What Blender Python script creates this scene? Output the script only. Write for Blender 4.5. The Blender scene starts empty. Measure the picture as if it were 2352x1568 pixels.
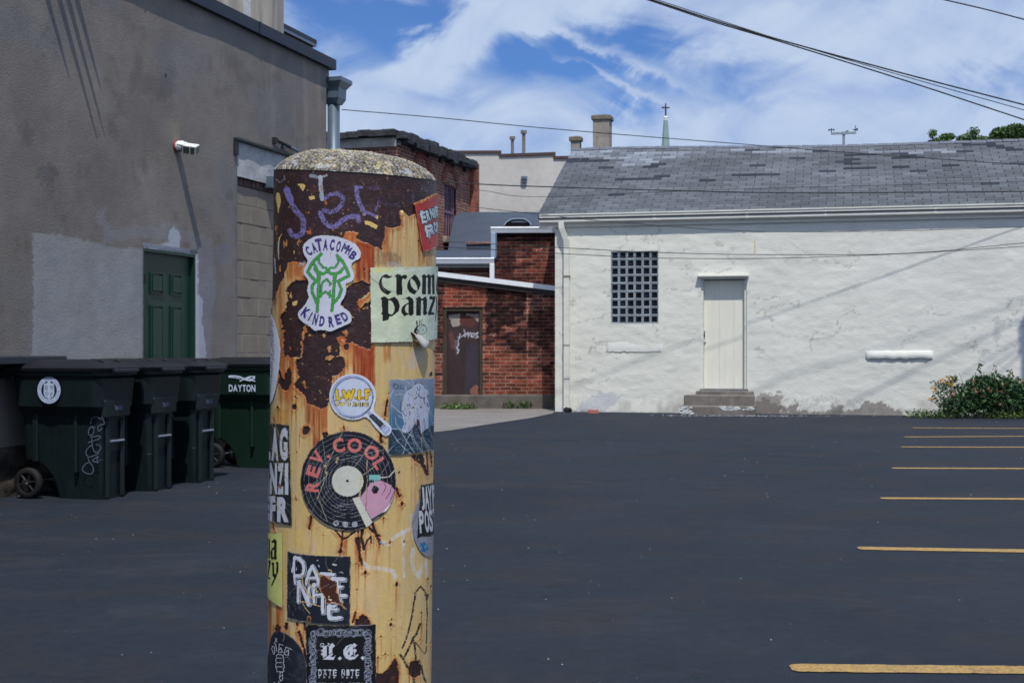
import bpy, math, random
import numpy as np
from mathutils import Vector, Matrix
C = bpy.context.scene.collection
R = math.radians
# ---------------------------------------------------------------- camera
FP = 3125.0; CX = 1176.0; HY = 800.0; HC = 1.2          # focal length, centre, horizon in photo units (2352 wide)
cam = bpy.data.cameras.new('camera'); cam_o = bpy.data.objects.new('camera', cam); C.objects.link(cam_o)
cam.sensor_width = 36; cam.lens = FP/2352*36; cam.shift_y = 16/2352
cam.clip_start = .05; cam.clip_end = 3000
cam_o.location = (0, 0, HC); cam_o.rotation_euler = (R(90), 0, 0)
cam.dof.use_dof = True; cam.dof.focus_distance = 1.74; cam.dof.aperture_fstop = 40
sc = bpy.context.scene; sc.camera = cam_o
sc.view_settings.view_transform = 'Standard'; sc.view_settings.look = 'None'
sc.view_settings.gamma = 1; sc.view_settings.exposure = 0.0
# ---------------------------------------------------------------- sun and sky
SUN = Vector((.092, -.48, .87)).normalized()
sl = bpy.data.lights.new('sun', 'SUN'); sl.energy = 3.6; sl.angle = R(.55); sl.color = (1, .955, .885)
so = bpy.data.objects.new('sun', sl); C.objects.link(so); so.rotation_euler = SUN.to_track_quat('Z', 'Y').to_euler()
wd = bpy.data.worlds.new('World'); sc.world = wd; wd.use_nodes = True
def N(nt, t, **k):
    n = nt.nodes.new(t)
    for a, v in k.items():
        if a.startswith('i_'):
            key = a[2:]; key = int(key) if key.isdigit() else key.replace('_', ' ')
            n.inputs[key].default_value = v
        else: setattr(n, a, v)
    return n
def math_(nt, op, a, b=None, c=None, clamp=False):
    n = nt.nodes.new('ShaderNodeMath'); n.operation = op; n.use_clamp = clamp
    for i, v in enumerate((a, b, c)):
        if v is None: continue
        if isinstance(v, (int, float)): n.inputs[i].default_value = v
        else: nt.links.new(v, n.inputs[i])
    return n.outputs[0]
def mixc(nt, f, a, b, mode='MIX'):
    n = nt.nodes.new('ShaderNodeMix'); n.data_type = 'RGBA'; n.blend_type = mode
    for idx, v in ((0, f), (6, a), (7, b)):
        if isinstance(v, (int, float)): n.inputs[idx].default_value = v
        elif isinstance(v, tuple): n.inputs[idx].default_value = (*v, 1) if len(v) == 3 else v
        else: nt.links.new(v, n.inputs[idx])
    return n.outputs[2]
def maprange(nt, v, a, b, c=0., d=1., smooth=True):
    n = nt.nodes.new('ShaderNodeMapRange'); n.interpolation_type = 'SMOOTHSTEP' if smooth else 'LINEAR'
    n.inputs[1].default_value = a; n.inputs[2].default_value = b; n.inputs[3].default_value = c; n.inputs[4].default_value = d
    nt.links.new(v, n.inputs[0]); return n.outputs[0]
def build_world():
    nt = wd.node_tree; nt.nodes.clear(); L = nt.links.new
    out = N(nt, 'ShaderNodeOutputWorld'); bg = N(nt, 'ShaderNodeBackground'); L(bg.outputs[0], out.inputs[0])
    sky = N(nt, 'ShaderNodeTexSky', sky_type='NISHITA', sun_disc=False)
    sky.sun_elevation = math.asin(SUN.z); sky.sun_rotation = math.atan2(SUN.x, SUN.y); sky.altitude = 200; sky.dust_density = .3; sky.ozone_density = 2.2
    blue = mixc(nt, 1.0, sky.outputs[0], (.36, .62, 1.06), 'MULTIPLY')
    tc = N(nt, 'ShaderNodeTexCoord'); sep = N(nt, 'ShaderNodeSeparateXYZ'); L(tc.outputs['Generated'], sep.inputs[0])
    x, y, z = sep.outputs
    # streaky coordinates: cirrus drawn out along one direction
    def cloudnoise(ang, sx, sz, scale, det, rough, dist, off):
        c, s = math.cos(ang), math.sin(ang)
        u = math_(nt, 'ADD', math_(nt, 'MULTIPLY', x, c*sx), math_(nt, 'MULTIPLY', z, s*sx))
        v = math_(nt, 'ADD', math_(nt, 'MULTIPLY', x, -s*sz), math_(nt, 'MULTIPLY', z, c*sz))
        cb = N(nt, 'ShaderNodeCombineXYZ'); L(u, cb.inputs[0]); L(v, cb.inputs[1]); L(math_(nt, 'MULTIPLY_ADD', y, 1.5, off), cb.inputs[2])
        n = N(nt, 'ShaderNodeTexNoise', i_Scale=scale, i_Detail=det, i_Roughness=rough, i_Distortion=dist)
        L(cb.outputs[0], n.inputs['Vector']); return n.outputs['Fac']
    n1 = cloudnoise(-.42, 1.0, 2.6, 6.3, 10, .57, .55, 3.1)
    n2 = cloudnoise(.55, 1.2, 2.2, 8.6, 10, .58, .8, 7.7)
    n3 = cloudnoise(-.2, 1.0, 2.0, 30, 6, .65, .4, 1.7)
    base = math_(nt, 'ADD', math_(nt, 'MULTIPLY', n1, .55), math_(nt, 'ADD', math_(nt, 'MULTIPLY', n2, .38), math_(nt, 'MULTIPLY', n3, .07)))
    field = math_(nt, 'ADD', base, .126)
    wob = math_(nt, 'MULTIPLY', math_(nt, 'SUBTRACT', n2, .5), .10); wob2 = math_(nt, 'MULTIPLY', math_(nt, 'SUBTRACT', n1, .5), .06)
    # clear patches and denser banks, each at its bearing and elevation
    for (px, py, rx, ry, rot, amp) in ((820, 40, 190, 60, .1, -.28), (700, 120, 120, 50, 0, -.14), (930, 90, 90, 40, -.6, -.16),
        (1240, 150, 150, 42, -.1, -.21), (1330, 165, 190, 34, .25, -.15), (1430, 120, 110, 34, .2, -.14), (1440, 268, 90, 22, .25, -.20),
        (1000, 238, 90, 26, .1, -.14), (1730, 165, 120, 30, -.1, -.12), (1660, 235, 120, 26, .2, -.08), (2200, 200, 150, 40, 0, -.10),
        (1150, 50, 200, 45, -.3, .18), (950, 285, 230, 50, -.1, .16), (880, 170, 160, 22, -.35, .14), (1330, 100, 230, 12, .42, .22), (1400, 190, 150, 9, .5, .16), (1000, 170, 130, 30, -.5, .15), (1900, 300, 500, 60, 0, .12), (1650, 60, 260, 50, .2, .10), (2150, 90, 260, 60, .1, .12)):
        u0, v0 = (px-CX)/FP, (HY-py)/FP; k = 1/math.sqrt(1+u0*u0+v0*v0)
        dx = math_(nt, 'ADD', math_(nt, 'SUBTRACT', x, u0*k), wob); dz = math_(nt, 'ADD', math_(nt, 'SUBTRACT', z, v0*k), wob2)
        c, s = math.cos(-rot), math.sin(-rot)
        a = math_(nt, 'DIVIDE', math_(nt, 'ADD', math_(nt, 'MULTIPLY', dx, c), math_(nt, 'MULTIPLY', dz, s)), rx/FP)
        b = math_(nt, 'DIVIDE', math_(nt, 'ADD', math_(nt, 'MULTIPLY', dx, -s), math_(nt, 'MULTIPLY', dz, c)), ry/FP)
        d = math_(nt, 'ADD', math_(nt, 'MULTIPLY', a, a), math_(nt, 'MULTIPLY', b, b))
        g = math_(nt, 'EXPONENT', math_(nt, 'MULTIPLY', d, -.8))
        g = math_(nt, 'MULTIPLY', g, math_(nt, 'GREATER_THAN', y, 0.))
        field = math_(nt, 'MULTIPLY_ADD', g, amp, field)
    m = maprange(nt, field, .38, .72)
    m = math_(nt, 'MULTIPLY_ADD', m, .90, .05)
    shade = maprange(nt, math_(nt, 'ADD', math_(nt, 'MULTIPLY', n1, .4), math_(nt, 'MULTIPLY', n2, .6)), .36, .66)
    cl = mixc(nt, m, blue, mixc(nt, shade, (CLOUD[0]*.84, CLOUD[1]*.87, CLOUD[2]*.92), (CLOUD[0]*1.06, CLOUD[1]*1.05, CLOUD[2]*1.0)))
    L(cl, bg.inputs[0]); bg.inputs[1].default_value = .1
CLOUD = (5.3, 6.4, 8.5)
build_world()
# ---------------------------------------------------------------- helpers
random.seed(7); rng = np.random.default_rng(11)
def s2l(c):
    c = np.asarray(c, float); return np.where(c <= .04045, c/12.92, ((c+.055)/1.055)**2.4)
def sr(r, g, b): return tuple(float(v) for v in s2l((r/255, g/255, b/255)))
def thing(name, label, cat, loc=(0, 0, 0), rotz=0, group=None, kind=None):
    o = bpy.data.objects.new(name, None); C.objects.link(o); o.empty_display_size = .1
    o.location = loc; o.rotation_euler = (0, 0, rotz); o['label'] = label; o['category'] = cat
    if group: o['group'] = group
    if kind: o['kind'] = kind
    return o
def tag(o, label, cat, group=None, kind=None):
    o['label'] = label; o['category'] = cat
    if group: o['group'] = group
    if kind: o['kind'] = kind
    return o
def struct(o, label=None):
    o['kind'] = 'structure'
    if label: o['label'] = label
    return o
class MB:
    def __init__(s): s.v = []; s.f = []; s.c = []
    def add(s, vs, fs):
        n = len(s.v); s.v += [tuple(v) for v in vs]; s.f += [tuple(i+n for i in f) for f in fs]; return s
    def box(s, x0, x1, y0, y1, z0, z1, m=None):
        vs = [(x, y, z) for z in (z0, z1) for y in (y0, y1) for x in (x0, x1)]
        if m is not None: vs = [m @ Vector(v) for v in vs]
        return s.add(vs, [(0, 2, 3, 1), (4, 5, 7, 6), (0, 1, 5, 4), (2, 6, 7, 3), (0, 4, 6, 2), (1, 3, 7, 5)])
    def bbox(s, x0, x1, y0, y1, z0, z1, b=.01):       # box with chamfered upright and top edges
        def ring(i, z): return [(x0+i, y0, z), (x1-i, y0, z), (x1, y0+i, z), (x1, y1-i, z), (x1-i, y1, z), (x0+i, y1, z), (x0, y1-i, z), (x0, y0+i, z)]
        a = ring(b, z0); c = ring(b, z1-b); q = [(min(max(x, x0+b), x1-b), min(max(y, y0+b), y1-b), z1) for x, y, z in ring(b, z1)]
        fs = []
        for k in range(8):
            j = (k+1) % 8; fs += [(k, j, 8+j, 8+k), (8+k, 8+j, 16+j, 16+k)]
        fs += [tuple(range(7, -1, -1)), tuple(range(16, 24))]
        return s.add(a+c+q, fs)
    def tube(s, pts, r, n=8, cap=True):
        pts = [Vector(p) for p in pts]; rs = r if isinstance(r, (list, tuple)) else [r]*len(pts)
        vs = []; up = None
        for i, p in enumerate(pts):
            t = (pts[min(i+1, len(pts)-1)]-pts[max(i-1, 0)]).normalized()
            if up is None:
                up = Vector((0, 0, 1)) if abs(t.z) < .9 else Vector((1, 0, 0))
            a = t.cross(up).normalized(); b = a.cross(t).normalized(); up = b
            for k in range(n):
                w = 2*math.pi*k/n; vs.append(p+a*(math.cos(w)*rs[i])+b*(math.sin(w)*rs[i]))
        fs = []
        for i in range(len(pts)-1):
            for k in range(n):
                j = (k+1) % n; fs.append((i*n+k, i*n+j, (i+1)*n+j, (i+1)*n+k))
        if cap: fs += [tuple(range(n-1, -1, -1)), tuple(range((len(pts)-1)*n, len(pts)*n))]
        return s.add(vs, fs)
    def extr(s, prof, x0, x1, cap=True):              # closed (y,z) profile swept along x
        n = len(prof); vs = [(x0, y, z) for y, z in prof]+[(x1, y, z) for y, z in prof]
        fs = [(k, (k+1) % n, n+(k+1) % n, n+k) for k in range(n)]
        if cap: fs += [tuple(range(n-1, -1, -1)), tuple(range(n, 2*n))]
        return s.add(vs, fs)
    def plate(s, poly, y0, y1):                       # (x,z) polygon given thickness along y
        n = len(poly); vs = [(x, y0, z) for x, z in poly]+[(x, y1, z) for x, z in poly]
        return s.add(vs, [(k, (k+1) % n, n+(k+1) % n, n+k) for k in range(n)]+[tuple(range(n-1, -1, -1)), tuple(range(n, 2*n))])
    def lathe(s, prof, n=24, cx=0, cy=0):
        vs = []; m = len(prof)
        for k in range(n):
            w = 2*math.pi*k/n; vs += [(cx+r*math.cos(w), cy+r*math.sin(w), z) for r, z in prof]
        fs = [(k*m+i, ((k+1) % n)*m+i, ((k+1) % n)*m+i+1, k*m+i+1) for k in range(n) for i in range(m-1)]
        return s.add(vs, fs)
    def ribbon(s, pts, w, y=0.):                      # flat stroke in the xz plane
        pts = [Vector((p[0], 0, p[1])) for p in pts]
        vs = []
        for i, p in enumerate(pts):
            t = (pts[min(i+1, len(pts)-1)]-pts[max(i-1, 0)]).normalized(); nn = Vector((-t.z, 0, t.x))*w/2
            vs += [(p.x+nn.x, y, p.z+nn.z), (p.x-nn.x, y, p.z-nn.z)]
        return s.add(vs, [(2*i, 2*i+1, 2*i+3, 2*i+2) for i in range(len(pts)-1)])
    def build(s, name, mat, parent=None, smooth=False, label=None):
        me = bpy.data.meshes.new(name); me.from_pydata(s.v, [], s.f); me.validate(); me.update()
        o = bpy.data.objects.new(name, me); C.objects.link(o)
        me.materials.append(mat)
        if smooth: me.polygons.foreach_set('use_smooth', [True]*len(me.polygons))
        if parent is not None: o.parent = parent
        if label: o['label'] = label
        return o
def split_build(mb, name, mat, parent=None, n=None, smooth=False):
    '''every loose piece of the shape becomes an object of its own'''
    par = list(range(len(mb.v)))
    def fd(i):
        while par[i] != i: par[i] = par[par[i]]; i = par[i]
        return i
    for f in mb.f:
        for k in f[1:]: par[fd(k)] = fd(f[0])
    groups = {}
    for f in mb.f: groups.setdefault(fd(f[0]), []).append(f)
    for fs in groups.values():
        used = sorted({i for f in fs for i in f}); m = {u: k for k, u in enumerate(used)}; q = MB(); q.v = [mb.v[u] for u in used]; q.f = [tuple(m[i] for i in f) for f in fs]; q.build(name, mat, parent, smooth)
def np_mesh(name, V, F, mat, parent=None, col=None, smooth=True, label=None):
    me = bpy.data.meshes.new(name); V = np.asarray(V, np.float32); F = np.asarray(F, np.int32); k = F.shape[1]
    me.vertices.add(len(V)); me.vertices.foreach_set('co', V.ravel())
    me.loops.add(F.size); me.loops.foreach_set('vertex_index', F.ravel())
    me.polygons.add(len(F)); me.polygons.foreach_set('loop_start', np.arange(0, F.size, k, dtype=np.int32))
    try: me.polygons.foreach_set('loop_total', np.full(len(F), k, np.int32))
    except Exception: pass
    me.update(calc_edges=True)
    if smooth: me.polygons.foreach_set('use_smooth', np.ones(len(F), bool))
    if col is not None:
        a = me.color_attributes.new('Col', 'FLOAT_COLOR', 'POINT')
        a.data.foreach_set('color', np.concatenate([s2l(np.clip(col, 0, 1)), np.ones((len(V), 1))], 1).astype(np.float32).ravel())
    me.validate(); me.materials.append(mat)
    o = bpy.data.objects.new(name, me); C.objects.link(o)
    if parent is not None: o.parent = parent
    if label: o['label'] = label
    return o
# value noise -------------------------------------------------------
_T = rng.random((256, 256))
def vn(x, y, seed=0):
    x = np.asarray(x, float)+seed*17.3; y = np.asarray(y, float)+seed*31.7
    xi = np.floor(x).astype(int); yi = np.floor(y).astype(int); fx = x-xi; fy = y-yi
    fx = fx*fx*(3-2*fx); fy = fy*fy*(3-2*fy)
    a = _T[xi & 255, yi & 255]; b = _T[(xi+1) & 255, yi & 255]; c = _T[xi & 255, (yi+1) & 255]; d = _T[(xi+1) & 255, (yi+1) & 255]
    return (a*(1-fx)+b*fx)*(1-fy)+(c*(1-fx)+d*fx)*fy
def fbm(x, y, seed=0, o=4, g=.5):
    s = 0; a = 1; t = 0
    for k in range(o): s = s+a*vn(x*2**k, y*2**k, seed+k*3); t += a; a *= g
    return s/t
def sm(a, b, x): t = np.clip((x-a)/(b-a), 0, 1); return t*t*(3-2*t)
# painting of surface patterns into a point colour attribute -------------
_G = {}
def glyph_edges(ch, bold=0.):
    key = (ch, bold)
    if key in _G: return _G[key]
    cu = bpy.data.curves.new('tmp', 'FONT'); cu.body = ch; cu.offset = bold; cu.resolution_u = 6
    o = bpy.data.objects.new('tmp', cu); C.objects.link(o)
    bpy.context.view_layer.update(); dg = bpy.context.evaluated_depsgraph_get(); me = o.evaluated_get(dg).to_mesh()
    cnt = {}
    for p in me.polygons:
        vs = list(p.vertices)
        for i in range(len(vs)):
            e = tuple(sorted((vs[i], vs[(i+1) % len(vs)]))); cnt[e] = cnt.get(e, 0)+1
    co = np.array([v.co[:2] for v in me.vertices]); E = np.array([(co[a], co[b]) for (a, b), c in cnt.items() if c == 1])
    o.evaluated_get(dg).to_mesh_clear(); bpy.data.objects.remove(o); bpy.data.curves.remove(cu)
    mn = E.reshape(-1, 2).min(0); mx = E.reshape(-1, 2).max(0)
    E = (E-mn)/(mx-mn)-.5; _G[key] = (E, (mx-mn)[0]/(mx-mn)[1]); return _G[key]
def inside(x, y, E):
    m = np.zeros(x.shape, bool)
    for (ax, ay), (bx, by) in E:
        if ay == by: continue
        c = ((ay > y) != (by > y)); c &= x < (bx-ax)*(y-ay)/(by-ay)+ax; m ^= c
    return m
class Paint:
    def __init__(s, px, py, col=None):
        s.PX, s.PY = px, py; s.x, s.y = px, py
        s.col = np.zeros(px.shape+(3,)) if col is None else col
        s.extra = {}
    def fill(s, rgb): s.col[...] = np.array(rgb)/255.; return s
    def crop(s, x0, y0, k):
        s.x = (s.PX/.9408-x0)*k; s.y = (s.PY/.9408-y0)*k; return s
    def _sel(s, x0, x1, y0, y1): return np.nonzero((s.x > x0) & (s.x < x1) & (s.y > y0) & (s.y < y1))
    def _put(s, idx, m, rgb, alpha, key=None):
        a = (m*alpha)
        if key: 
            t = s.extra[key]; t[idx] = t[idx]*(1-a)+a*rgb; return
        c = s.col[idx]; s.col[idx] = c*(1-a[:, None])+a[:, None]*(np.array(rgb)/255.)
    def poly(s, pts, rgb, alpha=1., warp=0., ws=.1, key=None, seed=0, tex=None):
        P = np.array(pts, float); E = np.stack([P, np.roll(P, -1, 0)], 1); return s.edges(E, rgb, alpha, warp, ws, key, seed, tex)
    def edges(s, E, rgb, alpha=1., warp=0., ws=.1, key=None, seed=0, tex=None):
        q = E.reshape(-1, 2); mn = q.min(0)-warp-1; mx = q.max(0)+warp+1
        idx = s._sel(mn[0], mx[0], mn[1], mx[1]); x = s.x[idx]; y = s.y[idx]
        if warp:
            x2 = x+warp*2*(fbm(x*ws, y*ws, seed+1, 4, .6)-.5); y = y+warp*2*(fbm(x*ws, y*ws, seed+9, 4, .6)-.5); x = x2
        m = inside(x, y, E).astype(float)
        if tex is not None: m = m*tex(x, y)
        s._put(idx, m, rgb, alpha, key); return s
    def stroke(s, pts, w, rgb, alpha=1., warp=0., ws=.1, key=None, seed=0, tex=None, soft=0.):
        P = np.array(pts, float); r = w/2
        idx = s._sel(P[:, 0].min()-r-warp-soft, P[:, 0].max()+r+warp+soft, P[:, 1].min()-r-warp-soft, P[:, 1].max()+r+warp+soft)
        x = s.x[idx]; y = s.y[idx]
        if warp:
            x2 = x+warp*2*(fbm(x*ws, y*ws, seed+2, 4, .6)-.5); y = y+warp*2*(fbm(x*ws, y*ws, seed+8, 4, .6)-.5); x = x2
        D = np.full(x.shape, 1e9)
        if len(P) == 1: D = np.hypot(x-P[0, 0], y-P[0, 1])
        for a, b in zip(P[:-1], P[1:]):
            d = b-a; t = np.clip(((x-a[0])*d[0]+(y-a[1])*d[1])/max(d@d, 1e-9), 0, 1); D = np.minimum(D, np.hypot(x-a[0]-t*d[0], y-a[1]-t*d[1]))
        m = (D < r).astype(float) if not soft else 1-sm(r-soft, r+soft, D)
        if tex is not None: m = m*tex(x, y)
        s._put(idx, m, rgb, alpha, key); return s
    def ell(s, cx, cy, rx, ry, rgb, alpha=1., warp=0., ws=.1, key=None, seed=0, n=40, rot=0.):
        c, q = math.cos(rot), math.sin(rot)
        return s.poly([(cx+rx*math.cos(t)*c-ry*math.sin(t)*q, cy+rx*math.cos(t)*q+ry*math.sin(t)*c) for t in np.linspace(0, 2*math.pi, n, endpoint=False)], rgb, alpha, warp, ws, key, seed)
    def ring(s, cx, cy, rx, ry, w, rgb, alpha=1., a0=0, a1=360, n=48, warp=0):
        return s.stroke([(cx+rx*math.cos(t), cy+ry*math.sin(t)) for t in np.linspace(R(a0), R(a1), n)], w, rgb, alpha, warp)
    def glyph(s, ch, cx, cy, w, h, rgb, ang=0., bold=0., alpha=1., warp=0., ws=.1, shear=0., outline=None):
        E, _ = glyph_edges(ch, bold); c, q = math.cos(R(ang)), math.sin(R(ang))
        X = E[..., 0]*w-E[..., 1]*0+shear*E[..., 1]*h; Y = -E[..., 1]*h
        Q = np.stack([cx+X*c-Y*q, cy+X*q+Y*c], -1)
        if outline:
            for a, b in Q: s.stroke([a, b], outline[0], outline[1], warp=warp, ws=ws)
        return s.edges(Q, rgb, alpha, warp, ws)
    def text(s, t, x0, y0, x1, y1, rgb, bold=0., gap=.12, warp=0., ws=.1, shear=0., outline=None, alpha=1.):
        asp = [(.45 if c == ' ' else glyph_edges(c, bold)[1]) for c in t]; tot = sum(asp)+gap*(len(t)-1); k = (x1-x0)/tot; x = x0
        for c, a in zip(t, asp):
            if c != ' ':
                small = c in '.-'
                h = (y1-y0)*(.18 if c == '.' else .12 if c == '-' else 1); cy = (y1-h/2) if c == '.' else (y0+y1)/2
                ww = a*k if not small else min(a*k, (y1-y0)*.3)
                s.glyph(c, x+a*k/2, cy, ww, h, rgb, 0, bold, alpha, warp, ws, shear, outline)
            x += (a+gap)*k
# projections ---------------------------------------------------------
def P(px, py, Z): return Vector(((px-CX)/FP*Z, Z, HC+(HY-py)/FP*Z))
def project(X, Y, Z):
    Y = np.maximum(Y, .3); return CX+FP*X/Y, HY-FP*(Z-HC)/Y
class Frame:                                          # a facade: local x along it, y into it, z up
    def __init__(s, x, y, ang): s.o = Vector((x, y, 0)); s.a = ang; s.d = Vector((math.cos(ang), math.sin(ang), 0)); s.n = Vector((-math.sin(ang), math.cos(ang), 0))
    def hit(s, px, py, yo=0.):
        r = Vector(((px-CX)/FP, 1, (HY-py)/FP)); c = Vector((0, 0, HC))
        t = ((s.o+s.n*yo-c).dot(s.n))/r.dot(s.n); q = c+r*t-s.o
        return q.dot(s.d), q.z
    def w(s, x, y, z): return s.o+s.d*x+s.n*y+Vector((0, 0, z))
    def px(s, X, Y, Z):
        return project(s.o.x+X*s.d.x+Y*s.n.x, s.o.y+X*s.d.y+Y*s.n.y, Z)
def gridwall(fr, xs, zs, openings=(), disp=None, top=None, y=0.):
    X, Zg = np.meshgrid(np.asarray(xs, float), np.asarray(zs, float), indexing='ij'); Zr = Zg.copy()
    if top is not None: Zg = Zg/Zg.max()*top(X)
    nx, nz = X.shape; I = np.arange(nx*nz).reshape(nx, nz)
    cx = (X[:-1, :-1]+X[1:, 1:])/2; cz = (Zg[:-1, :-1]+Zg[1:, 1:])/2; keep = np.ones(cx.shape, bool); edge = np.zeros(X.shape, bool)
    for (a, b, c, d) in openings:
        keep &= ~((cx > a) & (cx < b) & (cz > c) & (cz < d)); edge |= (X > a-.03) & (X < b+.03) & (Zg > c-.03) & (Zg < d+.03)
    Yd = np.full(X.shape, y)
    if disp is not None: Yd = Yd-np.where(edge, 0, disp(X, Zg))
    F = np.stack([I[:-1, :-1], I[1:, :-1], I[1:, 1:], I[:-1, 1:]], -1)[keep]
    V = np.stack([X, Yd, Zg], -1).reshape(-1, 3); px, py = fr.px(X.ravel(), Yd.ravel(), Zg.ravel())
    return V, F, px, py, X.ravel(), Zg.ravel()
def lines(a, b, step, *mk):
    l = set(np.round(np.arange(a, b+1e-6, step), 4)); l |= {round(float(v), 4) for v in mk}; l |= {round(a, 4), round(b, 4)}
    l = sorted(l); out = [l[0]]; mks = {round(float(v), 4) for v in mk}
    for v in l[1:]:
        if v-out[-1] < step*.25:
            if v in mks: out[-1] = v
            continue
        out.append(v)
    return out
# materials -----------------------------------------------------------
def newmat(name):
    m = bpy.data.materials.new(name); m.use_nodes = True; nt = m.node_tree; b = nt.nodes['Principled BSDF']; return m, nt, b
def setspec(b, v):
    if 'Specular IOR Level' in b.inputs: b.inputs['Specular IOR Level'].default_value = v
def simple(name, rgb, rough=.6, metal=0., var=.15, scale=8., bump=0., bs=40., attr=False, stretch=(1, 1, 1), spec=.5, bdist=.01, tint=None, var2=0., scale2=60.):
    m, nt, b = newmat(name); L = nt.links.new
    tc = N(nt, 'ShaderNodeTexCoord'); mp = N(nt, 'ShaderNodeMapping'); mp.inputs['Scale'].default_value = stretch; L(tc.outputs['Object'], mp.inputs[0])
    n = N(nt, 'ShaderNodeTexNoise', i_Scale=scale, i_Detail=6., i_Roughness=.6); L(mp.outputs[0], n.inputs['Vector'])
    f = maprange(nt, n.outputs['Fac'], .3, .7, 1-var, 1+var, False)
    if var2:
        n4 = N(nt, 'ShaderNodeTexNoise', i_Scale=scale2, i_Detail=3., i_Roughness=.6); L(mp.outputs[0], n4.inputs['Vector'])
        f = math_(nt, 'MULTIPLY', f, maprange(nt, n4.outputs['Fac'], .3, .7, 1-var2, 1+var2, False))
    if attr:
        at = N(nt, 'ShaderNodeAttribute', attribute_name='Col'); base = at.outputs['Color']
        if tint: base = mixc(nt, 1., base, tint, 'MULTIPLY')
    else: base = rgb
    cb = N(nt, 'ShaderNodeCombineColor')
    for i in range(3): L(f, cb.inputs[i])
    L(mixc(nt, 1., base, cb.outputs[0], 'MULTIPLY'), b.inputs['Base Color'])
    b.inputs['Roughness'].default_value = rough; b.inputs['Metallic'].default_value = metal; setspec(b, spec)
    if bump:
        n2 = N(nt, 'ShaderNodeTexNoise', i_Scale=bs, i_Detail=6., i_Roughness=.6); L(mp.outputs[0], n2.inputs['Vector'])
        bp = N(nt, 'ShaderNodeBump', i_Strength=bump, i_Distance=bdist); L(n2.outputs['Fac'], bp.inputs['Height']); L(bp.outputs[0], b.inputs['Normal'])
    return m
def brickmat(name, c1, c2, mortar, attr=False, bw=.215, rh=.073, ms=.007, bump=.5):
    m, nt, b = newmat(name); L = nt.links.new
    tc = N(nt, 'ShaderNodeTexCoord'); sp = N(nt, 'ShaderNodeSeparateXYZ'); L(tc.outputs['Object'], sp.inputs[0])
    wn = N(nt, 'ShaderNodeTexNoise', i_Scale=3., i_Detail=3.); L(tc.outputs['Object'], wn.inputs['Vector'])
    w = math_(nt, 'MULTIPLY', math_(nt, 'SUBTRACT', wn.outputs['Fac'], .5), .03)
    cb = N(nt, 'ShaderNodeCombineXYZ'); L(math_(nt, 'ADD', math_(nt, 'ADD', sp.outputs[0], sp.outputs[1]), w), cb.inputs[0]); L(math_(nt, 'ADD', sp.outputs[2], w), cb.inputs[1])
    br = N(nt, 'ShaderNodeTexBrick', i_Scale=1., i_3=(0, 0, 0, 1)); br.offset = .5
    br.inputs['Color1'].default_value = (*c1, 1); br.inputs['Color2'].default_value = (*c2, 1); br.inputs['Mortar'].default_value = (*mortar, 1)
    br.inputs['Mortar Size'].default_value = ms; br.inputs['Mortar Smooth'].default_value = .3; br.inputs['Brick Width'].default_value = bw; br.inputs['Row Height'].default_value = rh
    L(cb.outputs[0], br.inputs['Vector'])
    n = N(nt, 'ShaderNodeTexNoise', i_Scale=5., i_Detail=8., i_Roughness=.7); L(tc.outputs['Object'], n.inputs['Vector'])
    f = maprange(nt, n.outputs['Fac'], .3, .7, .55, 1.4, False); cc = N(nt, 'ShaderNodeCombineColor')
    for i in range(3): L(f, cc.inputs[i])
    col = mixc(nt, 1., br.outputs['Color'], cc.outputs[0], 'MULTIPLY')
    if attr:
        at = N(nt, 'ShaderNodeAttribute', attribute_name='Col'); col = mixc(nt, 1., col, mixc(nt, 1., at.outputs['Color'], (3.7, 3.8, 3.9), 'MULTIPLY'), 'MULTIPLY')
    L(col, b.inputs['Base Color']); b.inputs['Roughness'].default_value = .9; setspec(b, .2)
    bp = N(nt, 'ShaderNodeBump', i_Strength=bump, i_Distance=.012); L(math_(nt, 'SUBTRACT', 1., br.outputs['Fac']), bp.inputs['Height']); L(bp.outputs[0], b.inputs['Normal'])
    return m
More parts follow.
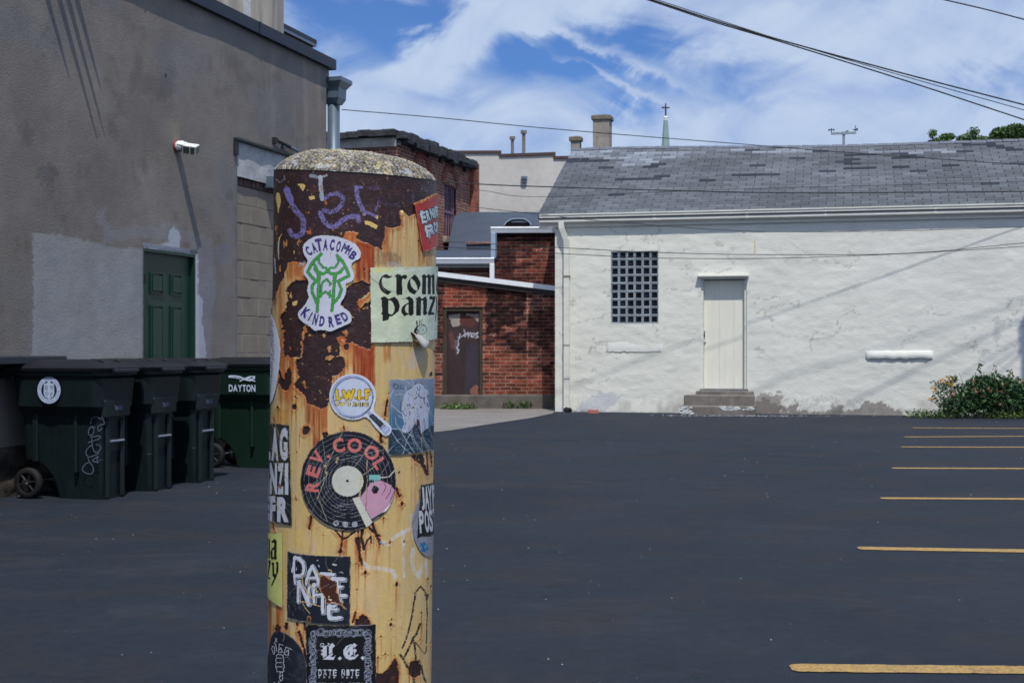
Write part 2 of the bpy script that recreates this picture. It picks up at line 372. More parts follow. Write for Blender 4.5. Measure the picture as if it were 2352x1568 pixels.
# ---------------------------------------------------------------- ground
def asphalt_mat():
    m, nt, b = newmat('asphalt'); L = nt.links.new
    tc = N(nt, 'ShaderNodeTexCoord'); P0 = tc.outputs['Object']
    def nz(scale, det, rough, st=(1, 1, 1), dist=0.):
        mp = N(nt, 'ShaderNodeMapping'); mp.inputs['Scale'].default_value = st; L(P0, mp.inputs[0])
        n = N(nt, 'ShaderNodeTexNoise', i_Scale=scale, i_Detail=det, i_Roughness=rough, i_Distortion=dist); L(mp.outputs[0], n.inputs['Vector']); return n.outputs['Fac']
    big = nz(.5, 6, .6, dist=.5); streak = nz(1.1, 7, .68, (.8, 1.2, 1)); fine = nz(150, 4, .75); mid = nz(11, 7, .75)
    c = mixc(nt, maprange(nt, big, .3, .7), ASPH[0], ASPH[1])
    c = mixc(nt, maprange(nt, streak, .5, .75), c, ASPH[2])
    f = math_(nt, 'MULTIPLY', maprange(nt, fine, .25, .75, .35, 1.8, False), maprange(nt, mid, .3, .7, .80, 1.2, False)); cc = N(nt, 'ShaderNodeCombineColor')
    for i in range(3): L(f, cc.inputs[i])
    hue = nz(1.3, 5, .6, (1, 1, 1)); c = mixc(nt, maprange(nt, hue, .46, .66, 0, .6), c, sr(43, 41, 43))
    c = mixc(nt, 1., c, cc.outputs[0], 'MULTIPLY')
    spots = nz(30, 2, .5); c = mixc(nt, maprange(nt, spots, .76, .80, 0, .35), c, (.10, .105, .12))
    st2 = nz(.8, 8, .7, (.6, 1.6, 1), 1.0); c = mixc(nt, maprange(nt, st2, .56, .70, 0, .45), c, sr(56, 56, 63)); dk = nz(1.9, 7, .7, (.8, 1.2, 1), .6); c = mixc(nt, maprange(nt, dk, .60, .68, 0, .5), c, (.010, .011, .015))
    L(c, b.inputs['Base Color']); L(maprange(nt, streak, .3, .7, .78, .92, False), b.inputs['Roughness']); setspec(b, .25)
    bp = N(nt, 'ShaderNodeBump', i_Strength=.5, i_Distance=.004); L(fine, bp.inputs['Height'])
    bp2 = N(nt, 'ShaderNodeBump', i_Strength=.4, i_Distance=.02); L(mid, bp2.inputs['Height']); L(bp.outputs[0], bp2.inputs['Normal']); L(bp2.outputs[0], b.inputs['Normal'])
    return m
ASPH = (sr(29, 36, 47), sr(35, 42, 53), sr(47, 50, 58))
m_asph = asphalt_mat()
g = MB(); g.add([(-400, -60, 0), (400, -60, 0), (400, 900, 0), (-400, 900, 0)], [(0, 1, 2, 3)])
struct(g.build('ground', m_asph), 'dark freshly sealed asphalt car park')
def stripe_mat():
    m, nt, b = newmat('yellow_line_paint'); L = nt.links.new
    tc = N(nt, 'ShaderNodeTexCoord'); n = N(nt, 'ShaderNodeTexNoise', i_Scale=120., i_Detail=5., i_Roughness=.7); L(tc.outputs['Object'], n.inputs['Vector'])
    n2 = N(nt, 'ShaderNodeTexNoise', i_Scale=6., i_Detail=5., i_Roughness=.7); L(tc.outputs['Object'], n2.inputs['Vector'])
    c = mixc(nt, maprange(nt, n.outputs['Fac'], .35, .7), sr(180, 146, 82), sr(152, 124, 74)); c = mixc(nt, maprange(nt, n2.outputs['Fac'], .52, .70, 0, .5), c, sr(112, 94, 64)); n3 = N(nt, 'ShaderNodeTexNoise', i_Scale=70., i_Detail=6., i_Roughness=.85); L(tc.outputs['Object'], n3.inputs['Vector']); c = mixc(nt, maprange(nt, n3.outputs['Fac'], .51, .58, 0, .75), c, sr(58, 56, 58))
    L(c, b.inputs['Base Color']); b.inputs['Roughness'].default_value = .8; return m
m_stripe = stripe_mat()
def stripe(x, y, yr):                                 # left end (x,y) and the height at the right edge of the photo
    z0 = HC*FP/(y-HY); z1 = HC*FP/(yr-HY); X0 = (x-CX)/FP*z0; X1 = (2352-CX)/FP*z1
    dx, dz = X1-X0, z1-z0; k = 5.2/math.hypot(dx, dz); ux, uz = dx/math.hypot(dx, dz), dz/math.hypot(dx, dz)
    W = .062; vs = []; n = 60; rnd = random.Random(int(x))
    ts = [0, .012, .03]+list(np.linspace(.06, 5.2, 120)); n = len(ts)-1
    for i, t in enumerate(ts):
        e_ = (.024, .009, .002)[i] if i < 3 else 0; a = W*(1+rnd.uniform(-.07, .07))-e_; b = W*(1+rnd.uniform(-.07, .07))-e_
        off = .012*math.sin(t*2.1+x)
        vs += [(X0+ux*t-uz*(a+off), z0+uz*t+ux*(a+off), .004), (X0+ux*t+uz*(b-off), z0+uz*t-ux*(b-off), .004)]
    q = MB(); q.add(vs, [(2*i, 2*i+1, 2*i+3, 2*i+2) for i in range(n)])
    return struct(q.build('parking_line', m_stripe))
for a in ((1815, 1533, 1541), (1970, 1259, 1265), (2022, 1144, 1146.5), (2050, 1075.5, 1076), (2070, 1026.5, 1027), (2077, 1003.5, 1002), (2095, 982.5, 984)): stripe(*a)
stub = MB(); q = P(1003, 1054, HC*FP/254); stub.add([(q.x-.1, q.y-.05, .004), (q.x+.1, q.y-.05, .004), (q.x+.09, q.y+.05, .004), (q.x-.1, q.y+.05, .004)], [(0, 1, 2, 3)]); struct(stub.build('parking_line', m_stripe)) if False else None
# old concrete apron in front of the brick lean-to
m_apron = simple('apron_concrete', sr(124, 120, 116), .9, var=.25, scale=1.6, bump=.5, bs=30, stretch=(.5, 1.6, 1), var2=.18, scale2=25)
ap = [(P(x, 0, HC*FP/(y-HY)).x, HC*FP/(y-HY), .006) for x, y in ((600, 1010), (780, 1003), (1005, 992), (1040, 988), (1100, 978), (1160, 969), (1220, 960), (1268, 950), (1276, 944))]
ap += [(.9, 29.2, .006), (-6, 29.4, .006)]
struct(MB().add(ap, [tuple(range(len(ap)))]).build('apron', m_apron), 'worn pale concrete apron by the brick wall')
# loose pale grit scattered over the asphalt
m_grit = simple('grit_stone', sr(140, 143, 152), .9, var=.4, scale=3)
gr = MB(); rnd = random.Random(5)
def chip(mb, x, y, s, r):
    a = r.uniform(0, 6.28); vs = [(x+s*math.cos(a+k*2.1)*r.uniform(.7, 1.2), y+s*math.sin(a+k*2.1)*r.uniform(.7, 1.2), .0) for k in range(3)]+[(x, y, s*.8)]
    mb.add(vs, [(0, 1, 3), (1, 2, 3), (2, 0, 3)])
for i in range(1000):
    Yg = 3.5+rnd.random()**.8*20; Xg = Yg*rnd.uniform(-.38, .38); chip(gr, Xg, Yg, rnd.choice((.0008, .0010, .0014, .0018, .0034))*rnd.uniform(.7, 1.3)*(1+Yg*.06), rnd)
for i in range(260):                                   # crumbs of paint below the doorstep
    t = rnd.gauss(0, .7); chip(gr, 4.05+t, 24.35-abs(rnd.gauss(0, .16))-.24*t*.3, rnd.uniform(.008, .02), rnd)
o = gr.build('grit', m_grit); tag(o, 'loose pale grit and paint crumbs on the dark asphalt', 'grit', kind='stuff')
# ================================================================ left stucco building
FL = Frame(-4.14, 11.0, R(73.5))
m_stucco = simple('grey_stucco', None, .95, attr=True, var=.10, scale=3., bump=.7, bs=75, spec=.15, bdist=.008, var2=.10, scale2=90)
m_coping = simple('dark_blue_coping', sr(30, 38, 55), .5, var=.2, scale=4, spec=.4)
m_brown = simple('brown_siding', sr(84, 62, 60), .8, var=.3, scale=8)
m_galv = simple('galvanised_metal', sr(104, 120, 134), .38, .45, var=.12, scale=5, spec=.5)
m_dark = simple('dark_metal', sr(30, 32, 36), .6, var=.3)
m_white = simple('white_paint', sr(226, 230, 230), .5, var=.05, scale=6, bump=.1, bs=30)
m_block = simple('grey_block', sr(138, 129, 118), .95, var=.12, scale=5, bump=.6, bs=60, spec=.1)
m_plaster = simple('pale_plaster', sr(176, 178, 180), .95, var=.22, scale=6, bump=.6, bs=30, spec=.1)
m_foundation = simple('rough_stone_wall', None, .95, attr=True, var=.25, scale=12, bump=1., bs=60, bdist=.02, spec=.1)
m_green = simple('green_door_paint', sr(15, 52, 40), .45, var=.15, scale=5, bump=.15, bs=60)
LB = thing('stucco_building', 'long grey stucco building with dark blue roof edge behind the row of bins', 'building', FL.o, FL.a)
d0 = FL.hit(329, 700)[0]; d1 = FL.hit(449, 700)[0]; dtop = FL.hit(389, 577)[1]
i0 = FL.hit(545, 500)[0]; i1 = 5.72; itop = FL.hit(545, 324)[1]; WL = 6.34; HL = 4.72
xs = list(np.arange(-12, -.4, .4))+lines(-.4, WL, .02, d0, d1, i0, i1)
zs = lines(.40, HL, .02, dtop, itop)
V, F, px, py, sx, sz = gridwall(FL, xs, zs, [(d0, d1, 0, dtop), (i0, i1, 0, itop)], lambda x, z: .012*fbm(x*1.1, z*.9, 3)+.003*fbm(x*9, z*9, 5, 3))
pt = Paint(px, py, np.zeros((len(px), 3))); pt.fill((128, 122, 116))
n = fbm(sx*1.1, sz*.9, 21, 5, .6)[:, None]; pt.col *= .86+.28*n
n = fbm(sx*.9+5, sz*1.4, 25, 5, .6)[:, None]; pt.col = pt.col*(1-.5*sm(.45, .7, n))+.5*sm(.45, .7, n)*np.array((120, 120, 125))/255.
n = fbm(sx*7, sz*.5, 27, 4, .6); st = (sm(.5, .72, n)*sm(500, 700, px)*sm(2.9, 3.4, sz))[:, None]; pt.col = pt.col*(1-.35*st)+.35*st*np.array((158, 152, 144))/255.
n = fbm(sx*2.2, sz*2.2, 31, 5, .65); st = (sm(.58, .75, n))[:, None]; pt.col *= 1-.10*st
pt.crop(0, 580, 2.376)
noisy = lambda x, y: .72+.28*fbm(x*.03, y*.03, 4, 4)
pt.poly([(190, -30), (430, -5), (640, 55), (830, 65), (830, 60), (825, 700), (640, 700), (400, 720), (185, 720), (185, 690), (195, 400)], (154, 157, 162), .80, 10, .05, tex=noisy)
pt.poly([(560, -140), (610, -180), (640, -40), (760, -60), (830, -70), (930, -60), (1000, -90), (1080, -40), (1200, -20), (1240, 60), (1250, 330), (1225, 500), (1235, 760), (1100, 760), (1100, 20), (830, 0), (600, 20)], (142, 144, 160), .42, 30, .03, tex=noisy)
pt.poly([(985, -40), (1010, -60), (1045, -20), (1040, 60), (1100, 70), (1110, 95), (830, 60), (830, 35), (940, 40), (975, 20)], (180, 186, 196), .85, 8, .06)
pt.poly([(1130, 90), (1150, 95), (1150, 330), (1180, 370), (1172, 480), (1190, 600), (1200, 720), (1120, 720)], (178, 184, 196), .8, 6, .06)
pt.poly([(1250, 60), (1330, 20), (1345, 130), (1300, 160), (1255, 120)], (118, 124, 146), .35, 10, .05)  # darker bluish patch right of the door, painted for the shadow falling there
pt.crop(0, 0, 2.613)
pt.ell(1058, 487, 8, 14, (60, 58, 58), .8); pt.ell(300, 1110, 60, 70, (95, 92, 92), .5, 40, .03)
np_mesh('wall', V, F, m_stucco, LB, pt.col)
# roof, coping, hidden sides
q = MB(); q.box(WL-.02, WL, .02, 8, .0, HL-.002); q.box(-12, WL-.02, 8, 8.2, 0, HL-.002); q.box(-12.2, -12, 0, 8.2, 0, HL-.002); q.build('side_wall', m_block, LB)
q = MB(); q.box(-12.2, WL+.14, -.055, 8.3, HL, HL+.02); q.box(-12.2, WL+.16, -.075, -.055, HL-.005, HL+.125); q.box(WL+.14, WL+.16, -.055, 8.3, HL-.005, HL+.125)
for x in np.arange(-10, 6.4, 2.4): q.box(x, x+.03, -.082, -.0755, HL-.01, HL+.13)
q.build('roof_coping', m_coping, LB)
# end return of the wall top that meets the rain head
MB().box(WL, WL+.10, 0, .3, HL-.25, HL-.006).build('corner_block', m_block, LB)
# brown parapet and its coping set back on the roof
a0, _ = FL.hit(600, 90, .5); a1, _ = FL.hit(718, 90, .5); _, az = FL.hit(718, 92, .5)
MB().box(a0, a1, .5, 3, HL+.02, az-.09).build('parapet', m_brown, LB)
q = MB(); q.box(a0, a1+.03, .46, 3.03, az-.09, az-.05); q.build('parapet_flashing', m_galv, LB); MB().box(a0, a1+.035, .455, 3.035, az-.048, az).build('parapet_coping', m_coping, LB)
# broad rendered stack rising through the roof
b0, _ = FL.hit(626, 60, .24); m_stack = simple('rendered_stack', sr(160, 155, 146), .9, var=.35, scale=1.2, bump=.4, bs=40, stretch=(6, 6, .6))
q = MB(); q.box(b0, b0+.30, .24, 2.4, HL+.02, 7.6); q.build('chimney', m_stack, LB)
q = MB(); q.box(b0-.015, b0, .52, .62, HL+.02, 7.6); q.box(b0-.02, b0, 1.05, 1.10, HL+.02, 7.6); q.build('chimney_trim', m_plaster, LB)
# foundation of rough stone
for (xa, xb) in ((-3, d0), (d1, WL)):
    xs = lines(xa, xb, .03); zs = lines(-.02, .40, .02)
    V, F, px, py, sx, sz = gridwall(FL, xs, zs, (), lambda x, z: .055+.05*(fbm(x*5, z*7, 41, 4, .6)-.4))
    cl = np.zeros((len(px), 3)); n = fbm(sx*9, sz*11, 44, 4, .65)[:, None]; cl[...] = np.array((120, 112, 104))/255.; cl *= .2+.7*n
    e = (sz > .395); V = V.copy(); V[e, 1] = -.01
    np_mesh('foundation', V, F, m_foundation, LB, cl)
m_lid0 = simple('slate_ledge', sr(40, 43, 52), .7, var=.25)
# dark ledge low on the wall at the left end of the bins
MB().bbox(-3, .48, -.30, -.0, 1.08, 1.14, .01).build('wall_ledge', m_lid0, LB)
# green panelled door
DW = d1-d0; g_ = MB(); g_.box(d0+.004, d1-.004, .05, .09, .12, dtop-.003); door = g_.build('door', m_green, LB)
q = MB()
def panelrow(z0, z1):
    for (a, b) in ((.20, .43), (.58, .79)):
        x0, x1 = d0+a*DW, d0+b*DW
        q.box(x0+.03, x1-.03, .030, .0495, z0+.03, z1-.03)
        for (u, v, w, t) in ((x0, x0+.012, z0, z1), (x1-.012, x1, z0, z1), (x0+.0125, x1-.0125, z0, z0+.012), (x0+.0125, x1-.0125, z1-.012, z1)): q.box(u, v, .034, .0495, w, t)
panelrow(dtop-.43, dtop-.22); panelrow(dtop-1.18, dtop-.54); panelrow(dtop-1.80, dtop-1.30); q.build('panel_moulding', m_green, door)
q = MB(); q.box(d0, d0+.02, .0, .049, .12, dtop); q.box(d1-.02, d1, .0, .049, .12, dtop); q.box(d0+.0205, d1-.0205, .0, .049, dtop-.03, dtop-.001); q.build('door_frame', m_green, door)
q = MB(); q.tube([(d0+.03, -.012, dtop-.34), (d0+.03, -.012, dtop-.24)], .012); q.tube([(d0+.03, -.012, dtop-1.2), (d0+.03, -.012, dtop-1.1)], .012); split_build(q, 'hinge', m_dark, door)
# blocked-up opening: grey blocks, brown brick course, plaster band, steel ledge
q = MB(); rnd = random.Random(3); bh = .205; z = itop-.47; row = 0
while z > -.1:
    x = i0-.2+(.2 if row % 2 else 0)
    while x < i1:
        a, b = max(x, i0+.002), min(x+.395, i1)
        if b-a > .03: q.bbox(a, b, .045+rnd.uniform(0, .006), .2, max(z-bh+.008, 0), z, .004)
        x += .40
    z -= bh; row += 1
q.build('block_infill', m_block, LB); q = MB(); q.box(i0-.04, i0, .001, .25, 0, itop); q.box(i1, i1+.04, .001, .25, 0, itop); split_build(q, 'opening_reveal', m_block, LB); MB().box(i0, i1, .0555, .19, 0, itop-.47).build('mortar', simple('mortar', sr(100, 98, 96), .95), LB)
q = MB(); x = i0+.04
while x < i1-.03: q.bbox(x, x+.085, .03+rnd.uniform(0, .01), .2, itop-.465, itop-.385, .004); x += .093
q.build('brick_course', simple('brown_brick', sr(92, 68, 62), .9, var=.4, scale=9), LB)
xs = lines(i0, i1, .03); zs = lines(0, .38, .03)
V, F, px, py, sx, sz = gridwall(FL, xs, zs, (), lambda x, z: -.012+.02*fbm(x*6, z*6, 51, 3)); V[:, 2] += itop-.382; np_mesh('plaster_band', V, F, m_plaster, LB)
q = MB(); q.box(i0-.10, i1+.05, -.045, -.001, itop, itop+.022); q.box(i0-.10, i0-.02, -.03, -.001, itop-.16, itop-.002); q.build('steel_ledge', m_dark, LB)
for (ax, ay) in ((626, 322), (645, 332)):
    x, z = FL.hit(ax, ay); q = MB(); q.box(x-.03, x+.03, -.05, 0, z-.04, z+.03); q.tube([(x+.03, -.04, z), (x+.35, -.05, z-.03)], .02); q.build('bracket', m_dark if ax < 640 else m_galv, LB)
x, z = FL.hit(612, 425); MB().box(x, x+.25, -.07, .045, z-.03, z+.10).build('bracket', m_galv, LB)
# rain head and downpipe on the corner
DP = thing('downpipe', 'large round grey metal downpipe with a square rain head on the stucco building corner', 'downpipe', FL.w(WL+.20, -.02, 0), FL.a)
MB().tube([(0, 0, 0.02), (0, 0, 4.31)], .079, 20).build('pipe', m_galv, DP, True)
q = MB()
for (h0, h1, a, b) in ((4.29, 4.36, .082, .118), (4.36, 4.49, .118, .122), (4.49, 4.56, .125, .175), (4.56, 4.61, .180, .180)):
    vs = [(sx_*a, sy_*a, h0) for sx_, sy_ in ((-1, -1), (1, -1), (1, 1), (-1, 1))]+[(sx_*b, sy_*b, h1) for sx_, sy_ in ((-1, -1), (1, -1), (1, 1), (-1, 1))]
    q.add(vs, [(0, 1, 5, 4), (1, 2, 6, 5), (2, 3, 7, 6), (3, 0, 4, 7), (4, 5, 6, 7), (3, 2, 1, 0)])
q.build('rain_head', m_galv, DP)
q = MB()
for z in (1.0, 2.6): q.lathe([(.081, z-.02), (.088, z-.02), (.088, z+.02), (.081, z+.02)], 20)
split_build(q, 'pipe_band', m_galv, DP)
# wall lamp
lx, lz = FL.hit(402, 335)
WLp = thing('wall_floodlight', 'white security floodlight with grey lamp heads and a red base on the stucco wall', 'floodlight', FL.w(lx, 0, lz), FL.a); WLp.scale = (.86, .95, .86)
q = MB(); q.box(-.05, .07, -.018, .002, .04, .26); q.build('back_plate', m_block, WLp)
m_red = simple('faded_red_paint', sr(128, 56, 54), .6, var=.2)
def lathe_out(prof, n=20):                            # lathe about the outward axis
    b = MB(); b.lathe([(r, h) for r, h in prof], n); b.v = [(x, -z, y) for x, y, z in b.v]; return b
lathe_out([(0, .0), (.072, .0), (.072, .02), (.06, .03), (0, .03)]).build('base', m_red, WLp, True)
b = lathe_out([(.055, .03), (.062, .05), (.06, .09), (.045, .115), (.02, .125), (0, .126)]); b.v = [(x, y, z-.005) for x, y, z in b.v]; b.build('housing', m_white, WLp, True)
m_lens = simple('lamp_lens', sr(92, 95, 86), .35, var=.1)
for k, (u0, u1, dz) in enumerate(((.05, .115, -.012), (.12, .20, -.035), (.205, .262, -.048))):
    q = MB(); mtx = Matrix.Translation((0, -(u0+u1)/2, dz)) @ Matrix.Rotation(R(-24), 4, 'Y') @ Matrix.Rotation(R(12), 4, 'X')
    q.box(-.05, .05, -(u1-u0)/2, (u1-u0)/2, -.052, .03, mtx); hd = q.build('lamp_head', m_lens, WLp)
    q = MB(); q.box(-.055, .055, -(u1-u0)/2-.004, (u1-u0)/2+.002, .031, .042, mtx); q.box(-.056, -.0505, -(u1-u0)/2-.004, -(u1-u0)/2+.006, -.052, .030, mtx); q.build('rim', m_white, hd)

# ================================================================ wheeled bins
m_bin = simple('dark_green_bin_plastic', sr(15, 27, 29), .55, var=.25, scale=3, bump=.3, bs=90, spec=.3, var2=.22, scale2=26, stretch=(1, 1, .35))
m_bing = simple('green_bin_plastic', sr(11, 38, 27), .55, var=.2, scale=3, stretch=(1, 1, .35), bump=.25, bs=90, spec=.35)
m_lid = simple('black_lid_plastic', sr(22, 24, 31), .5, var=.2, scale=5, bump=.3, bs=60, spec=.4)
m_tyre = simple('black_rubber', sr(7, 7, 8), .75, var=.2); m_hub = simple('dark_wheel_plastic', sr(24, 25, 30), .5, var=.2)
m_steel = simple('bright_steel', sr(160, 165, 172), .35, .8, var=.1)
m_mark = simple('white_print', sr(205, 212, 226), .6, var=.12, scale=40); m_dim = simple('faded_white_print', sr(95, 105, 122), .6, var=.25, scale=60)
m_vc = simple('printed_vinyl', None, .42, attr=True, var=.05, scale=30, spec=.45, bump=.2, bs=90, bdist=.001)
def rrect(x0, x1, y0, y1, r, z, n=4):
    out = []
    for (cx, cy, a) in ((x1-r, y1-r, 0), (x0+r, y1-r, 90), (x0+r, y0+r, 180), (x1-r, y0+r, 270)):
        for k in range(n+1):
            t = R(a+90*k/n); out.append((cx+r*math.cos(t), cy+r*math.sin(t), z))
    return out
def loft(mb, secs, cap0=True, cap1=True):
    n = len(secs[0]); vs = [p for s in secs for p in s]; fs = []
    for i in range(len(secs)-1):
        for k in range(n): fs.append((i*n+k, i*n+(k+1) % n, (i+1)*n+(k+1) % n, (i+1)*n+k))
    if cap0: fs.append(tuple(range(n-1, -1, -1)))
    if cap1: fs.append(tuple(range((len(secs)-1)*n, len(secs)*n)))
    mb.add(vs, fs)
def make_bin(mat, lidmat):
    r = bpy.data.objects.new('wheeled_bin', None); C.objects.link(r)
    b = MB()
    arch = []
    for t in np.linspace(0, 90, 9): arch.append((-.02-.17*(1-math.cos(R(t))) if False else -.40+.28*math.cos(R(t)), .31*math.sin(R(t))))
    secs = [rrect(-.12, .305, -.135, .135, .05, 0.0)]
    for (xb, z) in arch[1:]:
        k = z/1.0; secs.append(rrect(xb, .305+.02*k, -.135-.09*k, .135+.09*k, .04, z))
    for z in (.32, .50, .66): secs.append(rrect(-.405-.01*z, .305+.02*z, -.135-.09*z, .135+.09*z, .05, z))
    for z, e, hw_ in ((.70, .018, .225), (.74, .026, .262), (.96, .035, .280), (.985, .01, .270)): secs.append(rrect(-.415-e*.6, .32+e, -hw_, hw_, .06, z))
    loft(b, secs); body = b.build('body', mat, r)
    b = MB(); loft(b, [rrect(-.46, .375, -.298, .298, .07, z) for z in (.985, 1.02)]); b.build('rim', mat, body)
    # recess rails and lift bar on the front
    b = MB(); b.bbox(.31, .345, -.135, -.075, .02, .64, .02); b.bbox(.31, .345, .075, .135, .02, .64, .02); b.bbox(.31, .36, -.19, .19, .66, .80, .02); b.build('front_rail', mat, body)
    MB().tube([(.345, -.10, .46), (.345, .10, .46)], .012, 8).build('lift_bar', m_steel, r)
    # side arch ribs
    b = MB(); b.bbox(-.30, -.25, -.208, -.15, .30, .69, .008); b.bbox(.08, .11, -.206, -.15, .22, .69, .008); split_build(b, 'side_rib', mat, body)
    # lid
    b = MB(); loft(b, [rrect(-.52, .41, -.315, .315, .08, 1.022), rrect(-.53, .42, -.32, .32, .08, 1.045), rrect(-.50, .38, -.29, .29, .08, 1.068), rrect(-.38, .25, -.2, .2, .08, 1.10), rrect(-.25, .15, -.1, .1, .04, 1.108)]); lid = b.build('lid', lidmat, r)
    b = MB(); b.bbox(.40, .45, -.17, .17, 1.012, 1.04, .01); b.bbox(-.30, .30, -.13, -.10, 1.075, 1.112, .01); b.bbox(-.30, .30, .10, .13, 1.075, 1.112, .01); b.build('lid_grip', lidmat, lid)
    b = MB(); b.tube([(-.57, -.25, 1.03), (-.60, -.25, 1.01), (-.60, .25, 1.01), (-.57, .25, 1.03)], .018, 8); b.bbox(-.59, -.43, -.27, -.23, .96, 1.03, .01); b.bbox(-.59, -.43, .23, .27, .96, 1.03, .01); b.build('handle', lidmat, r)
    MB().tube([(-.315, -.21, .125), (-.315, .21, .125)], .012, 8).build('axle', m_steel, r)
    for s in (-1, 1):
        yc = s*.225
        w = MB(); w.lathe([(.085, -.028), (.108, -.03), (.122, -.02), (.125, 0), (.122, .02), (.108, .03), (.085, .028), (.085, -.028)], 28); w.v = [(x-.315, z+yc, y+.125) for x, y, z in w.v]; wh = w.build('wheel', m_tyre, r, True)
        h = MB(); h.lathe([(0, -.026), (.025, -.026), (.03, 0), (.025, .026), (0, .026)], 12)
        h.lathe([(.076, -.02), (.086, -.024), (.086, .024), (.076, .02)], 28)
        h.v = [(x-.315, z+yc, y+.125) for x, y, z in h.v]
        for k in range(6):
            t = R(60*k+12); h.tube([(-.315+.02*math.cos(t), yc+s*.012, .125+.02*math.sin(t)), (-.315+.08*math.cos(t), yc+s*.016, .125+.08*math.sin(t))], .009, 6)
        h.build('hub', m_hub, wh); h = MB(); h.lathe([(0, .030), (.012, .028), (.013, .02)], 10); h.v = [(x-.315, (-z if s < 0 else z)+yc, y+.125) for x, y, z in h.v]; h.build('hub_cap', m_steel, wh)
    return r
def copy_tree(o, parent=None):
    c = o.copy(); C.objects.link(c); c.parent = parent
    for ch in [x for x in bpy.data.objects if x.parent == o]: copy_tree(ch, c)
    return c
nb = FL.n*-1                                           # bins face out from the wall
def place(o, px_, Z, label, wall=0):                   # front lower near corner at px_, depth Z
    X = (px_-CX)/FP*Z; dv = FL.d; f = -FL.n
    loc = Vector((X, Z, 0))-f*.305+dv*.135
    o.location = loc; o.rotation_euler = (0, 0, math.atan2(f.y, f.x)); tag(o, label, 'bin', 'wheeled bins along the stucco wall'); return o
bin0 = make_bin(m_bin, m_lid)
binB = copy_tree(bin0); binC = copy_tree(bin0); binD = make_bin(m_bing, m_lid)
place(bin0, 236, 10.80, 'dark green wheeled bin with a round white seal and chalky graffiti on its side')
place(binB, 348, 11.42, 'dark green wheeled bin in the middle of the three touching bins')
place(binC, 450, 12.14, 'dark green wheeled bin at the far end of the three, nearest the lighter green one')
place(binD, 628, 13.62, 'bright green wheeled bin with DAYTON printed in white on its side')
def flatdecal(name, W, H, res, draw, mat, parent, M, label=None, mask=None):   # painted thin sheet in its own xz plane, units of a 1000-wide canvas
    nx, nz = max(int(W/res), 4), max(int(H/res), 4)
    X, Zz = np.meshgrid(np.linspace(-W/2, W/2, nx+1), np.linspace(-H/2, H/2, nz+1), indexing='ij')
    p = Paint((X/W+.5)*1000, (.5-Zz/H)*1000*H/W, np.zeros(X.shape+(3,))); p.extra['a'] = np.zeros(X.shape); draw(p)
    I = np.arange(X.size).reshape(X.shape); a = p.extra['a']; keep = (a[:-1, :-1]+a[1:, 1:]+a[1:, :-1]+a[:-1, 1:])/4 > .5
    F = np.stack([I[:-1, :-1], I[1:, :-1], I[1:, 1:], I[:-1, 1:]], -1)[keep]
    used = np.unique(F); re = np.full(X.size, -1); re[used] = np.arange(len(used)); F = re[F]
    V = np.stack([X, np.zeros_like(X), Zz], -1).reshape(-1, 3)[used]; V = np.array([M @ Vector(v) for v in V])
    return np_mesh(name, V, F, mat, parent, p.col.reshape(-1, 3)[used], False, label)
def seal(p):
    p.fill((176, 190, 216)); p.poly([(500+495*math.cos(t), 500+495*math.sin(t)) for t in np.linspace(0, 6.283, 60)], 1., key='a')
    dk = (34, 44, 58); p.ell(500, 500, 335, 335, dk); p.poly([(290, 250), (710, 250), (730, 600), (680, 740), (500, 830), (320, 740), (270, 600)], (176, 190, 216))
    p.poly([(420, 120), (500, 170), (580, 120), (600, 250), (400, 250)], (176, 190, 216))
    p.ell(400, 205, 34, 40, dk); p.ell(600, 205, 34, 40, dk)
    p.stroke([(500, 260), (500, 820)], 26, (200, 210, 230))
    for k in range(6): p.stroke([(330+22*k, 330), (330+22*k, 500)], 9, dk)
    for k in range(4): p.stroke([(540, 350+45*k), (690, 350+45*k)], 16, dk)
    p.ring(410, 620, 60, 60, 14, dk); p.stroke([(370, 560), (450, 690)], 10, dk)
    for k in range(3): p.stroke([(540, 590+55*k), (670-20*k, 600+55*k)], 18, dk)
    for k in range(30):
        t = R(12*k+5); q = 413
        if k % 5 != 4: p.stroke([(500+(q-28)*math.cos(t), 500+(q-28)*math.sin(t)), (500+(q+28)*math.cos(t+.03), 500+(q+28)*math.sin(t+.03))], 20, dk, .8)
Ms = Matrix.Translation((-.085, -.2835, .865)); flatdecal('seal_print', .215, .225, .002, seal, m_vc, bin0, Ms, 'round white crest print')
def dayton(p):
    w = (196, 210, 232); p.fill(w)
    p.text('DAYTON', 10, 330, 990, 590, 1., .03, .08) if False else None
    asp = [(glyph_edges(c, .03)[0], glyph_edges(c, .03)[1]) for c in 'DAYTON']; x = 12; kk = (976-5*12)/sum(a for _, a in asp)
    for (E, a) in asp:
        ww = kk*a; Q = np.stack([x+ww/2+E[..., 0]*ww, 470-E[..., 1]*235], -1); p.edges(Q, 1., key='a'); x += ww+12
    p.stroke([(10, 70), (200, 62), (420, 90), (640, 190), (800, 215), (960, 120)], 52, 1., key='a')
    p.stroke([(10, 105), (240, 120), (420, 150)], 30, 1., key='a'); p.stroke([(430, 230), (600, 150), (760, 90), (960, 80)], 44, 1., key='a'); p.stroke([(640, 190), (760, 130), (900, 220), (970, 225)], 40, 1., key='a')
flatdecal('city_print', .30, .18, .0018, dayton, m_vc, binD, Matrix.Translation((.035, -.2835, .855)), 'white DAYTON lettering')
def numdec(t):
    def f(p):
        p.fill((110, 122, 150)); x = 20
        for c in t:
            E, a = glyph_edges(c, .01); Q = np.stack([x+75+E[..., 0]*150, 210-E[..., 1]*300], -1); p.edges(Q, 1., key='a'); x += 195
    return f
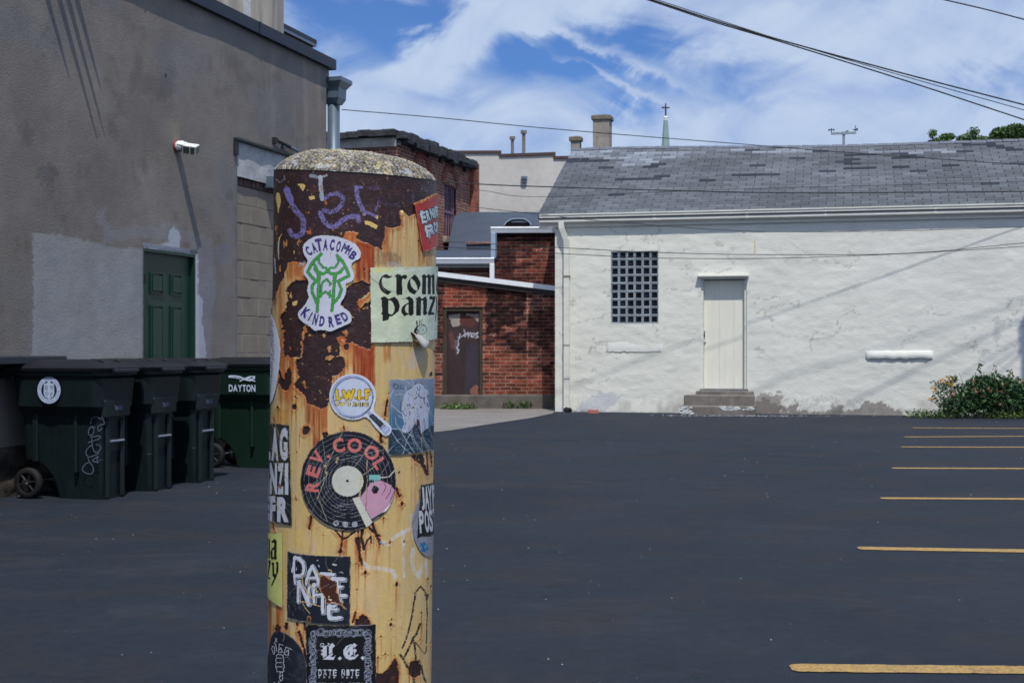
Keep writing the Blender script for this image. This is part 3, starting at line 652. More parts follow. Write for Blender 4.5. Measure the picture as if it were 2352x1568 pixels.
for bn, t in ((bin0, '71483'), (binB, '71497'), (binC, '71508')):
    Mn = Matrix.Translation((.3625, 0, .725)) @ Matrix.Rotation(R(90), 4, 'Z'); flatdecal('number_print', .12, .05, .0018, numdec(t), m_vc, bn, Mn)
q = MB()                                              # chalky scrawl on the first bin, drawn as loops down its side
def cr1(x, y): return FL_side(x/3.919, 840+y/3.919)
sideY = -.197
def FL_side(sx_, sy_):                                # photo point onto the side of the first bin (its own axes)
    o = bin0.location; a = bin0.rotation_euler.z; d = Vector((math.cos(a), math.sin(a), 0)); n_ = Vector((-math.sin(a), math.cos(a), 0))
    r = Vector(((sx_*.9408-CX)/FP, 1, (HY-sy_*.9408)/FP)); c = Vector((0, 0, HC)); t = ((Vector(o)+n_*sideY-c).dot(n_))/r.dot(n_); w = c+r*t-Vector(o); return (w.dot(d), w.z)
for stp in ([(975, 690), (1010, 765), (960, 770), (930, 800), (950, 835), (980, 800)], [(870, 760), (880, 700), (930, 690), (970, 720)], [(910, 800), (880, 780), (845, 820), (850, 870), (890, 870), (905, 820), (880, 785)],
            [(865, 890), (960, 870), (965, 900), (890, 925), (845, 940)], [(880, 900), (885, 980), (910, 1040), (960, 1020), (970, 970), (920, 955)], [(885, 960), (830, 1000), (820, 1050), (860, 1085), (950, 1040)],
            [(885, 1110), (950, 1060), (920, 1110), (955, 1135), (885, 1115)], [(840, 1080), (860, 1130), (890, 1160), (900, 1220), (860, 1245), (800, 1220), (785, 1190), (820, 1140), (860, 1125)]):
    # round the corners of each loop
    ps = [cr1(*a) for a in stp]
    for _ in range(2):
        ps = [ps[0]]+[w for a, b in zip(ps[:-1], ps[1:]) for w in ((a[0]*.75+b[0]*.25, a[1]*.75+b[1]*.25), (a[0]*.25+b[0]*.75, a[1]*.25+b[1]*.75))]+[ps[-1]]
    q.ribbon(ps, .006, sideY-.003)
q.build('graffiti', m_dim, bin0)

# ================================================================ white painted building
FW = Frame(.82, 25.9, R(-13.74))
m_wwall = simple('white_painted_stone', None, .9, attr=True, var=.03, scale=2., bump=.45, bs=26, bdist=.012, stretch=(.5, 1, 1.6), spec=.2, var2=.03, scale2=50)
m_wtrim = simple('weathered_white_trim', sr(220, 219, 210), .6, var=.12, scale=5, bump=.2, bs=20, stretch=(.5, 1, 3))
WB = thing('white_building', 'low white painted stone building with a patched grey shingle roof and a glass block window', 'building', FW.o, FW.a)
HWt = 3.60; wx0 = FW.hit(1403, 660)[0]; wx1 = FW.hit(1512, 660)[0]; wz1 = FW.hit(1457, 577)[1]; wz0 = FW.hit(1457, 743)[1]
ox0 = FW.hit(1610, 700)[0]; ox1 = FW.hit(1715, 700)[0]; oz1 = FW.hit(1660, 636)[1]; oz0 = FW.hit(1660, 895)[1]
xs = lines(0, 9.2, .025, wx0, wx1, ox0, ox1)+list(np.arange(9.4, 13.01, .2)); zs = lines(-.03, HWt, .025, wz0, wz1, oz0, oz1)
def lump(x, z):
    a = fbm(x*2.2+fbm(x*1.5, z*1.5, 60)*1.5, z*4.5, 61, 4, .5); c = fbm(x*6, z*11, 63, 3, .5); return .015*(a-.5)+.007*(c-.5)
V, F, px, py, sx, sz = gridwall(FW, xs, zs, [(wx0, wx1, wz0, wz1), (ox0, ox1, oz0, oz1)], lump)
pt = Paint(px, py, np.zeros((len(px), 3))); pt.fill((226, 226, 215)); u = sm(0, 9, sx)[:, None]; pt.col = pt.col*(1-.5*u)+.5*u*np.array((220, 220, 217))/255.
pt.col *= (.97+.05*fbm(sx*.8, sz*1.2, 70, 4))[:, None]
n = (sm(.60, .72, fbm(sx*1.6, sz*9, 71, 5, .6)))[:, None]; pt.col *= 1-.04*n
crk = (1-sm(.0, .018, np.abs(fbm(sx*1.4, sz*2.4, 73, 5, .55)-.5)))*sm(.5, .62, fbm(sx*.9, sz*.9, 75, 3)); pt.col *= 1-.18*crk[:, None]
n = (sm(.5, .7, fbm(sx*5, sz*2, 77, 5, .65))*(1-sm(.0, .45, sz)))[:, None]; pt.col = pt.col*(1-.35*n)+.35*n*np.array((140, 136, 136))/255.
pt.crop(1900, 560, 3.137); gy = (118, 111, 106)
pt.poly([(-260, 1400), (-200, 1330), (-100, 1290), (0, 1330), (60, 1390), (100, 1330), (150, 1310), (140, 1390), (400, 1395), (430, 1340), (490, 1330), (500, 1385), (600, 1385), (640, 1330), (800, 1310), (880, 1375), (960, 1410), (960, 1480), (-260, 1480)], gy, .85, 45, .03, tex=lambda x, y: .6+.4*fbm(x*.05, y*.05, 6))
pt.poly([(-60, 1290), (500, 1290), (900, 1330), (960, 1440), (-60, 1440)], gy, .22, 60, .04, tex=lambda x, y: sm(.45, .6, fbm(x*.06, y*.03, 7)))
pt.crop(1340, 560, 3.266)
pt.poly([(1650, 1330), (1700, 1290), (1790, 1310), (1850, 1300), (1850, 1500), (1660, 1500), (1640, 1420)], gy, .75, 40, .03, tex=lambda x, y: .5+.5*fbm(x*.05, y*.02, 8))
pt.poly([(220, 1430), (320, 1340), (400, 1300), (520, 1300), (600, 1330), (520, 1400), (400, 1450), (240, 1460)], (184, 187, 197), .55, 30, .03)
pt.stroke([(1640, 90), (1642, 190)], 8, (214, 180, 120), .8); pt.poly([(50, 1395), (130, 1400), (130, 1480), (50, 1480)], (236, 238, 236), .6, 10)
pt.stroke([(200, 1450), (600, 1462), (1000, 1470), (1100, 1475)], 14, (120, 120, 130), .5, 14, .04)
pt.crop(1900, 560, 3.137); pt.poly([(1650, 660), (1750, 690), (1700, 760), (1680, 900), (1650, 830)], (150, 152, 156), .3, 30, .03)
wall = np_mesh('wall', V, F, m_wwall, WB, pt.col)
q = MB()
for (a, b, c, d, dep) in ((wx0, wx1, wz0, wz1, .12), (ox0, ox1, oz0, oz1, .22)):
    q.box(a-.05, a, .001, dep, c-.05, d+.05); q.box(b, b+.05, .001, dep, c-.05, d+.05); q.box(a, b, .001, dep, d, d+.05); q.box(a, b, .001, dep, c-.05, c)
q.build('reveal', m_wtrim, wall)
q = MB(); q.add([(0, 0, 0), (0, 5.6, 0), (0, 5.6, 3.6), (0, 2.9, 5.35), (0, 0, 3.6)], [(0, 1, 2, 3, 4)]); q.add([(13, 0, 0), (13, 5.6, 0), (13, 5.6, 3.6), (13, 2.9, 5.35), (13, 0, 3.6)], [(4, 3, 2, 1, 0)]); q.add([(0, 5.6, 0), (13, 5.6, 0), (13, 5.6, 3.6), (0, 5.6, 3.6)], [(0, 1, 2, 3)]); q.build('gable_wall', m_wtrim, WB)
# roof: eave y=-.27 z=3.76, ridge y=3.2 sagging
EY, EZ, RY = -.15, 3.745, 3.2
def rz_(x): return 5.45-.125*sm(0, 6, np.asarray(x, float))-.01*np.asarray(x, float)*0
def roofpt(x, t): return (x, EY+(RY-EY)*t, EZ+(rz_(x)-EZ)*t)
XR0, XR1 = -.30, 13.2
q = MB(); seg = np.linspace(XR0, XR1, 16)
for s_, (ya, yb) in enumerate((((EY+.02), RY), (RY, 2*RY-EY))):
    vs = []
    for x in seg:
        zt = float(rz_(x))
        a = (x, EY, EZ) if s_ == 0 else (x, RY, zt); b = (x, RY, zt) if s_ == 0 else (x, 2*RY-EY, EZ)
        vs += [(a[0], a[1], a[2]-.012), (b[0], b[1], b[2]-.012), (a[0], a[1], a[2]-.10), (b[0], b[1], b[2]-.10)]
    m_ = len(seg); fs = []
    for i in range(m_-1):
        k = 4*i; fs += [(k, k+4, k+5, k+1), (k+2, k+3, k+7, k+6), (k, k+2, k+6, k+4), (k+1, k+5, k+7, k+3)]
    fs += [(0, 1, 3, 2), (4*m_-4, 4*m_-2, 4*m_-1, 4*m_-3)]; q.add(vs, fs)
m_shin = simple('grey_shingle', None, .92, attr=True, var=.10, scale=5, bump=.4, bs=120, spec=.2, var2=.12, scale2=160)
m_under = simple('roof_underlay', sr(44, 48, 57), .95, var=.15)
roof = q.build('roof', m_under, WB)
Vs = []; Fs = []; Cs = []; rows = 26; rnd = random.Random(9); tabw = .305
dark_tabs = [(990, 1085, 248), (1240, 1320, 284), (1515, 1635, 269), (1475, 1555, 298), (1475, 1555, 308), (1475, 1635, 333), (1350, 1430, 352), (1715, 1795, 268), (1755, 1830, 282), (1715, 1795, 330), (1795, 1880, 354), (1040, 1120, 325),
    (990, 1150, 369), (790, 870, 390), (550, 625, 327), (595, 665, 313), (330, 400, 331), (380, 600, 384), (570, 605, 384), (600, 650, 369), (360, 425, 461), (2000, 2080, 253), (1960, 2050, 323), (2050, 2120, 208), (2085, 2210, 222), (2205, 2285, 203), (2250, 2330, 242), (2300, 2352, 297), (2300, 2352, 307), (1320, 1400, 258), (190, 380, 297), (2130, 2200, 410)]
light_tabs = [(180, 400, 246, 295), (400, 830, 262, 290), (420, 620, 285, 318), (735, 830, 226, 238), (1560, 1680, 250, 262), (1690, 2000, 250, 262), (870, 1320, 234, 256)]
for r_ in range(rows):
    t0, t1 = r_/rows, (r_+1)/rows; off = (r_ % 2)*tabw/2+rnd.uniform(-.008, .008); x = XR0-off; wob = rnd.uniform(-.0008, .0008)
    while x < XR1:
        a, b = max(x+.0065, XR0), min(x+tabw-.0065, XR1); x += tabw
        if b-a < .02: continue
        w0 = rnd.uniform(-.0014, .0014)+wob; p0 = roofpt(a, t0+w0); p1 = roofpt(b, t0+w0+rnd.uniform(-.0008, .0008)); p2 = roofpt(b, min(t1+.002, 1)); p3 = roofpt(a, min(t1+.002, 1))
        up = .013; lo = .0; n0 = len(Vs)
        Vs += [(p0[0], p0[1], float(p0[2])+up), (p1[0], p1[1], float(p1[2])+up), (p2[0], p2[1], float(p2[2])+lo), (p3[0], p3[1], float(p3[2])+lo), (p0[0], p0[1], float(p0[2])-.008), (p1[0], p1[1], float(p1[2])-.008)]
        Fs += [(n0, n0+1, n0+2, n0+3), (n0+4, n0+5, n0+1, n0)]
        cx_, cy_, cz_ = (p0[0]+p2[0])/2, (p0[1]+p2[1])/2, float(p0[2]+p2[2])/2; u, v = FW.px(cx_, cy_, np.array(cz_)); u = (float(u)/.9408-1300)*1.96; v = (float(v)/.9408-240)*1.96
        k = rnd.uniform(.90, 1.08); c = np.array((103, 108, 116))*k*(.93+.14*float(vn(np.array(a*1.3), np.array(t0*9), 82)))
        c = c*(1-.12*vn(np.array(a*.7), np.array(t0*5), 80))
        for L4 in light_tabs:
            if L4[0]+rnd.uniform(-20, 20) < u < L4[1]+rnd.uniform(-20, 20) and L4[2]-4 < v < L4[3]+2 and rnd.random() < .72: c = np.array((132, 140, 151))*rnd.uniform(.84, 1.06)
        for D3 in dark_tabs:
            if D3[0]-8 < u < D3[1]+8 and abs(v-D3[2]) < 6.5: c = np.array((54, 58, 68))*rnd.uniform(.9, 1.15)
        if v < 236 and rnd.random() < .3: c = c*.9
        Cs += [c/255.]*6
np_mesh('shingles', Vs, Fs, m_shin, roof, np.array(Cs), False)
q = MB(); cap = []; x = XR0
while x < XR1:
    z0_, z1_ = float(rz_(x)), float(rz_(x+.3)); q.add([(x, RY-.12, z0_-.035), (x, RY, z0_+.03), (x, RY+.12, z0_-.035), (x+.29, RY-.12, z1_-.04), (x+.29, RY, z1_+.022), (x+.29, RY+.12, z1_-.04)], [(0, 3, 4, 1), (1, 4, 5, 2), (0, 1, 2), (3, 5, 4)]); x += .30
q.build('ridge_cap', simple('ridge_shingle', sr(98, 104, 116), .9, var=.2), roof)
# eave: fascia board, shadow line, gutter with seams and hangers
q = MB(); q.box(XR0, XR1, -.045, -.02, 3.50, 3.72); q.build('fascia', m_wtrim, WB)
prof = [(-.05, 3.73), (-.163, 3.735), (-.165, 3.718), (-.150, 3.712), (-.152, 3.672), (-.136, 3.664), (-.138, 3.596), (-.118, 3.575), (-.05, 3.575)]
gut = MB().extr(prof, XR0+.02, XR1).build('gutter', m_wtrim, WB)
q = MB()
for x in (.55, 1.9, 3.6, 5.0, 6.9, 8.4): q.extr([(y-.006, z+(.004 if z > 3.7 else -.004)) for y, z in prof[:8]], x, x+.035)
split_build(q, 'gutter_joint', m_wtrim, gut)
MB().box(XR0+.02, XR1, -.16, -.02, 3.7365, 3.748).build('drip_edge', simple('peeling_drip_edge', sr(176, 178, 176), .8, var=.35, scale=2, stretch=(1, 4, 4)), WB)
# downspout
q = MB(); dx = FW.hit(1303, 700)[0]
def sqtube(mb, pts, w, d_):
    for a, b in zip(pts[:-1], pts[1:]):
        mb.box(0, 1, 0, 1, 0, 1) if False else None
    n = len(pts); vs = []
    for (x, y, z, tx) in pts: vs += [(x-w/2+tx[0], y-d_/2, z+tx[1]), (x+w/2-tx[0], y-d_/2, z-tx[1]), (x+w/2-tx[0], y+d_/2, z-tx[1]), (x-w/2+tx[0], y+d_/2, z+tx[1])]
    fs = []
    for i in range(n-1):
        for k in range(4): fs.append((4*i+k, 4*i+(k+1) % 4, 4*i+4+(k+1) % 4, 4*i+4+k))
    fs += [(3, 2, 1, 0), (4*n-4, 4*n-3, 4*n-2, 4*n-1)]; mb.add(vs, fs)
sqtube(q, [(dx-.09, -.115, 3.58, (0, 0)), (dx-.085, -.115, 3.47, (0, 0)), (dx+.0, -.085, 3.24, (0, .0)), (dx+.0, -.065, 3.12, (0, 0)), (dx, -.065, .10, (0, 0)), (dx+.02, -.10, .04, (0, 0))], .10, .075)
ds = q.build('downspout', m_wtrim, WB)
q = MB(); q.box(dx-.056, dx+.056, -.108, -.02, 1.255, 1.27); q.box(dx-.055, dx+.055, -.107, -.02, .62, .632); q.box(dx-.06, dx+.06, -.11, -.0, 2.55, 2.58); q.box(dx-.06, dx-.054, -.105, -.02, 1.18, 1.254); split_build(q, 'strap', simple('rusty_strap', sr(120, 112, 104), .8), ds)
q = MB(); q.tube([(dx+.0, -.12, .05), (dx+.08, -.22, .04), (dx+.10, -.24, .03)], .05, 10); q.build('drain_shoe', m_dark, ds)
# glass block window
m_gb = simple('glass_block', None, .28, attr=True, var=.10, scale=30, spec=.25)
nc, nr = 6, 9; cw = (wx1-wx0)/nc; ch = (wz1-wz0)/nr; rnd = random.Random(2); Vg = {}; Fg = []; Cg = {}
def gv(k, p, c):
    if k not in Vg: Vg[k] = (len(Vg), p); Cg[k] = c
    return Vg[k][0]
for i in range(nc):
    for j in range(nr):
        x0_, z0_ = wx0+i*cw, wz0+j*ch; g1 = .006; c_ = .026; t_ = .011
        def rg(nm, e, yo, c, share=False):
            return [gv((nm, i+ax, j+az) if share else (nm, i, j, ax, az), (x0_+ax*cw+(e if ax == 0 else -e), yo, z0_+az*ch+(e if az == 0 else -e)), c) for ax, az in ((0, 0), (1, 0), (1, 1), (0, 1))]
        gl = np.array((178, 194, 202))*rnd.uniform(.85, 1.1); dk_ = np.array((12, 18, 26))*rnd.uniform(.7, 1.4)
        rings = [rg('m', 0, .030, (150, 154, 158), True), rg('a', g1, .028, (150, 154, 158)), rg('b', g1+.004, .016, gl), rg('c', t_, .012, gl*1.05), rg('d', c_, .024, gl*.35), rg('e', c_+.003, .030, dk_)]
        for r0, r1 in zip(rings[:-1], rings[1:]):
            for k in range(4): Fg.append((r0[k], r0[(k+1) % 4], r1[(k+1) % 4], r1[k]))
        e = rings[-1]; mid = gv(('f', i, j), (x0_+cw/2+rnd.uniform(-.02, .02), .036, z0_+ch/2+rnd.uniform(-.02, .02)), dk_*rnd.uniform(.8, 2.2))
        for k in range(4): Fg.append((e[k], e[(k+1) % 4], mid, mid))
q = MB(); q.v = [v[1] for v in Vg.values()]; q.f = [f if f[2] != f[3] else f[:3] for f in Fg]
win = q.build('window', m_gb, WB, False, 'glass block window of six by nine blocks'); at_ = win.data.color_attributes.new('Col', 'FLOAT_COLOR', 'POINT')
at_.data.foreach_set('color', np.concatenate([s2l(np.clip(np.array([Cg[k] for k in Vg])/255., 0, 1)), np.ones((len(Vg), 1))], 1).astype(np.float32).ravel())
MB().box(wx0, wx1, .038, .09, wz0, wz1).build('window_backing', m_dark, win)
# sills
m_sill = simple('painted_sill', sr(220, 221, 214), .9, var=.06, scale=3, bump=.5, bs=26, bdist=.01, spec=.2)
def sill(x0_, x1_, zb, zt, depth, seed, flush=False):
    q = MB(); n = 24; vs = []; rr = random.Random(seed)
    for i in range(n+1):
        x = x0_+(x1_-x0_)*i/n; e = min(1, i/1.5, (n-i)/1.5); j1, j2 = rr.uniform(-.009, .009), rr.uniform(-.014, .014); k = .35+.65*e
        vs += [(x, .01, zt+.01+j1), (x, -depth*k*(.05 if flush else 1), zt-(.02 if flush else .015)+j1), (x, -depth*k*1.05, zb+.02+j2), (x, -depth*k*.6, zb+j2), (x, .01, zb+j2)]
    fs = [(5*i+k, 5*i+5+k, 5*i+6+k, 5*i+1+k) for i in range(n) for k in range(4)]+[(0, 1, 2, 3, 4), (5*n+4, 5*n+3, 5*n+2, 5*n+1, 5*n)]; q.add(vs, fs); q.build('window_sill', m_sill, WB, True)
a = FW.hit(1393, 800); b = FW.hit(1522, 812); sill(a[0], b[0], FW.hit(1450, 809)[1], FW.hit(1450, 790)[1]+.06, .008, 1, True)
a = FW.hit(1988, 824); b = FW.hit(2142, 822); sill(a[0], b[0], FW.hit(2060, 825)[1], FW.hit(2060, 806)[1], .042, 2)
# door
m_door = simple('white_door_paint', sr(232, 230, 216), .55, var=.06, scale=3, bump=.12, bs=30, stretch=(3, 3, .6))
q = MB(); bw_ = [0, .38, .74, 1]; fx0, fx1 = ox0+.045, ox1-.045
for u, v in zip(bw_[:-1], bw_[1:]): q.bbox(fx0+(fx1-fx0)*u+.001, fx0+(fx1-fx0)*v-.001, .12, .16, oz0+.02, oz1-.06, .0015)
q.box(fx0, fx1, .135, .15, oz0+.02, oz1-.06); dr = q.build('door', m_door, WB)
q = MB(); q.box(ox0, fx0-.002, .03, .17, oz0, oz1-.045); q.box(fx1+.002, ox1, .03, .17, oz0, oz1-.045); q.box(ox0, ox1, .03, .17, oz1-.044, oz1); q.box(fx0-.02, fx0-.0025, .105, .118, oz0+.02, oz1-.06); q.build('door_frame', m_wtrim, dr)
q = MB(); q.box(ox0-.06, ox1+.04, -.10, .02, oz1+.005, oz1+.028); q.box(ox0-.035, ox1+.02, -.045, .02, oz1-.03, oz1+.003); q.build('door_hood', m_wtrim, dr)
q = MB(); q.box(ox0-.02, ox1+.03, -.06, .11, oz0-.015, oz0+.018); q.build('threshold', simple('worn_threshold', sr(118, 118, 122), .8, var=.4, scale=4), dr)
hx, hz = FW.hit(1617, 768, .12); q = MB(); q.bbox(hx-.018, hx+.018, .10, .12, hz-.06, hz+.02, .004); q.tube([(hx, .10, hz), (hx, .05, hz), (hx-.05, .045, hz+.005)], .009, 6); q.tube([(hx+.02, .115, hz+.05), (hx-.03, .10, hz+.055)], .012, 6); q.build('handle', m_dark, dr)
q = MB(); q.lathe([(0, -.02), (.022, -.018), (.024, 0)], 12); q.v = [(x+hx+.01, z+.118, y+hz-.15) for x, y, z in q.v]; q.build('door_knob', m_steel, dr)
for k_, (cx_, w_, top) in enumerate(((1387, .36, 267), (1328, .20, 316))):
    xx, _ = FW.hit(cx_-2, 330, RY+1.0); _, zt = FW.hit(cx_, top, RY+.9)
    q = MB(); q.box(xx-w_/2, xx+w_/2, RY+.75, RY+.75+w_, 4.3, zt-.09); ch_ = q.build('chimney', simple('rendered_chimney', sr(148, 142, 132), .95, var=.25, scale=7, bump=.5, bs=30), WB)
    q = MB(); q.bbox(xx-w_/2-.035, xx+w_/2+.035, RY+.715, RY+.785+w_, zt-.09, zt, .01); q.box(xx-w_/2+.06, xx+w_/2-.06, RY+.80, RY+.7+w_, zt-.001, zt+.02); q.build('chimney_cap', simple('chimney_cap_stone', sr(118, 108, 96), .95, var=.25, scale=7), ch_)
# doorstep
m_conc = simple('old_concrete', sr(120, 114, 108), .95, var=.28, scale=7, bump=.7, bs=40, var2=.15, scale2=60)
sa = FW.hit(1565, 905, -.45)[0]; sb = FW.hit(1733, 905, -.45)[0]
ST = thing('doorstep', 'two worn grey concrete steps below the white door', 'steps', FW.w((sa+sb)/2, -.3, 0), FW.a); hw = (sb-sa)/2
MB().bbox(-hw, hw, -.32, .28, 0, .16, .015).build('lower_step', m_conc, ST); MB().bbox(-hw+.04, hw-.02, -.12, .28, .16, oz0-.085, .015).build('middle_step', m_conc, ST); MB().bbox(-hw+.24, hw-.04, .06, .28, oz0-.085, oz0-.017, .01).build('upper_step', m_conc, ST)
q = MB(); rnd = random.Random(4)
for i in range(46):
    x = rnd.choice([rnd.uniform(-hw, -hw+.26), rnd.uniform(.0, hw-.03), rnd.uniform(hw*.3, hw)]); z = .135+rnd.uniform(-.035, .02) if x > 0 else rnd.uniform(.02, .15); s_ = rnd.uniform(.012, .04)
    q.add([(x-s_*2, -.3225, z), (x, -.3225, z-s_*.6), (x+s_*2, -.3225, z+s_*.1), (x+s_*.4, -.3225, z+s_*.8)], [(0, 1, 2, 3)])
o = q.build('paint_remains', m_white, ST); o['kind'] = 'stuff'
bx = P(1362, 945, 25.3); BR = MB().bbox(-.10, .10, -.05, .05, 0, .065, .006).build('brick', simple('red_brick', sr(168, 108, 98), .9, var=.2)); BR.location = (bx.x, 25.25, 0); BR.rotation_euler.z = R(-8); tag(BR, 'single loose red brick at the foot of the white wall', 'brick')
# ================================================================ brick buildings between the two
m_bk1 = brickmat('sooty_red_brick', sr(150, 80, 62), sr(98, 56, 48), sr(150, 132, 122), attr=True, ms=.010)
m_bk2 = brickmat('old_tower_brick', sr(150, 94, 78), sr(108, 68, 60), sr(160, 140, 126), ms=.012, rh=.08)
m_slate = simple('dark_slate', sr(62, 72, 88), .7, var=.15, scale=3, bump=.3, bs=30)
m_wg = simple('white_gutter', sr(232, 236, 240), .4, var=.05)
m_bluepipe = simple('blue_grey_pipe', sr(150, 172, 192), .45, var=.08)
m_soffit = simple('dark_soffit', sr(52, 46, 44), .8, var=.3)
def brickvar(sx, sz, seed, soot=None):
    # every brick its own tone, some blackened; follows the courses of the brick pattern
    row = np.floor(sz/.073).astype(int); colm = np.floor(sx/.215+.5*(row % 2)).astype(int); r1 = _T[(colm*7+seed) & 255, (row*13) & 255]; r2 = _T[(colm*5+91) & 255, (row*11+seed) & 255]
    k = .62+.75*r1; k = np.where(r2 > .93, k*1.35, k); base = .10+.30*sm(.45, .68, fbm(sx*1.4, sz*1.8, seed, 4)); k = np.where(r2 < base, k*.42, k); return k[:, None]
FB = Frame(-2.6, 27.15, R(-1.6))
LT = thing('brick_leanto', 'low red brick lean-to with a sloping white gutter and a rusty boarded door', 'building', FB.o, FB.a)
bA = FB.hit(1005, 635); bB = FB.hit(1275, 668); slope = (bB[1]-bA[1])/(bB[0]-bA[0]); topf = lambda x: bA[1]+slope*(x-bA[0])
k0 = FB.hit(1017, 800)[0]; k1 = FB.hit(1108, 800)[0]; kz1 = FB.hit(1060, 706)[1]; kz0 = FB.hit(1060, 906)[1]
xs = lines(0, 4.05, .03, k0, k1); zs = lines(kz0, 3.2, .018, kz1)
V, F, px, py, sx, sz = gridwall(FB, xs, zs, [(k0, k1, kz0, kz1)])
ok = sz <= topf(sx)+.03; F = F[ok[F].all(1)]
pt = Paint(px, py, np.zeros((len(px), 3))); pt.fill((128, 124, 122)); pt.col *= (.72+.5*fbm(sx*2, sz*3, 90, 4))[:, None]; pt.col = np.clip(pt.col*brickvar(sx, sz, 5)**.5, 0, 1)
pt.crop(1040, 580, 3.267); soot = (30, 28, 34)
tx = lambda x, y: .45+.55*sm(.3, .5, fbm(x*.025, y*.04, 9))
pt.poly([(90, 300), (1020, 400), (1020, 470), (800, 440), (480, 410), (480, 380), (90, 340)], soot, .8, 14, .04)
pt.poly([(480, 420), (800, 430), (800, 560), (770, 680), (600, 700), (590, 760), (480, 770)], soot, .85, 30, .03, tex=tx)
pt.poly([(480, 780), (600, 790), (740, 720), (790, 760), (780, 900), (700, 900), (640, 820), (480, 850)], soot, .6, 40, .03, tex=tx)
pt.poly([(860, 1010), (1020, 1000), (1020, 1100), (800, 1100), (790, 1060)], soot, .65, 30, .03, tex=tx)
pt.poly([(900, 600), (1020, 580), (1020, 960), (960, 940), (900, 820)], (50, 44, 50), .4, 50, .02, tex=tx)
pt.poly([(90, 360), (140, 370), (130, 900), (90, 900)], soot, .55, 20, .03, tex=tx)
pt.poly([(150, 370), (480, 410), (480, 540), (130, 545)], (150, 118, 104), .6, 12, .03)
pt.poly([(480, 860), (800, 950), (1010, 1120), (1010, 1260), (480, 1260)], (152, 134, 122), .5, 40, .03)
pt.stroke([(812, 440), (812, 1000)], 10, (190, 180, 175), .5)
np_mesh('wall', V, F, m_bk1, LT, pt.col, False)
q = MB(); q.bbox(-.02, 4.04, -.03, .3, 0, kz0-.003, .02); q.build('footing', simple('footing_concrete', sr(98, 92, 86), .95, var=.3, scale=5, bump=.6, bs=30), LT)
q = MB(); q.box(k0+.006, k0+.075, .02, .12, kz0, kz1-.005); q.box(k1-.06, k1-.006, .02, .12, kz0, kz1-.005); q.box(k0+.0755, k1-.0605, .02, .12, kz1-.07, kz1-.006)
m_wood = simple('weathered_olive_wood', sr(60, 53, 40), .85, var=.3, scale=6, stretch=(4, 4, .5)); fr_ = q.build('door_frame', m_wood, LT)
m_rustd = simple('rusty_sheet', None, .7, attr=True, var=.15, scale=9, bump=.3, bs=30)
DWd = (k1-k0)-.135
def rdoor(p):
    p.fill((50, 34, 37)); h = 1000*(kz1-kz0-.07)/DWd
    p.col *= (.7+.6*fbm(p.x*.006, p.y*.003, 14, 5))[..., None]
    p.poly([(-5, -5), (1005, -5), (1005, h+5), (-5, h+5)], 1., key='a')
    p.poly([(40, 120), (380, 90), (400, 330), (340, 480), (180, 470), (120, 300)], (176, 168, 160), .85, 50, .01); p.poly([(560, 60), (980, 90), (990, 330), (880, 280), (800, 190), (600, 160)], (172, 160, 152), .8, 60, .01)
    p.poly([(380, 100), (800, 160), (900, 400), (700, 500), (400, 420)], (92, 42, 36), .8, 50, .01); p.poly([(60, 700), (160, 560), (230, 900), (250, 1250), (120, 1100)], (120, 66, 52), .6, 50, .01)
    p.poly([(220, 900), (340, 880), (360, 1200), (300, 1350), (240, 1100)], (120, 118, 136), .55, 40, .01); p.poly([(600, 1000), (980, 1000), (980, h), (560, h)], (52, 50, 70), .5, 60, .01)
    w = (214, 214, 226)
    for st in ([(400, 700), (380, 850)], [(340, 800), (470, 760)], [(520, 560), (560, 690), (500, 740), (560, 780)], [(560, 740), (640, 650), (650, 790), (720, 640), (760, 800)], [(780, 700), (740, 760), (800, 800), (850, 700), (790, 660)], [(870, 690), (960, 650), (890, 740), (970, 790), (880, 810)], [(340, 870), (360, 1010), (300, 1120), (360, 1190), (330, 1280)]): p.stroke(st, 30, w, .8)
    p.poly([(700, h-160), (850, h-300), (960, h-260), (960, h), (720, h)], (150, 96, 80), .8, 40, .01)
flatdecal('boarded_door', DWd, kz1-kz0-.07, .014, rdoor, m_rustd, LT, Matrix.Translation(((k0+.075+k1-.06)/2, .10, (kz0+kz1-.07)/2)), 'rust brown door sheet with white scrawl')
q = MB(); a = topf(0)
for (y0, y1, e0, e1, m_, nm) in ((-.10, .0, .0, .095, m_wg, 'gutter'), (-.055, -.003, -.10, -.002, m_soffit, 'fascia')):
    b = MB(); x1_ = 4.0; b.add([(0, y0, topf(0)+e0), (x1_, y0, topf(x1_)+e0), (x1_, y1, topf(x1_)+e0), (0, y1, topf(0)+e0), (0, y0, topf(0)+e1), (x1_, y0, topf(x1_)+e1), (x1_, y1, topf(x1_)+e1), (0, y1, topf(0)+e1)], [(3, 2, 1, 0), (4, 5, 6, 7), (0, 1, 5, 4), (1, 2, 6, 5), (2, 3, 7, 6), (3, 0, 4, 7)]); b.build(nm, m_, LT)
b = MB(); b.add([(0, .002, topf(0)+.05), (4.0, .002, topf(4.)+.05), (4.0, 1.3, topf(4.)+.05), (0, 1.3, topf(0)+.05), (0, .002, topf(0)), (4.0, .002, topf(4.)), (4.0, 1.3, topf(4.)), (0, 1.3, topf(0))], [(0, 1, 2, 3), (7, 6, 5, 4), (4, 5, 1, 0), (6, 7, 3, 2)]); b.build('roof', m_slate, LT)
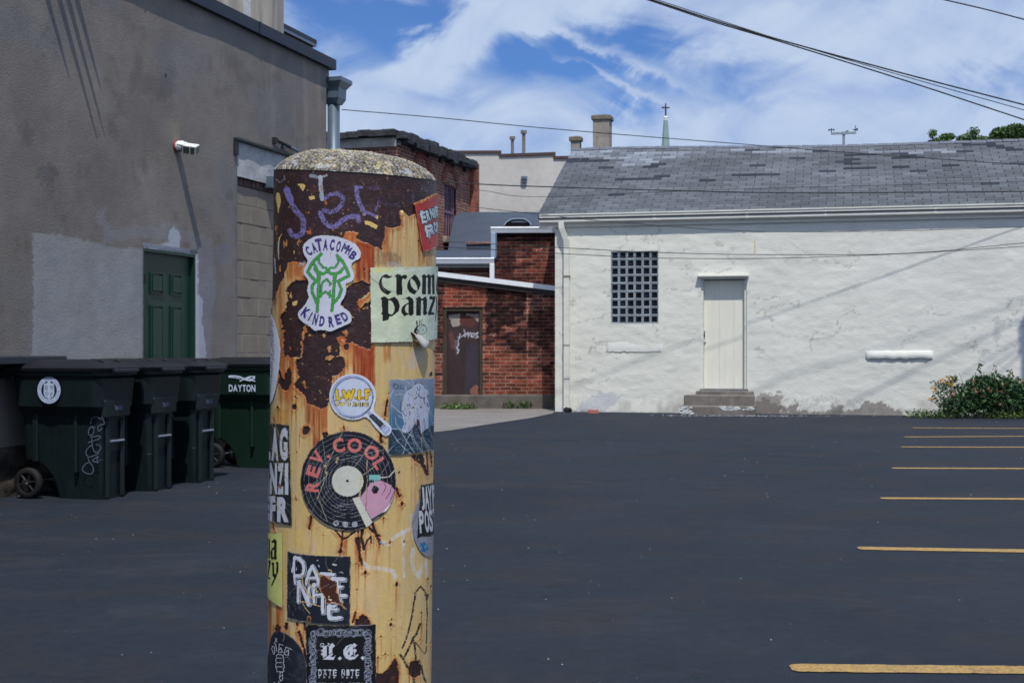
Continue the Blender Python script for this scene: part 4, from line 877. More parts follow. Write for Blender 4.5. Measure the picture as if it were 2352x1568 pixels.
# taller annex behind it
FA = Frame(-2.6, 28.47, R(-1.6)); AN = thing('brick_annex', 'red brick annex with white gutters and a blue grey downspout behind the lean-to', 'building', FA.o, FA.a)
aL = FA.hit(1141, 600)[0]; aT = FA.hit(1200, 534)[1]; lT = FA.hit(1070, 604)[1]
xs = lines(aL, 4.3, .03); zs = lines(2.0, aT, .018); V, F, px, py, sx, sz = gridwall(FA, xs, zs)
pt = Paint(px, py, np.zeros((len(px), 3))); pt.fill((122, 112, 110)); pt.col *= (.6+.7*fbm(sx*2, sz*4, 95, 4))[:, None]; pt.col = np.clip(pt.col*brickvar(sx, sz, 40)**.5, 0, 1); pt.crop(1160, 500, 7.129)
pt.poly([(370, 450), (1400, 450), (1400, 560), (370, 580)], soot, .85, 25, .02); pt.poly([(370, 560), (1400, 560), (1400, 720), (800, 760), (700, 900), (640, 1300), (370, 1300)], (52, 46, 50), .7, 70, .01, tex=tx); pt.poly([(950, 820), (1380, 800), (1380, 1400), (950, 1350)], (140, 116, 108), .5, 60, .01)
pt.poly([(1000, 800), (1160, 760), (1160, 800)], (215, 205, 190), .9, 4)
np_mesh('wall', V, F, m_bk1, AN, pt.col, False)
xs = lines(.0, aL, .03); zs = lines(2.0, lT, .03); V, F, px, py, sx, sz = gridwall(FA, xs, zs, y=.0); cl = np.zeros((len(px), 3))+.26; cl *= (.7+.6*fbm(sx*3, sz*5, 97, 4))[:, None]; np_mesh('lower_wall', V, F, m_bk1, AN, cl, False)
q = MB(); q.box(aL, aL+.02, .01, 4, 1.9, aT); q.box(0, 4.3, 3.98, 4, 1.9, lT); q.build('side_wall', m_slate, AN)
g0 = FA.hit(1127, 525, -.12)[0]; g1 = FA.hit(1277, 525, -.12)[0]; gz = FA.hit(1200, 521, -.12)[1]
pr = [(-.01, gz), (-.13, gz), (-.14, gz-.02), (-.125, gz-.05), (-.10, gz-.12), (-.01, gz-.12)]
MB().extr(pr, g0, 4.3).build('gutter', m_wg, AN); MB().box(aL, 4.3, -.01, 3.9, aT-.0, aT+.05).build('roof', m_slate, AN)
g2 = FA.hit(1135, 598, -.12)[0]; gz2 = FA.hit(1070, 592, -.12)[1]
MB().extr([(y, z-gz+gz2) for y, z in pr], 0, g2).build('gutter', m_wg, AN)
MB().box(0, g2-.05, -.008, .05, gz2-.20, gz2-.125).build('fascia', simple('grey_board', sr(150, 146, 140), .8), AN)
xd = FA.hit(1133, 560, -.06)[0]; MB().bbox(xd-.048, xd+.048, -.11, -.02, gz2+.002, gz-.121, .01).build('downspout', m_bluepipe, AN); xe = xd-.025; MB().bbox(xe-.05, xe+.05, -.11, -.02, 2.45, gz2-.121, .01).build('downspout', m_wg, AN)
b = MB(); b.add([(0, -.01, gz2-.02), (aL, -.01, gz2-.02), (aL, 3.9, gz2+.45), (0, 3.9, gz2+.45)], [(0, 1, 2, 3)]); b.build('lower_roof', m_slate, AN)
# metal cowl and loose bricks on the annex roof
cx0, cz0 = FA.hit(1190, 520, 1.0)
CW = thing('roof_vent', 'hooded silver metal vent over a dark opening on the annex roof', 'vent', FA.w(cx0, 1.0, aT+.13), FA.a)
b = MB(); b.bbox(-.24, .24, -.18, .3, -.08, .16, .02); b.build('curb', m_soffit, CW)
b = MB(); pf = [(-.30, .10), (-.25, .17), (-.14, .235), (.0, .245), (.15, .235), (.24, .18), (.30, .10)]; vs = []
for (x, z) in pf: vs += [(x, -.26, z), (x, .36, z+.01), (x*.96, -.26, z-.02), (x*.96, .36, z-.01)]
b.add(vs, [f for i in range(6) for f in ((4*i, 4*i+4, 4*i+5, 4*i+1), (4*i+2, 4*i+3, 4*i+7, 4*i+6), (4*i, 4*i+2, 4*i+6, 4*i+4), (4*i+1, 4*i+5, 4*i+7, 4*i+3))]+[(0, 1, 3, 2), (24, 26, 27, 25)]); b.build('hood', m_bluepipe, CW)
bx_, _ = FA.hit(1165, 520, .6); BR2 = MB().bbox(-.16, .16, -.08, .08, 0, .09, .008).build('brick', simple('roof_brick', sr(140, 70, 60), .9, var=.3)); BR2.location = FA.w(bx_, .6, aT+.051); BR2.rotation_euler.z = R(6); tag(BR2, 'red brick lying beside the silver vent on the annex roof', 'brick')
tw, _ = FA.hit(1220, 520, .6); ST2 = MB().tube([(-.12, 0, .02), (0, .02, .05), (.14, 0, .13)], .014, 6).build('stick', simple('bare_stick', sr(150, 120, 96), .9)); ST2.location = FA.w(tw+.1, .6, aT+.05); tag(ST2, 'bare stick leaning on the annex gutter by the vent', 'stick')
# dark roofed house behind the annex
FD = Frame(-1.6, 34.2, R(-2)); DH = thing('dark_roofed_house', 'house with a plain dark blue slate roof behind the annex', 'house', FD.o, FD.a); ez = FD.hit(1150, 578)[1]; rzd = FD.hit(1150, 487, 2.2)[1]
b = MB(); b.add([(0, -.2, ez), (6, -.2, ez), (6, 2.2, rzd), (0, 2.2, rzd), (6, 4.6, ez), (0, 4.6, ez)], [(0, 1, 2, 3), (3, 2, 4, 5)]); b.build('roof', m_slate, DH)
b = MB(); b.box(.02, 5.98, 0, 4.4, 0, ez-.08); b.add([(.02, 0, ez-.08), (.02, 4.4, ez-.08), (.02, 2.2, rzd-.1)], [(0, 1, 2)]); b.build('wall', m_bk2, DH)
b = MB(); b.box(0, 6, -.24, -.2, ez-.1, ez+.01); b.build('fascia', m_soffit, DH)
hv, _ = FD.hit(1100, 573, -.5); hz_ = FD.hit(1100, 555, -.5)[1]; b = MB(); hv1, _ = FD.hit(1132, 573, -.5); hv0, _ = FD.hit(1071, 573, -.5); b.box(hv0, hv1, -.5, -.25, 0, hz_-.06); b.build('slate_wing', m_slate, DH); b = MB(); b.box(hv0-.02, hv1+.02, -.53, -.22, hz_-.06, hz_); b.build('wing_coping', simple('pinkish_coping', sr(150, 120, 112), .9, var=.4, scale=20), DH)
# brick tower
FT = Frame(-2.70, 32.0, R(73.5)); TH = 6.36
TW = thing('brick_tower', 'tall weathered red brick building with a crumbling dark cornice and arched windows', 'building', FT.o, FT.a); TLn = FT.hit(1080, 420)[0]
m_corn = simple('tarry_cornice', sr(50, 52, 58), .8, var=.5, scale=6, bump=.8, bs=12, bdist=.04); m_purp = simple('faded_purple_paint', sr(118, 92, 108), .7, var=.25, scale=8)
def arch(cx_, w, zb, zt, n=10):
    r = w/2; c = zt-r*.8; return [(cx_-r, zb), (cx_+r, zb)]+[(cx_+r*math.cos(t), c+r*.8*math.sin(t)) for t in np.linspace(0, math.pi, n+1)]
wins = []
for (pa, pb, pt_, pb_) in ((1020, 1047, 394, 546), (957, 983, 363, 540)):
    a, _ = FT.hit(pa, 450); b, _ = FT.hit(pb, 450); m2 = (pa+pb)/2; wins.append(((a+b)/2, b-a, FT.hit(m2, pb_)[1], FT.hit(m2, pt_)[1]))
ops = [(c-w/2, c+w/2, zb, zt-w*.4) for c, w, zb, zt in wins]
xs = lines(0, TLn, .10, *[v for o_ in ops for v in o_[:2]]); zs = lines(0, TH-.25, .10, *[v for o_ in ops for v in o_[2:]])
V, F, px, py, sx, sz = gridwall(FT, xs, zs, ops); tw_ = np_mesh('wall', V, F, m_bk2, TW, None, False)
V, F, px, py, sx, sz = gridwall(Frame(0, 0, 0), lines(-6, 0, .2), lines(0, TH-.3, .2)); V2 = np.stack([np.zeros(len(V)), -V[:, 0], V[:, 2]], -1); np_mesh('front_wall', V2, F, m_bk2, TW, None, False)
for (c, w, zb, zt) in wins:
    wn = thing('arched_window', '', 'x'); wn.parent = TW
    for k in ('label', 'category'): del wn[k]
    b = MB(); pl = arch(c, w, zb, zt); b.plate(pl, .10, .12); b.build('pane', simple('dark_pane', sr(40, 42, 58), .2, var=.3), wn)
    b = MB(); n_ = len(pl); inn = [(c+(x-c)*.84, zb+.05+(z-zb)*.955) for x, z in pl]
    for i in range(n_):
        j = (i+1) % n_; b.add([(pl[i][0], .05, pl[i][1]), (pl[j][0], .05, pl[j][1]), (inn[j][0], .05, inn[j][1]), (inn[i][0], .05, inn[i][1]), (inn[i][0], .1, inn[i][1]), (inn[j][0], .1, inn[j][1])], [(0, 1, 2, 3), (3, 2, 5, 4)])
    zz = zt-w*.42
    b.plate([p for p in arch(c, w*.86, zz, zt-.04)], .06, .09)
    for k in range(1, 5): xx = c-w/2+w*k/5; b.box(xx-.018, xx+.018, .055, .09, zb+.05, zz)
    b.box(c-w*.42, c+w*.42, .05, .095, (zb+zz)/2-.03, (zb+zz)/2+.03); b.build('frame', m_purp, wn)
    b = MB(); b.bbox(c-w/2-.10, c+w/2+.10, -.10, .10, zb-.16, zb-.003, .01); b.build('sill', simple('pale_stone', sr(160, 148, 134), .9, var=.2), wn)
    b = MB(); r = w/2
    for t0 in np.linspace(0, math.pi, 12)[:-1]:
        t1 = t0+math.pi/11-.02; cz_ = zt-r*.8
        def ap(t, rr): return (c+rr*math.cos(t), cz_+rr*.8*math.sin(t))
        p0, p1, p2, p3 = ap(t0, r), ap(t1, r), ap(t1, r+.22), ap(t0, r+.22); b.plate([p0, p1, p2, p3], -.025, .02)
    b.build('brick_arch', simple('arch_brick', sr(124, 66, 54), .9, var=.3), wn)
rnd = random.Random(6); b = MB(); n_ = 28
for i in range(n_):                                     # ragged cornice made of overlapping pieces
    a, c = TLn*i/n_-.1, TLn*(i+1)/n_+.12; dz = rnd.uniform(-.05, .05); b.bbox(a, c, -.20-rnd.uniform(0, .07), .3, TH-.21+dz-rnd.uniform(0, .12), TH-.07+dz*.6+rnd.uniform(-.06, .05), .02)
    if i % 5 == 0: b.bbox(a+.05, a+.15, -.10, -.001, TH-.40, TH-.27, .01)
for i in range(20):
    a = .3*i; dz = rnd.uniform(-.04, .04); b.bbox(-.22-rnd.uniform(0, .04), .1, a-.02, a+.33, TH-.20+dz, TH-.05+dz, .02)
b.build('cornice', m_corn, TW)
b = MB(); b.bbox(-.10, .02, .0, 6, TH-.42, TH-.20, .01); b.build('pale_frieze', simple('grey_board_weathered', sr(150, 146, 142), .9, var=.3, scale=3), TW)
b = MB(); b.add([(-.1, -.2, TH-.07), (TLn+.1, -.2, TH-.07), (TLn+.1, 6, TH-.03), (-.1, 6, TH-.03)], [(0, 1, 2, 3)]); b.build('roof', m_corn, TW)
b = MB(); b.box(TLn-.02, TLn, .02, 6, 0, TH-.3); b.build('rear_wall', m_bk2, TW)
b = MB(); b.bbox(TLn-.02, TLn+.45, -.12, .5, 0, FT.hit(1090, 376)[1], .01); b.build('pilaster', brickmat('pilaster_brick', sr(176, 98, 76), sr(142, 80, 66), sr(140, 120, 108)), TW)
b = MB(); xq = FT.hit(1014, 345, .5)[0]; b.bbox(xq-.12, xq+.12, .4, .7, TH-.05, TH+.20, .02); b.build('chimney_stub', m_bk2, TW)
# pale rendered block behind
FS = Frame(-4.0, 45.0, R(-1.0)); SB = thing('rendered_building', 'pale grey rendered building with a stepped dark coping behind the brick buildings', 'building', FS.o, FS.a)
st_ = [(900, 352), (1149, 351), (1149, 359), (1274, 354.5), (1274, 364), (1420, 361)]
pp = [FS.hit(*s_) for s_ in st_]; b = MB(); b.plate([(0, 0), (pp[-1][0], 0)]+[p for p in reversed(pp)]+[(0, pp[0][1])], 0, 8)
b.build('wall', simple('pale_render', sr(196, 192, 186), .95, var=.10, scale=.8, bump=.3, bs=20, var2=.06, scale2=5), SB)
b = MB()
for (u, v) in (((pp[0]), (pp[1])), ((pp[2]), (pp[3])), ((pp[4]), (pp[5]))): b.plate([(u[0]-.02, u[1]-.02), (v[0]+.03, v[1]-.02), (v[0]+.03, v[1]+.07), (u[0]-.02, u[1]+.07)], -.05, .3)
for (u, v) in ((pp[1], pp[2]), (pp[3], pp[4])): b.plate([(u[0]-.04, v[1]), (u[0]+.031, v[1]), (u[0]+.031, u[1]-.022), (u[0]-.04, u[1]-.022)], -.052, .298)
b.build('coping', simple('brown_coping', sr(78, 58, 56), .8, var=.2), SB)
for (c, top, w, nm) in ((1177, 314, .055, 0), (1203, 300, .06, 1)):
    x_, z_ = FS.hit(c, 356, .4); _, zt = FS.hit(c, top, .4); b = MB(); b.tube([(x_, .4, z_-.3), (x_, .4, zt-.08)], w, 10); b.tube([(x_, .4, zt-.10), (x_, .4, zt)], w*1.8, 10); b.build('vent_pipe', simple('vent_pipe_metal', sr(120, 116, 112), .7, var=.3), SB)
x_, z_ = FS.hit(1204, 411); b = MB(); b.bbox(x_-.10, x_+.10, -.16, 0, z_-.02, z_+.08, .02); b.bbox(x_-.07, x_+.07, -.12, 0, z_-.12, z_-.021, .01); b.build('wall_vent', m_galv, SB)
# church spire far away
CS = thing('church_spire', 'distant slender pale green spire topped by a black cross', 'church', P(1529, 800, 150)-Vector((0, 0, HC)), R(10)); zt = HC+(800-275)/FP*150
def hgt(py_): return HC+(800-py_)/FP*150
b = MB(); r1 = 10/FP*150; b.lathe([(.20*1.2, hgt(276)), (r1, hgt(340)), (r1*2.3, hgt(430)), (r1*2.8, hgt(436))], 8); b.build('spire', simple('pale_copper', sr(134, 160, 158), .7, var=.1, scale=2), CS)
b = MB(); b.lathe([(0, hgt(266)), (.18, hgt(268)), (.26, hgt(271)), (.18, hgt(273.5)), (.24, hgt(274)), (.24, hgt(276.5))], 12); b.build('finial', m_white, CS)
b = MB(); b.tube([(0, 0, hgt(268)), (0, 0, hgt(238))], .085, 6); b.tube([(-.44, 0, hgt(247.5)), (.44, 0, hgt(247.5))], .085, 6); cr = b.build('cross', m_dark, CS); cr.rotation_euler.z = R(-10)
b = MB(); b.bbox(-1.7, 1.7, -1.7, 1.7, 0, hgt(436), .1); b.build('tower', m_bk2, CS)
# weather station above the ridge
wx_, _ = FW.hit(1938, 320, RY+.6)
WS = thing('weather_station', 'small grey weather station with wind cups on a short mast above the shingle roof', 'weather station', FW.w(wx_, RY+.6, 0), FW.a); zz = FW.hit(1938, 307, RY+.6)[1]
m_ws = simple('weathered_aluminium', sr(150, 160, 170), .5, .3); b = MB(); b.tube([(0, 0, 4.9), (0, 0, zz)], .028, 8); b.build('mast', m_ws, WS)
b = MB(); b.bbox(-.26, .25, -.025, .025, zz-.012, zz+.035, .005); b.bbox(.04, .10, -.03, .03, zz+.035, zz+.07, .005); b.bbox(-.035, .035, -.04, .04, zz-.02, zz+.04, .005); b.build('crossarm', m_ws, WS)
b = MB(); b.tube([(-.25, 0, zz+.03), (-.25, 0, zz+.075)], .010, 6)
for k in range(3):
    t = R(120*k+30); b.tube([(-.25, 0, zz+.085), (-.25+.05*math.cos(t), .05*math.sin(t), zz+.09)], .006, 5); b.lathe([(0, -.02), (.014, -.016), (.020, 0), (.014, .016), (0, .02)], 8, -.25+.055*math.cos(t), .055*math.sin(t)); b.v[-40:] = [(x, y, z+zz+.09) for x, y, z in b.v[-40:]]
b.build('wind_cups', m_dark, WS)
b = MB(); b.tube([(.235, 0, zz+.03), (.235, 0, zz+.16)], .008, 6); b.bbox(.19, .28, -.006, .006, zz+.06, zz+.085, .002); b.bbox(.255, .285, -.005, .005, zz+.05, zz+.105, .002); b.build('wind_vane', m_dark, WS)
# ================================================================ cables
m_cable = simple('black_cable', sr(20, 22, 28), .6, var=.1)
def cable(pts, r, label, group=None, ext0=None, ext1=None):
    """pts: (px,py,Z) samples; smooth curve through them"""
    W = [P(*p) for p in pts]
    if ext0: W = [W[0]+(W[0]-W[1])*4, W[0]+(W[0]-W[1])*2, W[0]+(W[0]-W[1])]+W
    if ext1: W = W+[W[-1]+(W[-1]-W[-2])*k for k in (1, 2, 3)]
    out = []
    for i in range(len(W)-1):
        p0 = W[max(i-1, 0)]; p1 = W[i]; p2 = W[i+1]; p3 = W[min(i+2, len(W)-1)]
        for k in range(10):
            t = k/10; out.append(.5*((2*p1)+(p2-p0)*t+(2*p0-5*p1+4*p2-p3)*t*t+(3*p1-p0-3*p2+p3)*t**3))
    out.append(W[-1]); b = MB(); b.tube(out, r, 6); o = b.build('cable', m_cable, None, True); tag(o, label, 'cable', group); return o
gC = 'overhead cables'; _x, _z = FW.hit(2362, 735); PT = FW.w(_x, 0, _z)+SUN*((8.1-_z)/SUN.z)
cable([(1497, 0, 15), (1650, 50, 15.1), (1802, 95, 15.2), (2075, 169, 15.4), (2352, 241, 15.6)], .0085, 'thick upper cable of the steep bundle crossing the sky', gC, (-6, 21.2, 9.6), (14, 24.2, 3.9))
cable([(1497, -4, 22.25), (1650, 46, 22.4), (1790, 91, 22.5), (2075, 175, 22.7), (2352, 253, 22.9)], .007, 'thinnest middle cable of the steep bundle crossing the sky', gC, (-6, 21.25, 9.6), (14, 24.0, 3.7))
cable([(1497, 3, 15.05), (1650, 54, 15.15), (1802, 99, 15.25), (2075, 184, 15.5), (2352, 275, 15.7)], .0078, 'thick lower cable of the steep bundle crossing the sky', gC, (-6, 21.3, 9.65), (14, 24.0, 3.2))
cable([(2165, -1, 20.), (2260, 21, 20.), (2352, 45, 20.)], .010, 'short stretch of cable in the top right corner of the sky', gC, (0, 19.5, 8.4), (12, 20.3, 4.4))
cable([(785, 252, 17.6), (1000, 270, 18.), (1223, 292, 18.5), (1460, 312, 19.), (1690, 330, 19.5), (1900, 347, 20), (2352, 379, 21)], .006, 'thin cable running from the stucco building corner over the chimneys', gC, None, (14, 22, 3.9))
cable([(900, 412, 20), (1100, 423, 20.), (1223, 428, 20.2), (1559, 438, 20.5), (1847, 443, 20.8), (2352, 440, 21.2)], .009, 'dark cable sagging across the middle of the shingle roof', gC, (-8, 19.5, 5.2), (14, 21.6, 4.2))
cable([(900, 425, 20), (1100, 437, 20.), (1240, 452, 20.2), (1650, 436, 20.6), (2352, 418, 21.2)], .004, 'faint thin cable rising slightly across the shingle roof', gC, (-8, 19.5, 5.2), (14, 21.6, 4.3))
cable([(900, 452, 20), (1100, 477, 20.), (1236, 492, 20.2), (1400, 509, 20.4), (1730, 531, 20.6), (2060, 530, 20.9), (2352, 521, 21.2)], .005, 'thin cable passing along the gutter of the white building', gC, (-8, 19.5, 5.0), (14, 21.8, 3.6))
cable([(900, 548, 20), (1275, 568, 20.), (1514, 580, 20.2), (1787, 585, 20.4), (2087, 581.5, 20.7), (2352, 558, 21)], .0055, 'upper of the two cables crossing the glass block window', gC, (-8, 19.5, 4.4), (14, 21.8, 3.5))
cable([(900, 560, 20), (1275, 581.5, 20.), (1514, 592.5, 20.2), (1787, 593, 20.4), (2087, 582, 20.7), (2352, 566, 21)], .0055, 'lower of the two cables crossing the glass block window', gC, (-8, 19.5, 4.3), (14, 21.8, 3.3))
# pole and drops to the right of the picture: they cast the thin shadows on the white wall
m_pole = simple('weathered_pole_wood', sr(96, 84, 72), .9, var=.3, scale=3, bump=.5, bs=20, stretch=(6, 6, .5))
UP = thing('utility_pole', 'weathered wooden utility pole carrying the cables beside the white building', 'utility pole', (PT.x, PT.y, 0)); b = MB(); b.tube([(0, 0, 0), (0, 0, 8.1)], [.15, .11], 14); b.build('shaft', m_pole, UP, True); b = MB()
for h_ in (7.6, 7.8, 8.0): b.bbox(-.16, .0, -.03, .03, h_, h_+.05, .01)
split_build(b, 'insulator', m_dark, UP)
def shadowcable(wp, ks, r, label, ext0=None, ext1=None):   # cable that stands sunward of points on the white wall
    W = []
    for (a, b_), k in zip(wp, ks): x, z = FW.hit(a, b_); W.append(FW.w(x, 0, z)+SUN*k)
    if ext0: W = [Vector(ext0)]+W
    if ext1: W = W+[Vector(ext1)]
    b = MB(); b.tube(W, r, 6); o = b.build('cable', m_cable, None, True); tag(o, label, 'cable', gC)
shadowcable([(1967, 917), (2160, 822), (2345, 734)], (8.2, 8.0, 7.8), .012, 'high cable running to the top of the utility pole above the car park', (-2, 19.5, 6.9), (PT.x, PT.y, 8.05))
shadowcable([(1787, 869), (2060, 790), (2351, 689)], (10.5, 10.4, 10.2), .011, 'highest cable crossing above the car park, clear of the roof', (-4, 19, 9.5), (14, 18.5, 11.5))
for k in range(3): shadowcable([(2239-30+34*k, 860+6*k), (2350, 776+17*k)], (8.1, 7.6), .010, ('first', 'second', 'third')[k]+' service cable from the insulators of the utility pole', None, (PT.x-.15, PT.y, 7.62+.2*k))
# iron brackets sticking out of the stucco wall just above the picture: they cast the slanting streaks
gL = 'iron brackets high on the stucco wall'
def bracket(p0, p1, r0, label):
    (s0, h0), (s1, h1) = FL.hit(*p0), FL.hit(*p1); H_ = 4.60; k = (s1-s0)/(h1-h0); D = (H_-h1)/(SUN.z/SUN.dot(-FL.n)); sx0 = s1+D*SUN.dot(FL.d)/SUN.dot(-FL.n)
    b = MB(); b.tube([(0, 0, 0), (0, -D*.5, 0), (0, -D, 0)], [r0, r0*.7, r0*.18], 10); o = b.build('bracket', m_dark, None, True); o.location = FL.w(sx0, 0, H_); o.rotation_euler.z = FL.a; tag(o, label, 'bracket', gL)
bracket((115, 4), (160, 190), .045, 'iron bracket nearest the camera on the stucco wall above the bins')
bracket((140, 0), (224, 330), .045, 'longest iron bracket high on the stucco wall')
bracket((150, 0), (241, 322), .042, 'second longest iron bracket high on the stucco wall')
bracket((162, 0), (232, 215), .046, 'iron bracket farthest along the stucco wall, above the floodlight')
# ================================================================ plants
m_leaf = simple('leaf_green', None, .55, attr=True, var=.12, scale=10, spec=.3)
def leafmesh(name, blobs, n, size, seed, cols, parent, mat=m_leaf, flat=.0):
    g_ = np.random.default_rng(seed); V = []; F = []; Cc = []
    w = np.array([b[3]*b[4]*b[5] for b in blobs]); w = w/w.sum(); ci = g_.choice(len(blobs), n, p=w)
    for i in range(n):
        bx_, by_, bz_, rx, ry, rz = blobs[ci[i]]; v = g_.normal(size=3); v /= np.linalg.norm(v); rr = g_.random()**.38; c = np.array((bx_+v[0]*rx*rr, by_+v[1]*ry*rr, bz_+v[2]*rz*rr))
        if c[2] < .01: c[2] = .01+g_.random()*.04
        d_ = v*.6+g_.normal(size=3)*.7; d_ /= np.linalg.norm(d_); u = np.cross(d_, g_.normal(size=3)); u /= np.linalg.norm(u); s_ = size*g_.uniform(.6, 1.35)
        t = np.cross(u, d_)*flat; k = len(V); up = np.array((0, 0, -1.))*s_*.12
        V += [c-d_*s_*.5, c-u*s_*.24+t, c+d_*s_*.55+up, c+u*s_*.24+t]; F.append((k, k+1, k+2, k+3)); cc = np.array(cols[g_.integers(len(cols))])/255.*g_.uniform(.75, 1.2); Cc += [cc]*4
    return np_mesh(name, V, F, mat, parent, np.array(Cc), False)
greens = [(44, 74, 44), (60, 92, 50), (36, 62, 40), (74, 104, 62), (90, 118, 84)]
def at(px_, py_, Z): return P(px_, py_, Z)
# shrub at the foot of the white wall
bc = P(2262, 955, 23.55); BS = thing('flowering_bush', 'dense dark green bush with faded orange blooms by the white wall', 'bush', (bc.x, 23.55, 0))
u = 1/FP*23.5                                         # metres per photo unit there
bl = [(-50*u, 0, .30, .30, .28, .30), (0, 0, .38, .42, .30, .36), (50*u, .02, .36, .42, .30, .34), (95*u, .05, .30, .34, .3, .32), (20*u, .0, .62, .22, .18, .18), (-10*u, 0, .55, .26, .2, .2), (60*u, 0, .56, .26, .2, .18), (-75*u, -.05, .18, .22, .2, .18)]
leafmesh('foliage', bl, 8000, .064, 5, [(40, 70, 38), (54, 90, 48), (32, 58, 36), (68, 104, 56), (84, 112, 84)], BS)
b = MB(); rnd = random.Random(8)
for i in range(22):
    a = rnd.uniform(-.5, .75); tp = rnd.uniform(.45, .80); b.tube([(a*.4, rnd.uniform(-.1, .1), 0), (a*.8, rnd.uniform(-.15, .1), tp*.5), (a, rnd.uniform(-.2, .1), tp)], [.01, .007, .003], 5)
b.build('stem', simple('green_brown_stem', sr(74, 78, 52), .8), BS)
leafmesh('shoot_leaves', [(-12*u, 0, .86, .05, .04, .10), (22*u, 0, .84, .04, .04, .09), (58*u, 0, .78, .05, .04, .07), (-72*u, 0, .66, .09, .04, .09), (-92*u, -.02, .56, .12, .05, .07)], 150, .06, 9, [(60, 84, 56), (84, 104, 70)], BS)
m_or = simple('faded_orange_petal', sr(186, 138, 112), .7, var=.25, scale=20); m_ye = simple('yellow_petal', sr(232, 186, 60), .6, var=.2, scale=20)
def blossom(x, y, z, s_, mat, par, seed):
    r_ = random.Random(seed); b = MB()
    for k in range(9):
        a = r_.uniform(0, 6.28); e = r_.uniform(-.3, 1.2); d_ = Vector((math.cos(a)*math.cos(e), math.sin(a)*math.cos(e), math.sin(e)))*s_; w_ = d_.cross(Vector((r_.random(), r_.random(), 1))).normalized()*s_*.45
        c = Vector((x, y, z))+Vector((r_.uniform(-1, 1), r_.uniform(-1, 1), r_.uniform(-1, 1)))*s_*.5; b.add([c, c+d_*.6+w_, c+d_, c+d_*.6-w_], [(0, 1, 2, 3)])
    b.build('blossom', mat, par)
for i, (px_, py_) in enumerate(((2236, 896), (2242, 902), (2250, 898), (2268, 893), (2275, 899), (2290, 896), (2298, 901), (2187, 900), (2189, 908), (2215, 912), (2260, 910), (2303, 885), (2236, 876), (2296, 930), (2345, 877))):
    p = P(px_, py_, 23.3); blossom(p.x-bc.x, -.26, p.z, .034, m_or, BS, i)
YP = thing('yellow_flower_plant', 'loose plant with yellow flowers leaning out of the left side of the bush', 'plant', (P(2172, 950, 23.45).x, 23.45, 0)); x0y = P(2172, 950, 23.45).x
b = MB()
for (px_, py_) in ((2160, 868), (2146, 892), (2140, 918), (2182, 858), (2172, 872)):
    p = P(px_, py_, 23.4); b.tube([(.05, 0, 0), ((p.x-x0y)*.5+.04, 0, p.z*.55), (p.x-x0y, -.03, p.z)], [.008, .006, .003], 5)
b.build('stem', simple('pale_stem', sr(110, 112, 84), .8), YP)
leafmesh('leaves', [((2160-2172)*u, 0, .40, .16, .08, .2), ((2180-2172)*u, 0, .62, .10, .06, .12), ((2150-2172)*u, 0, .62, .10, .05, .06), (0, 0, .2, .15, .1, .15)], 420, .055, 14, [(64, 92, 58), (90, 110, 84), (48, 74, 46)], YP)
for i, (px_, py_) in enumerate(((2143, 892), (2150, 898), (2166, 873), (2172, 880), (2184, 881), (2188, 888), (2183, 872), (2138, 917), (2143, 919), (2160, 880), (2176, 868))):
    p = P(px_, py_, 23.2); blossom(p.x-x0y, -.22, p.z, .04, m_ye, YP, 50+i)
GW = leafmesh('ground_weeds', [(P(a, 955, 23.6).x, 23.55+.1*math.sin(a), .06, .22, .1, .10) for a in range(2100, 2190, 12)]+[(P(a, 955, 23.4).x, 23.35, .05, .22, .1, .08) for a in range(2290, 2420, 14)], 1500, .045, 17, [(78, 100, 46), (96, 118, 54), (60, 84, 40)], None)
tag(GW, 'low bright green weeds at the foot of the white wall around the bush', 'weeds', kind='stuff')
GW2 = leafmesh('ground_weeds', [(P(a, 938, 26.8).x, 26.75, .05, .16, .08, .09) for a in (1030, 1042, 1055, 1068, 1080)]+[(P(a, 935, 26.95).x, 27.0, .09, .12, .05, .09) for a in (1165, 1180, 1200, 1212)], 700, .05, 18, [(84, 108, 56), (104, 126, 66), (64, 88, 46)], None)
tag(GW2, 'short green weeds along the concrete footing of the brick lean-to', 'weeds', kind='stuff')
# trees behind the shingle roof
def tree(name, label, px_, Z, blobs, n, seed, size):
    c = P(px_, 800, Z); T = thing(name, label, 'tree', (c.x, Z, 0), 0, 'trees behind the shingle roof'); r_ = random.Random(seed); b = MB(); ztop = min(bb[2] for bb in blobs)
    b.tube([(0, 0, 0), (.1, 0, ztop*.4), (0, .1, ztop*.8)], [.28, .22, .14], 10)
    for bb in blobs: b.tube([(0, .05, ztop*.6), (bb[0]*.5, bb[1]*.5, ztop*.6+(bb[2]-ztop*.6)*.55), (bb[0], bb[1], bb[2]+bb[5]*.6)], [.09, .06, .02], 6)
    b.build('trunk', m_pole, T, True); leafmesh('crown', blobs, n, size, seed, [(58, 86, 44), (76, 106, 52), (44, 70, 38), (96, 124, 66)], T)
v = 1/FP*45
def tz(py_): return HC+(800-py_)*v
tree('broadleaf_tree', 'larger green treetop rising behind the shingle roof at the right edge', 2310, 45, [(-90*v, 0, tz(320), .34, .5, .18), (-60*v, .2, tz(322), .42, .6, .16), (-10*v, 0, tz(312), .4, .5, .30), (20*v, 0, tz(306), .45, .6, .32), (60*v, .2, tz(326), .5, .9, .3), (-74*v, 0, tz(303), .2, .3, .16), (-16*v, 0, tz(303), .18, .3, .16), (6*v, 0, tz(318), .3, .3, .3), (28*v, 0, tz(298), .30, .3, .2), (46*v, 0, tz(312), .4, .4, .25)], 9000, 3, .095)
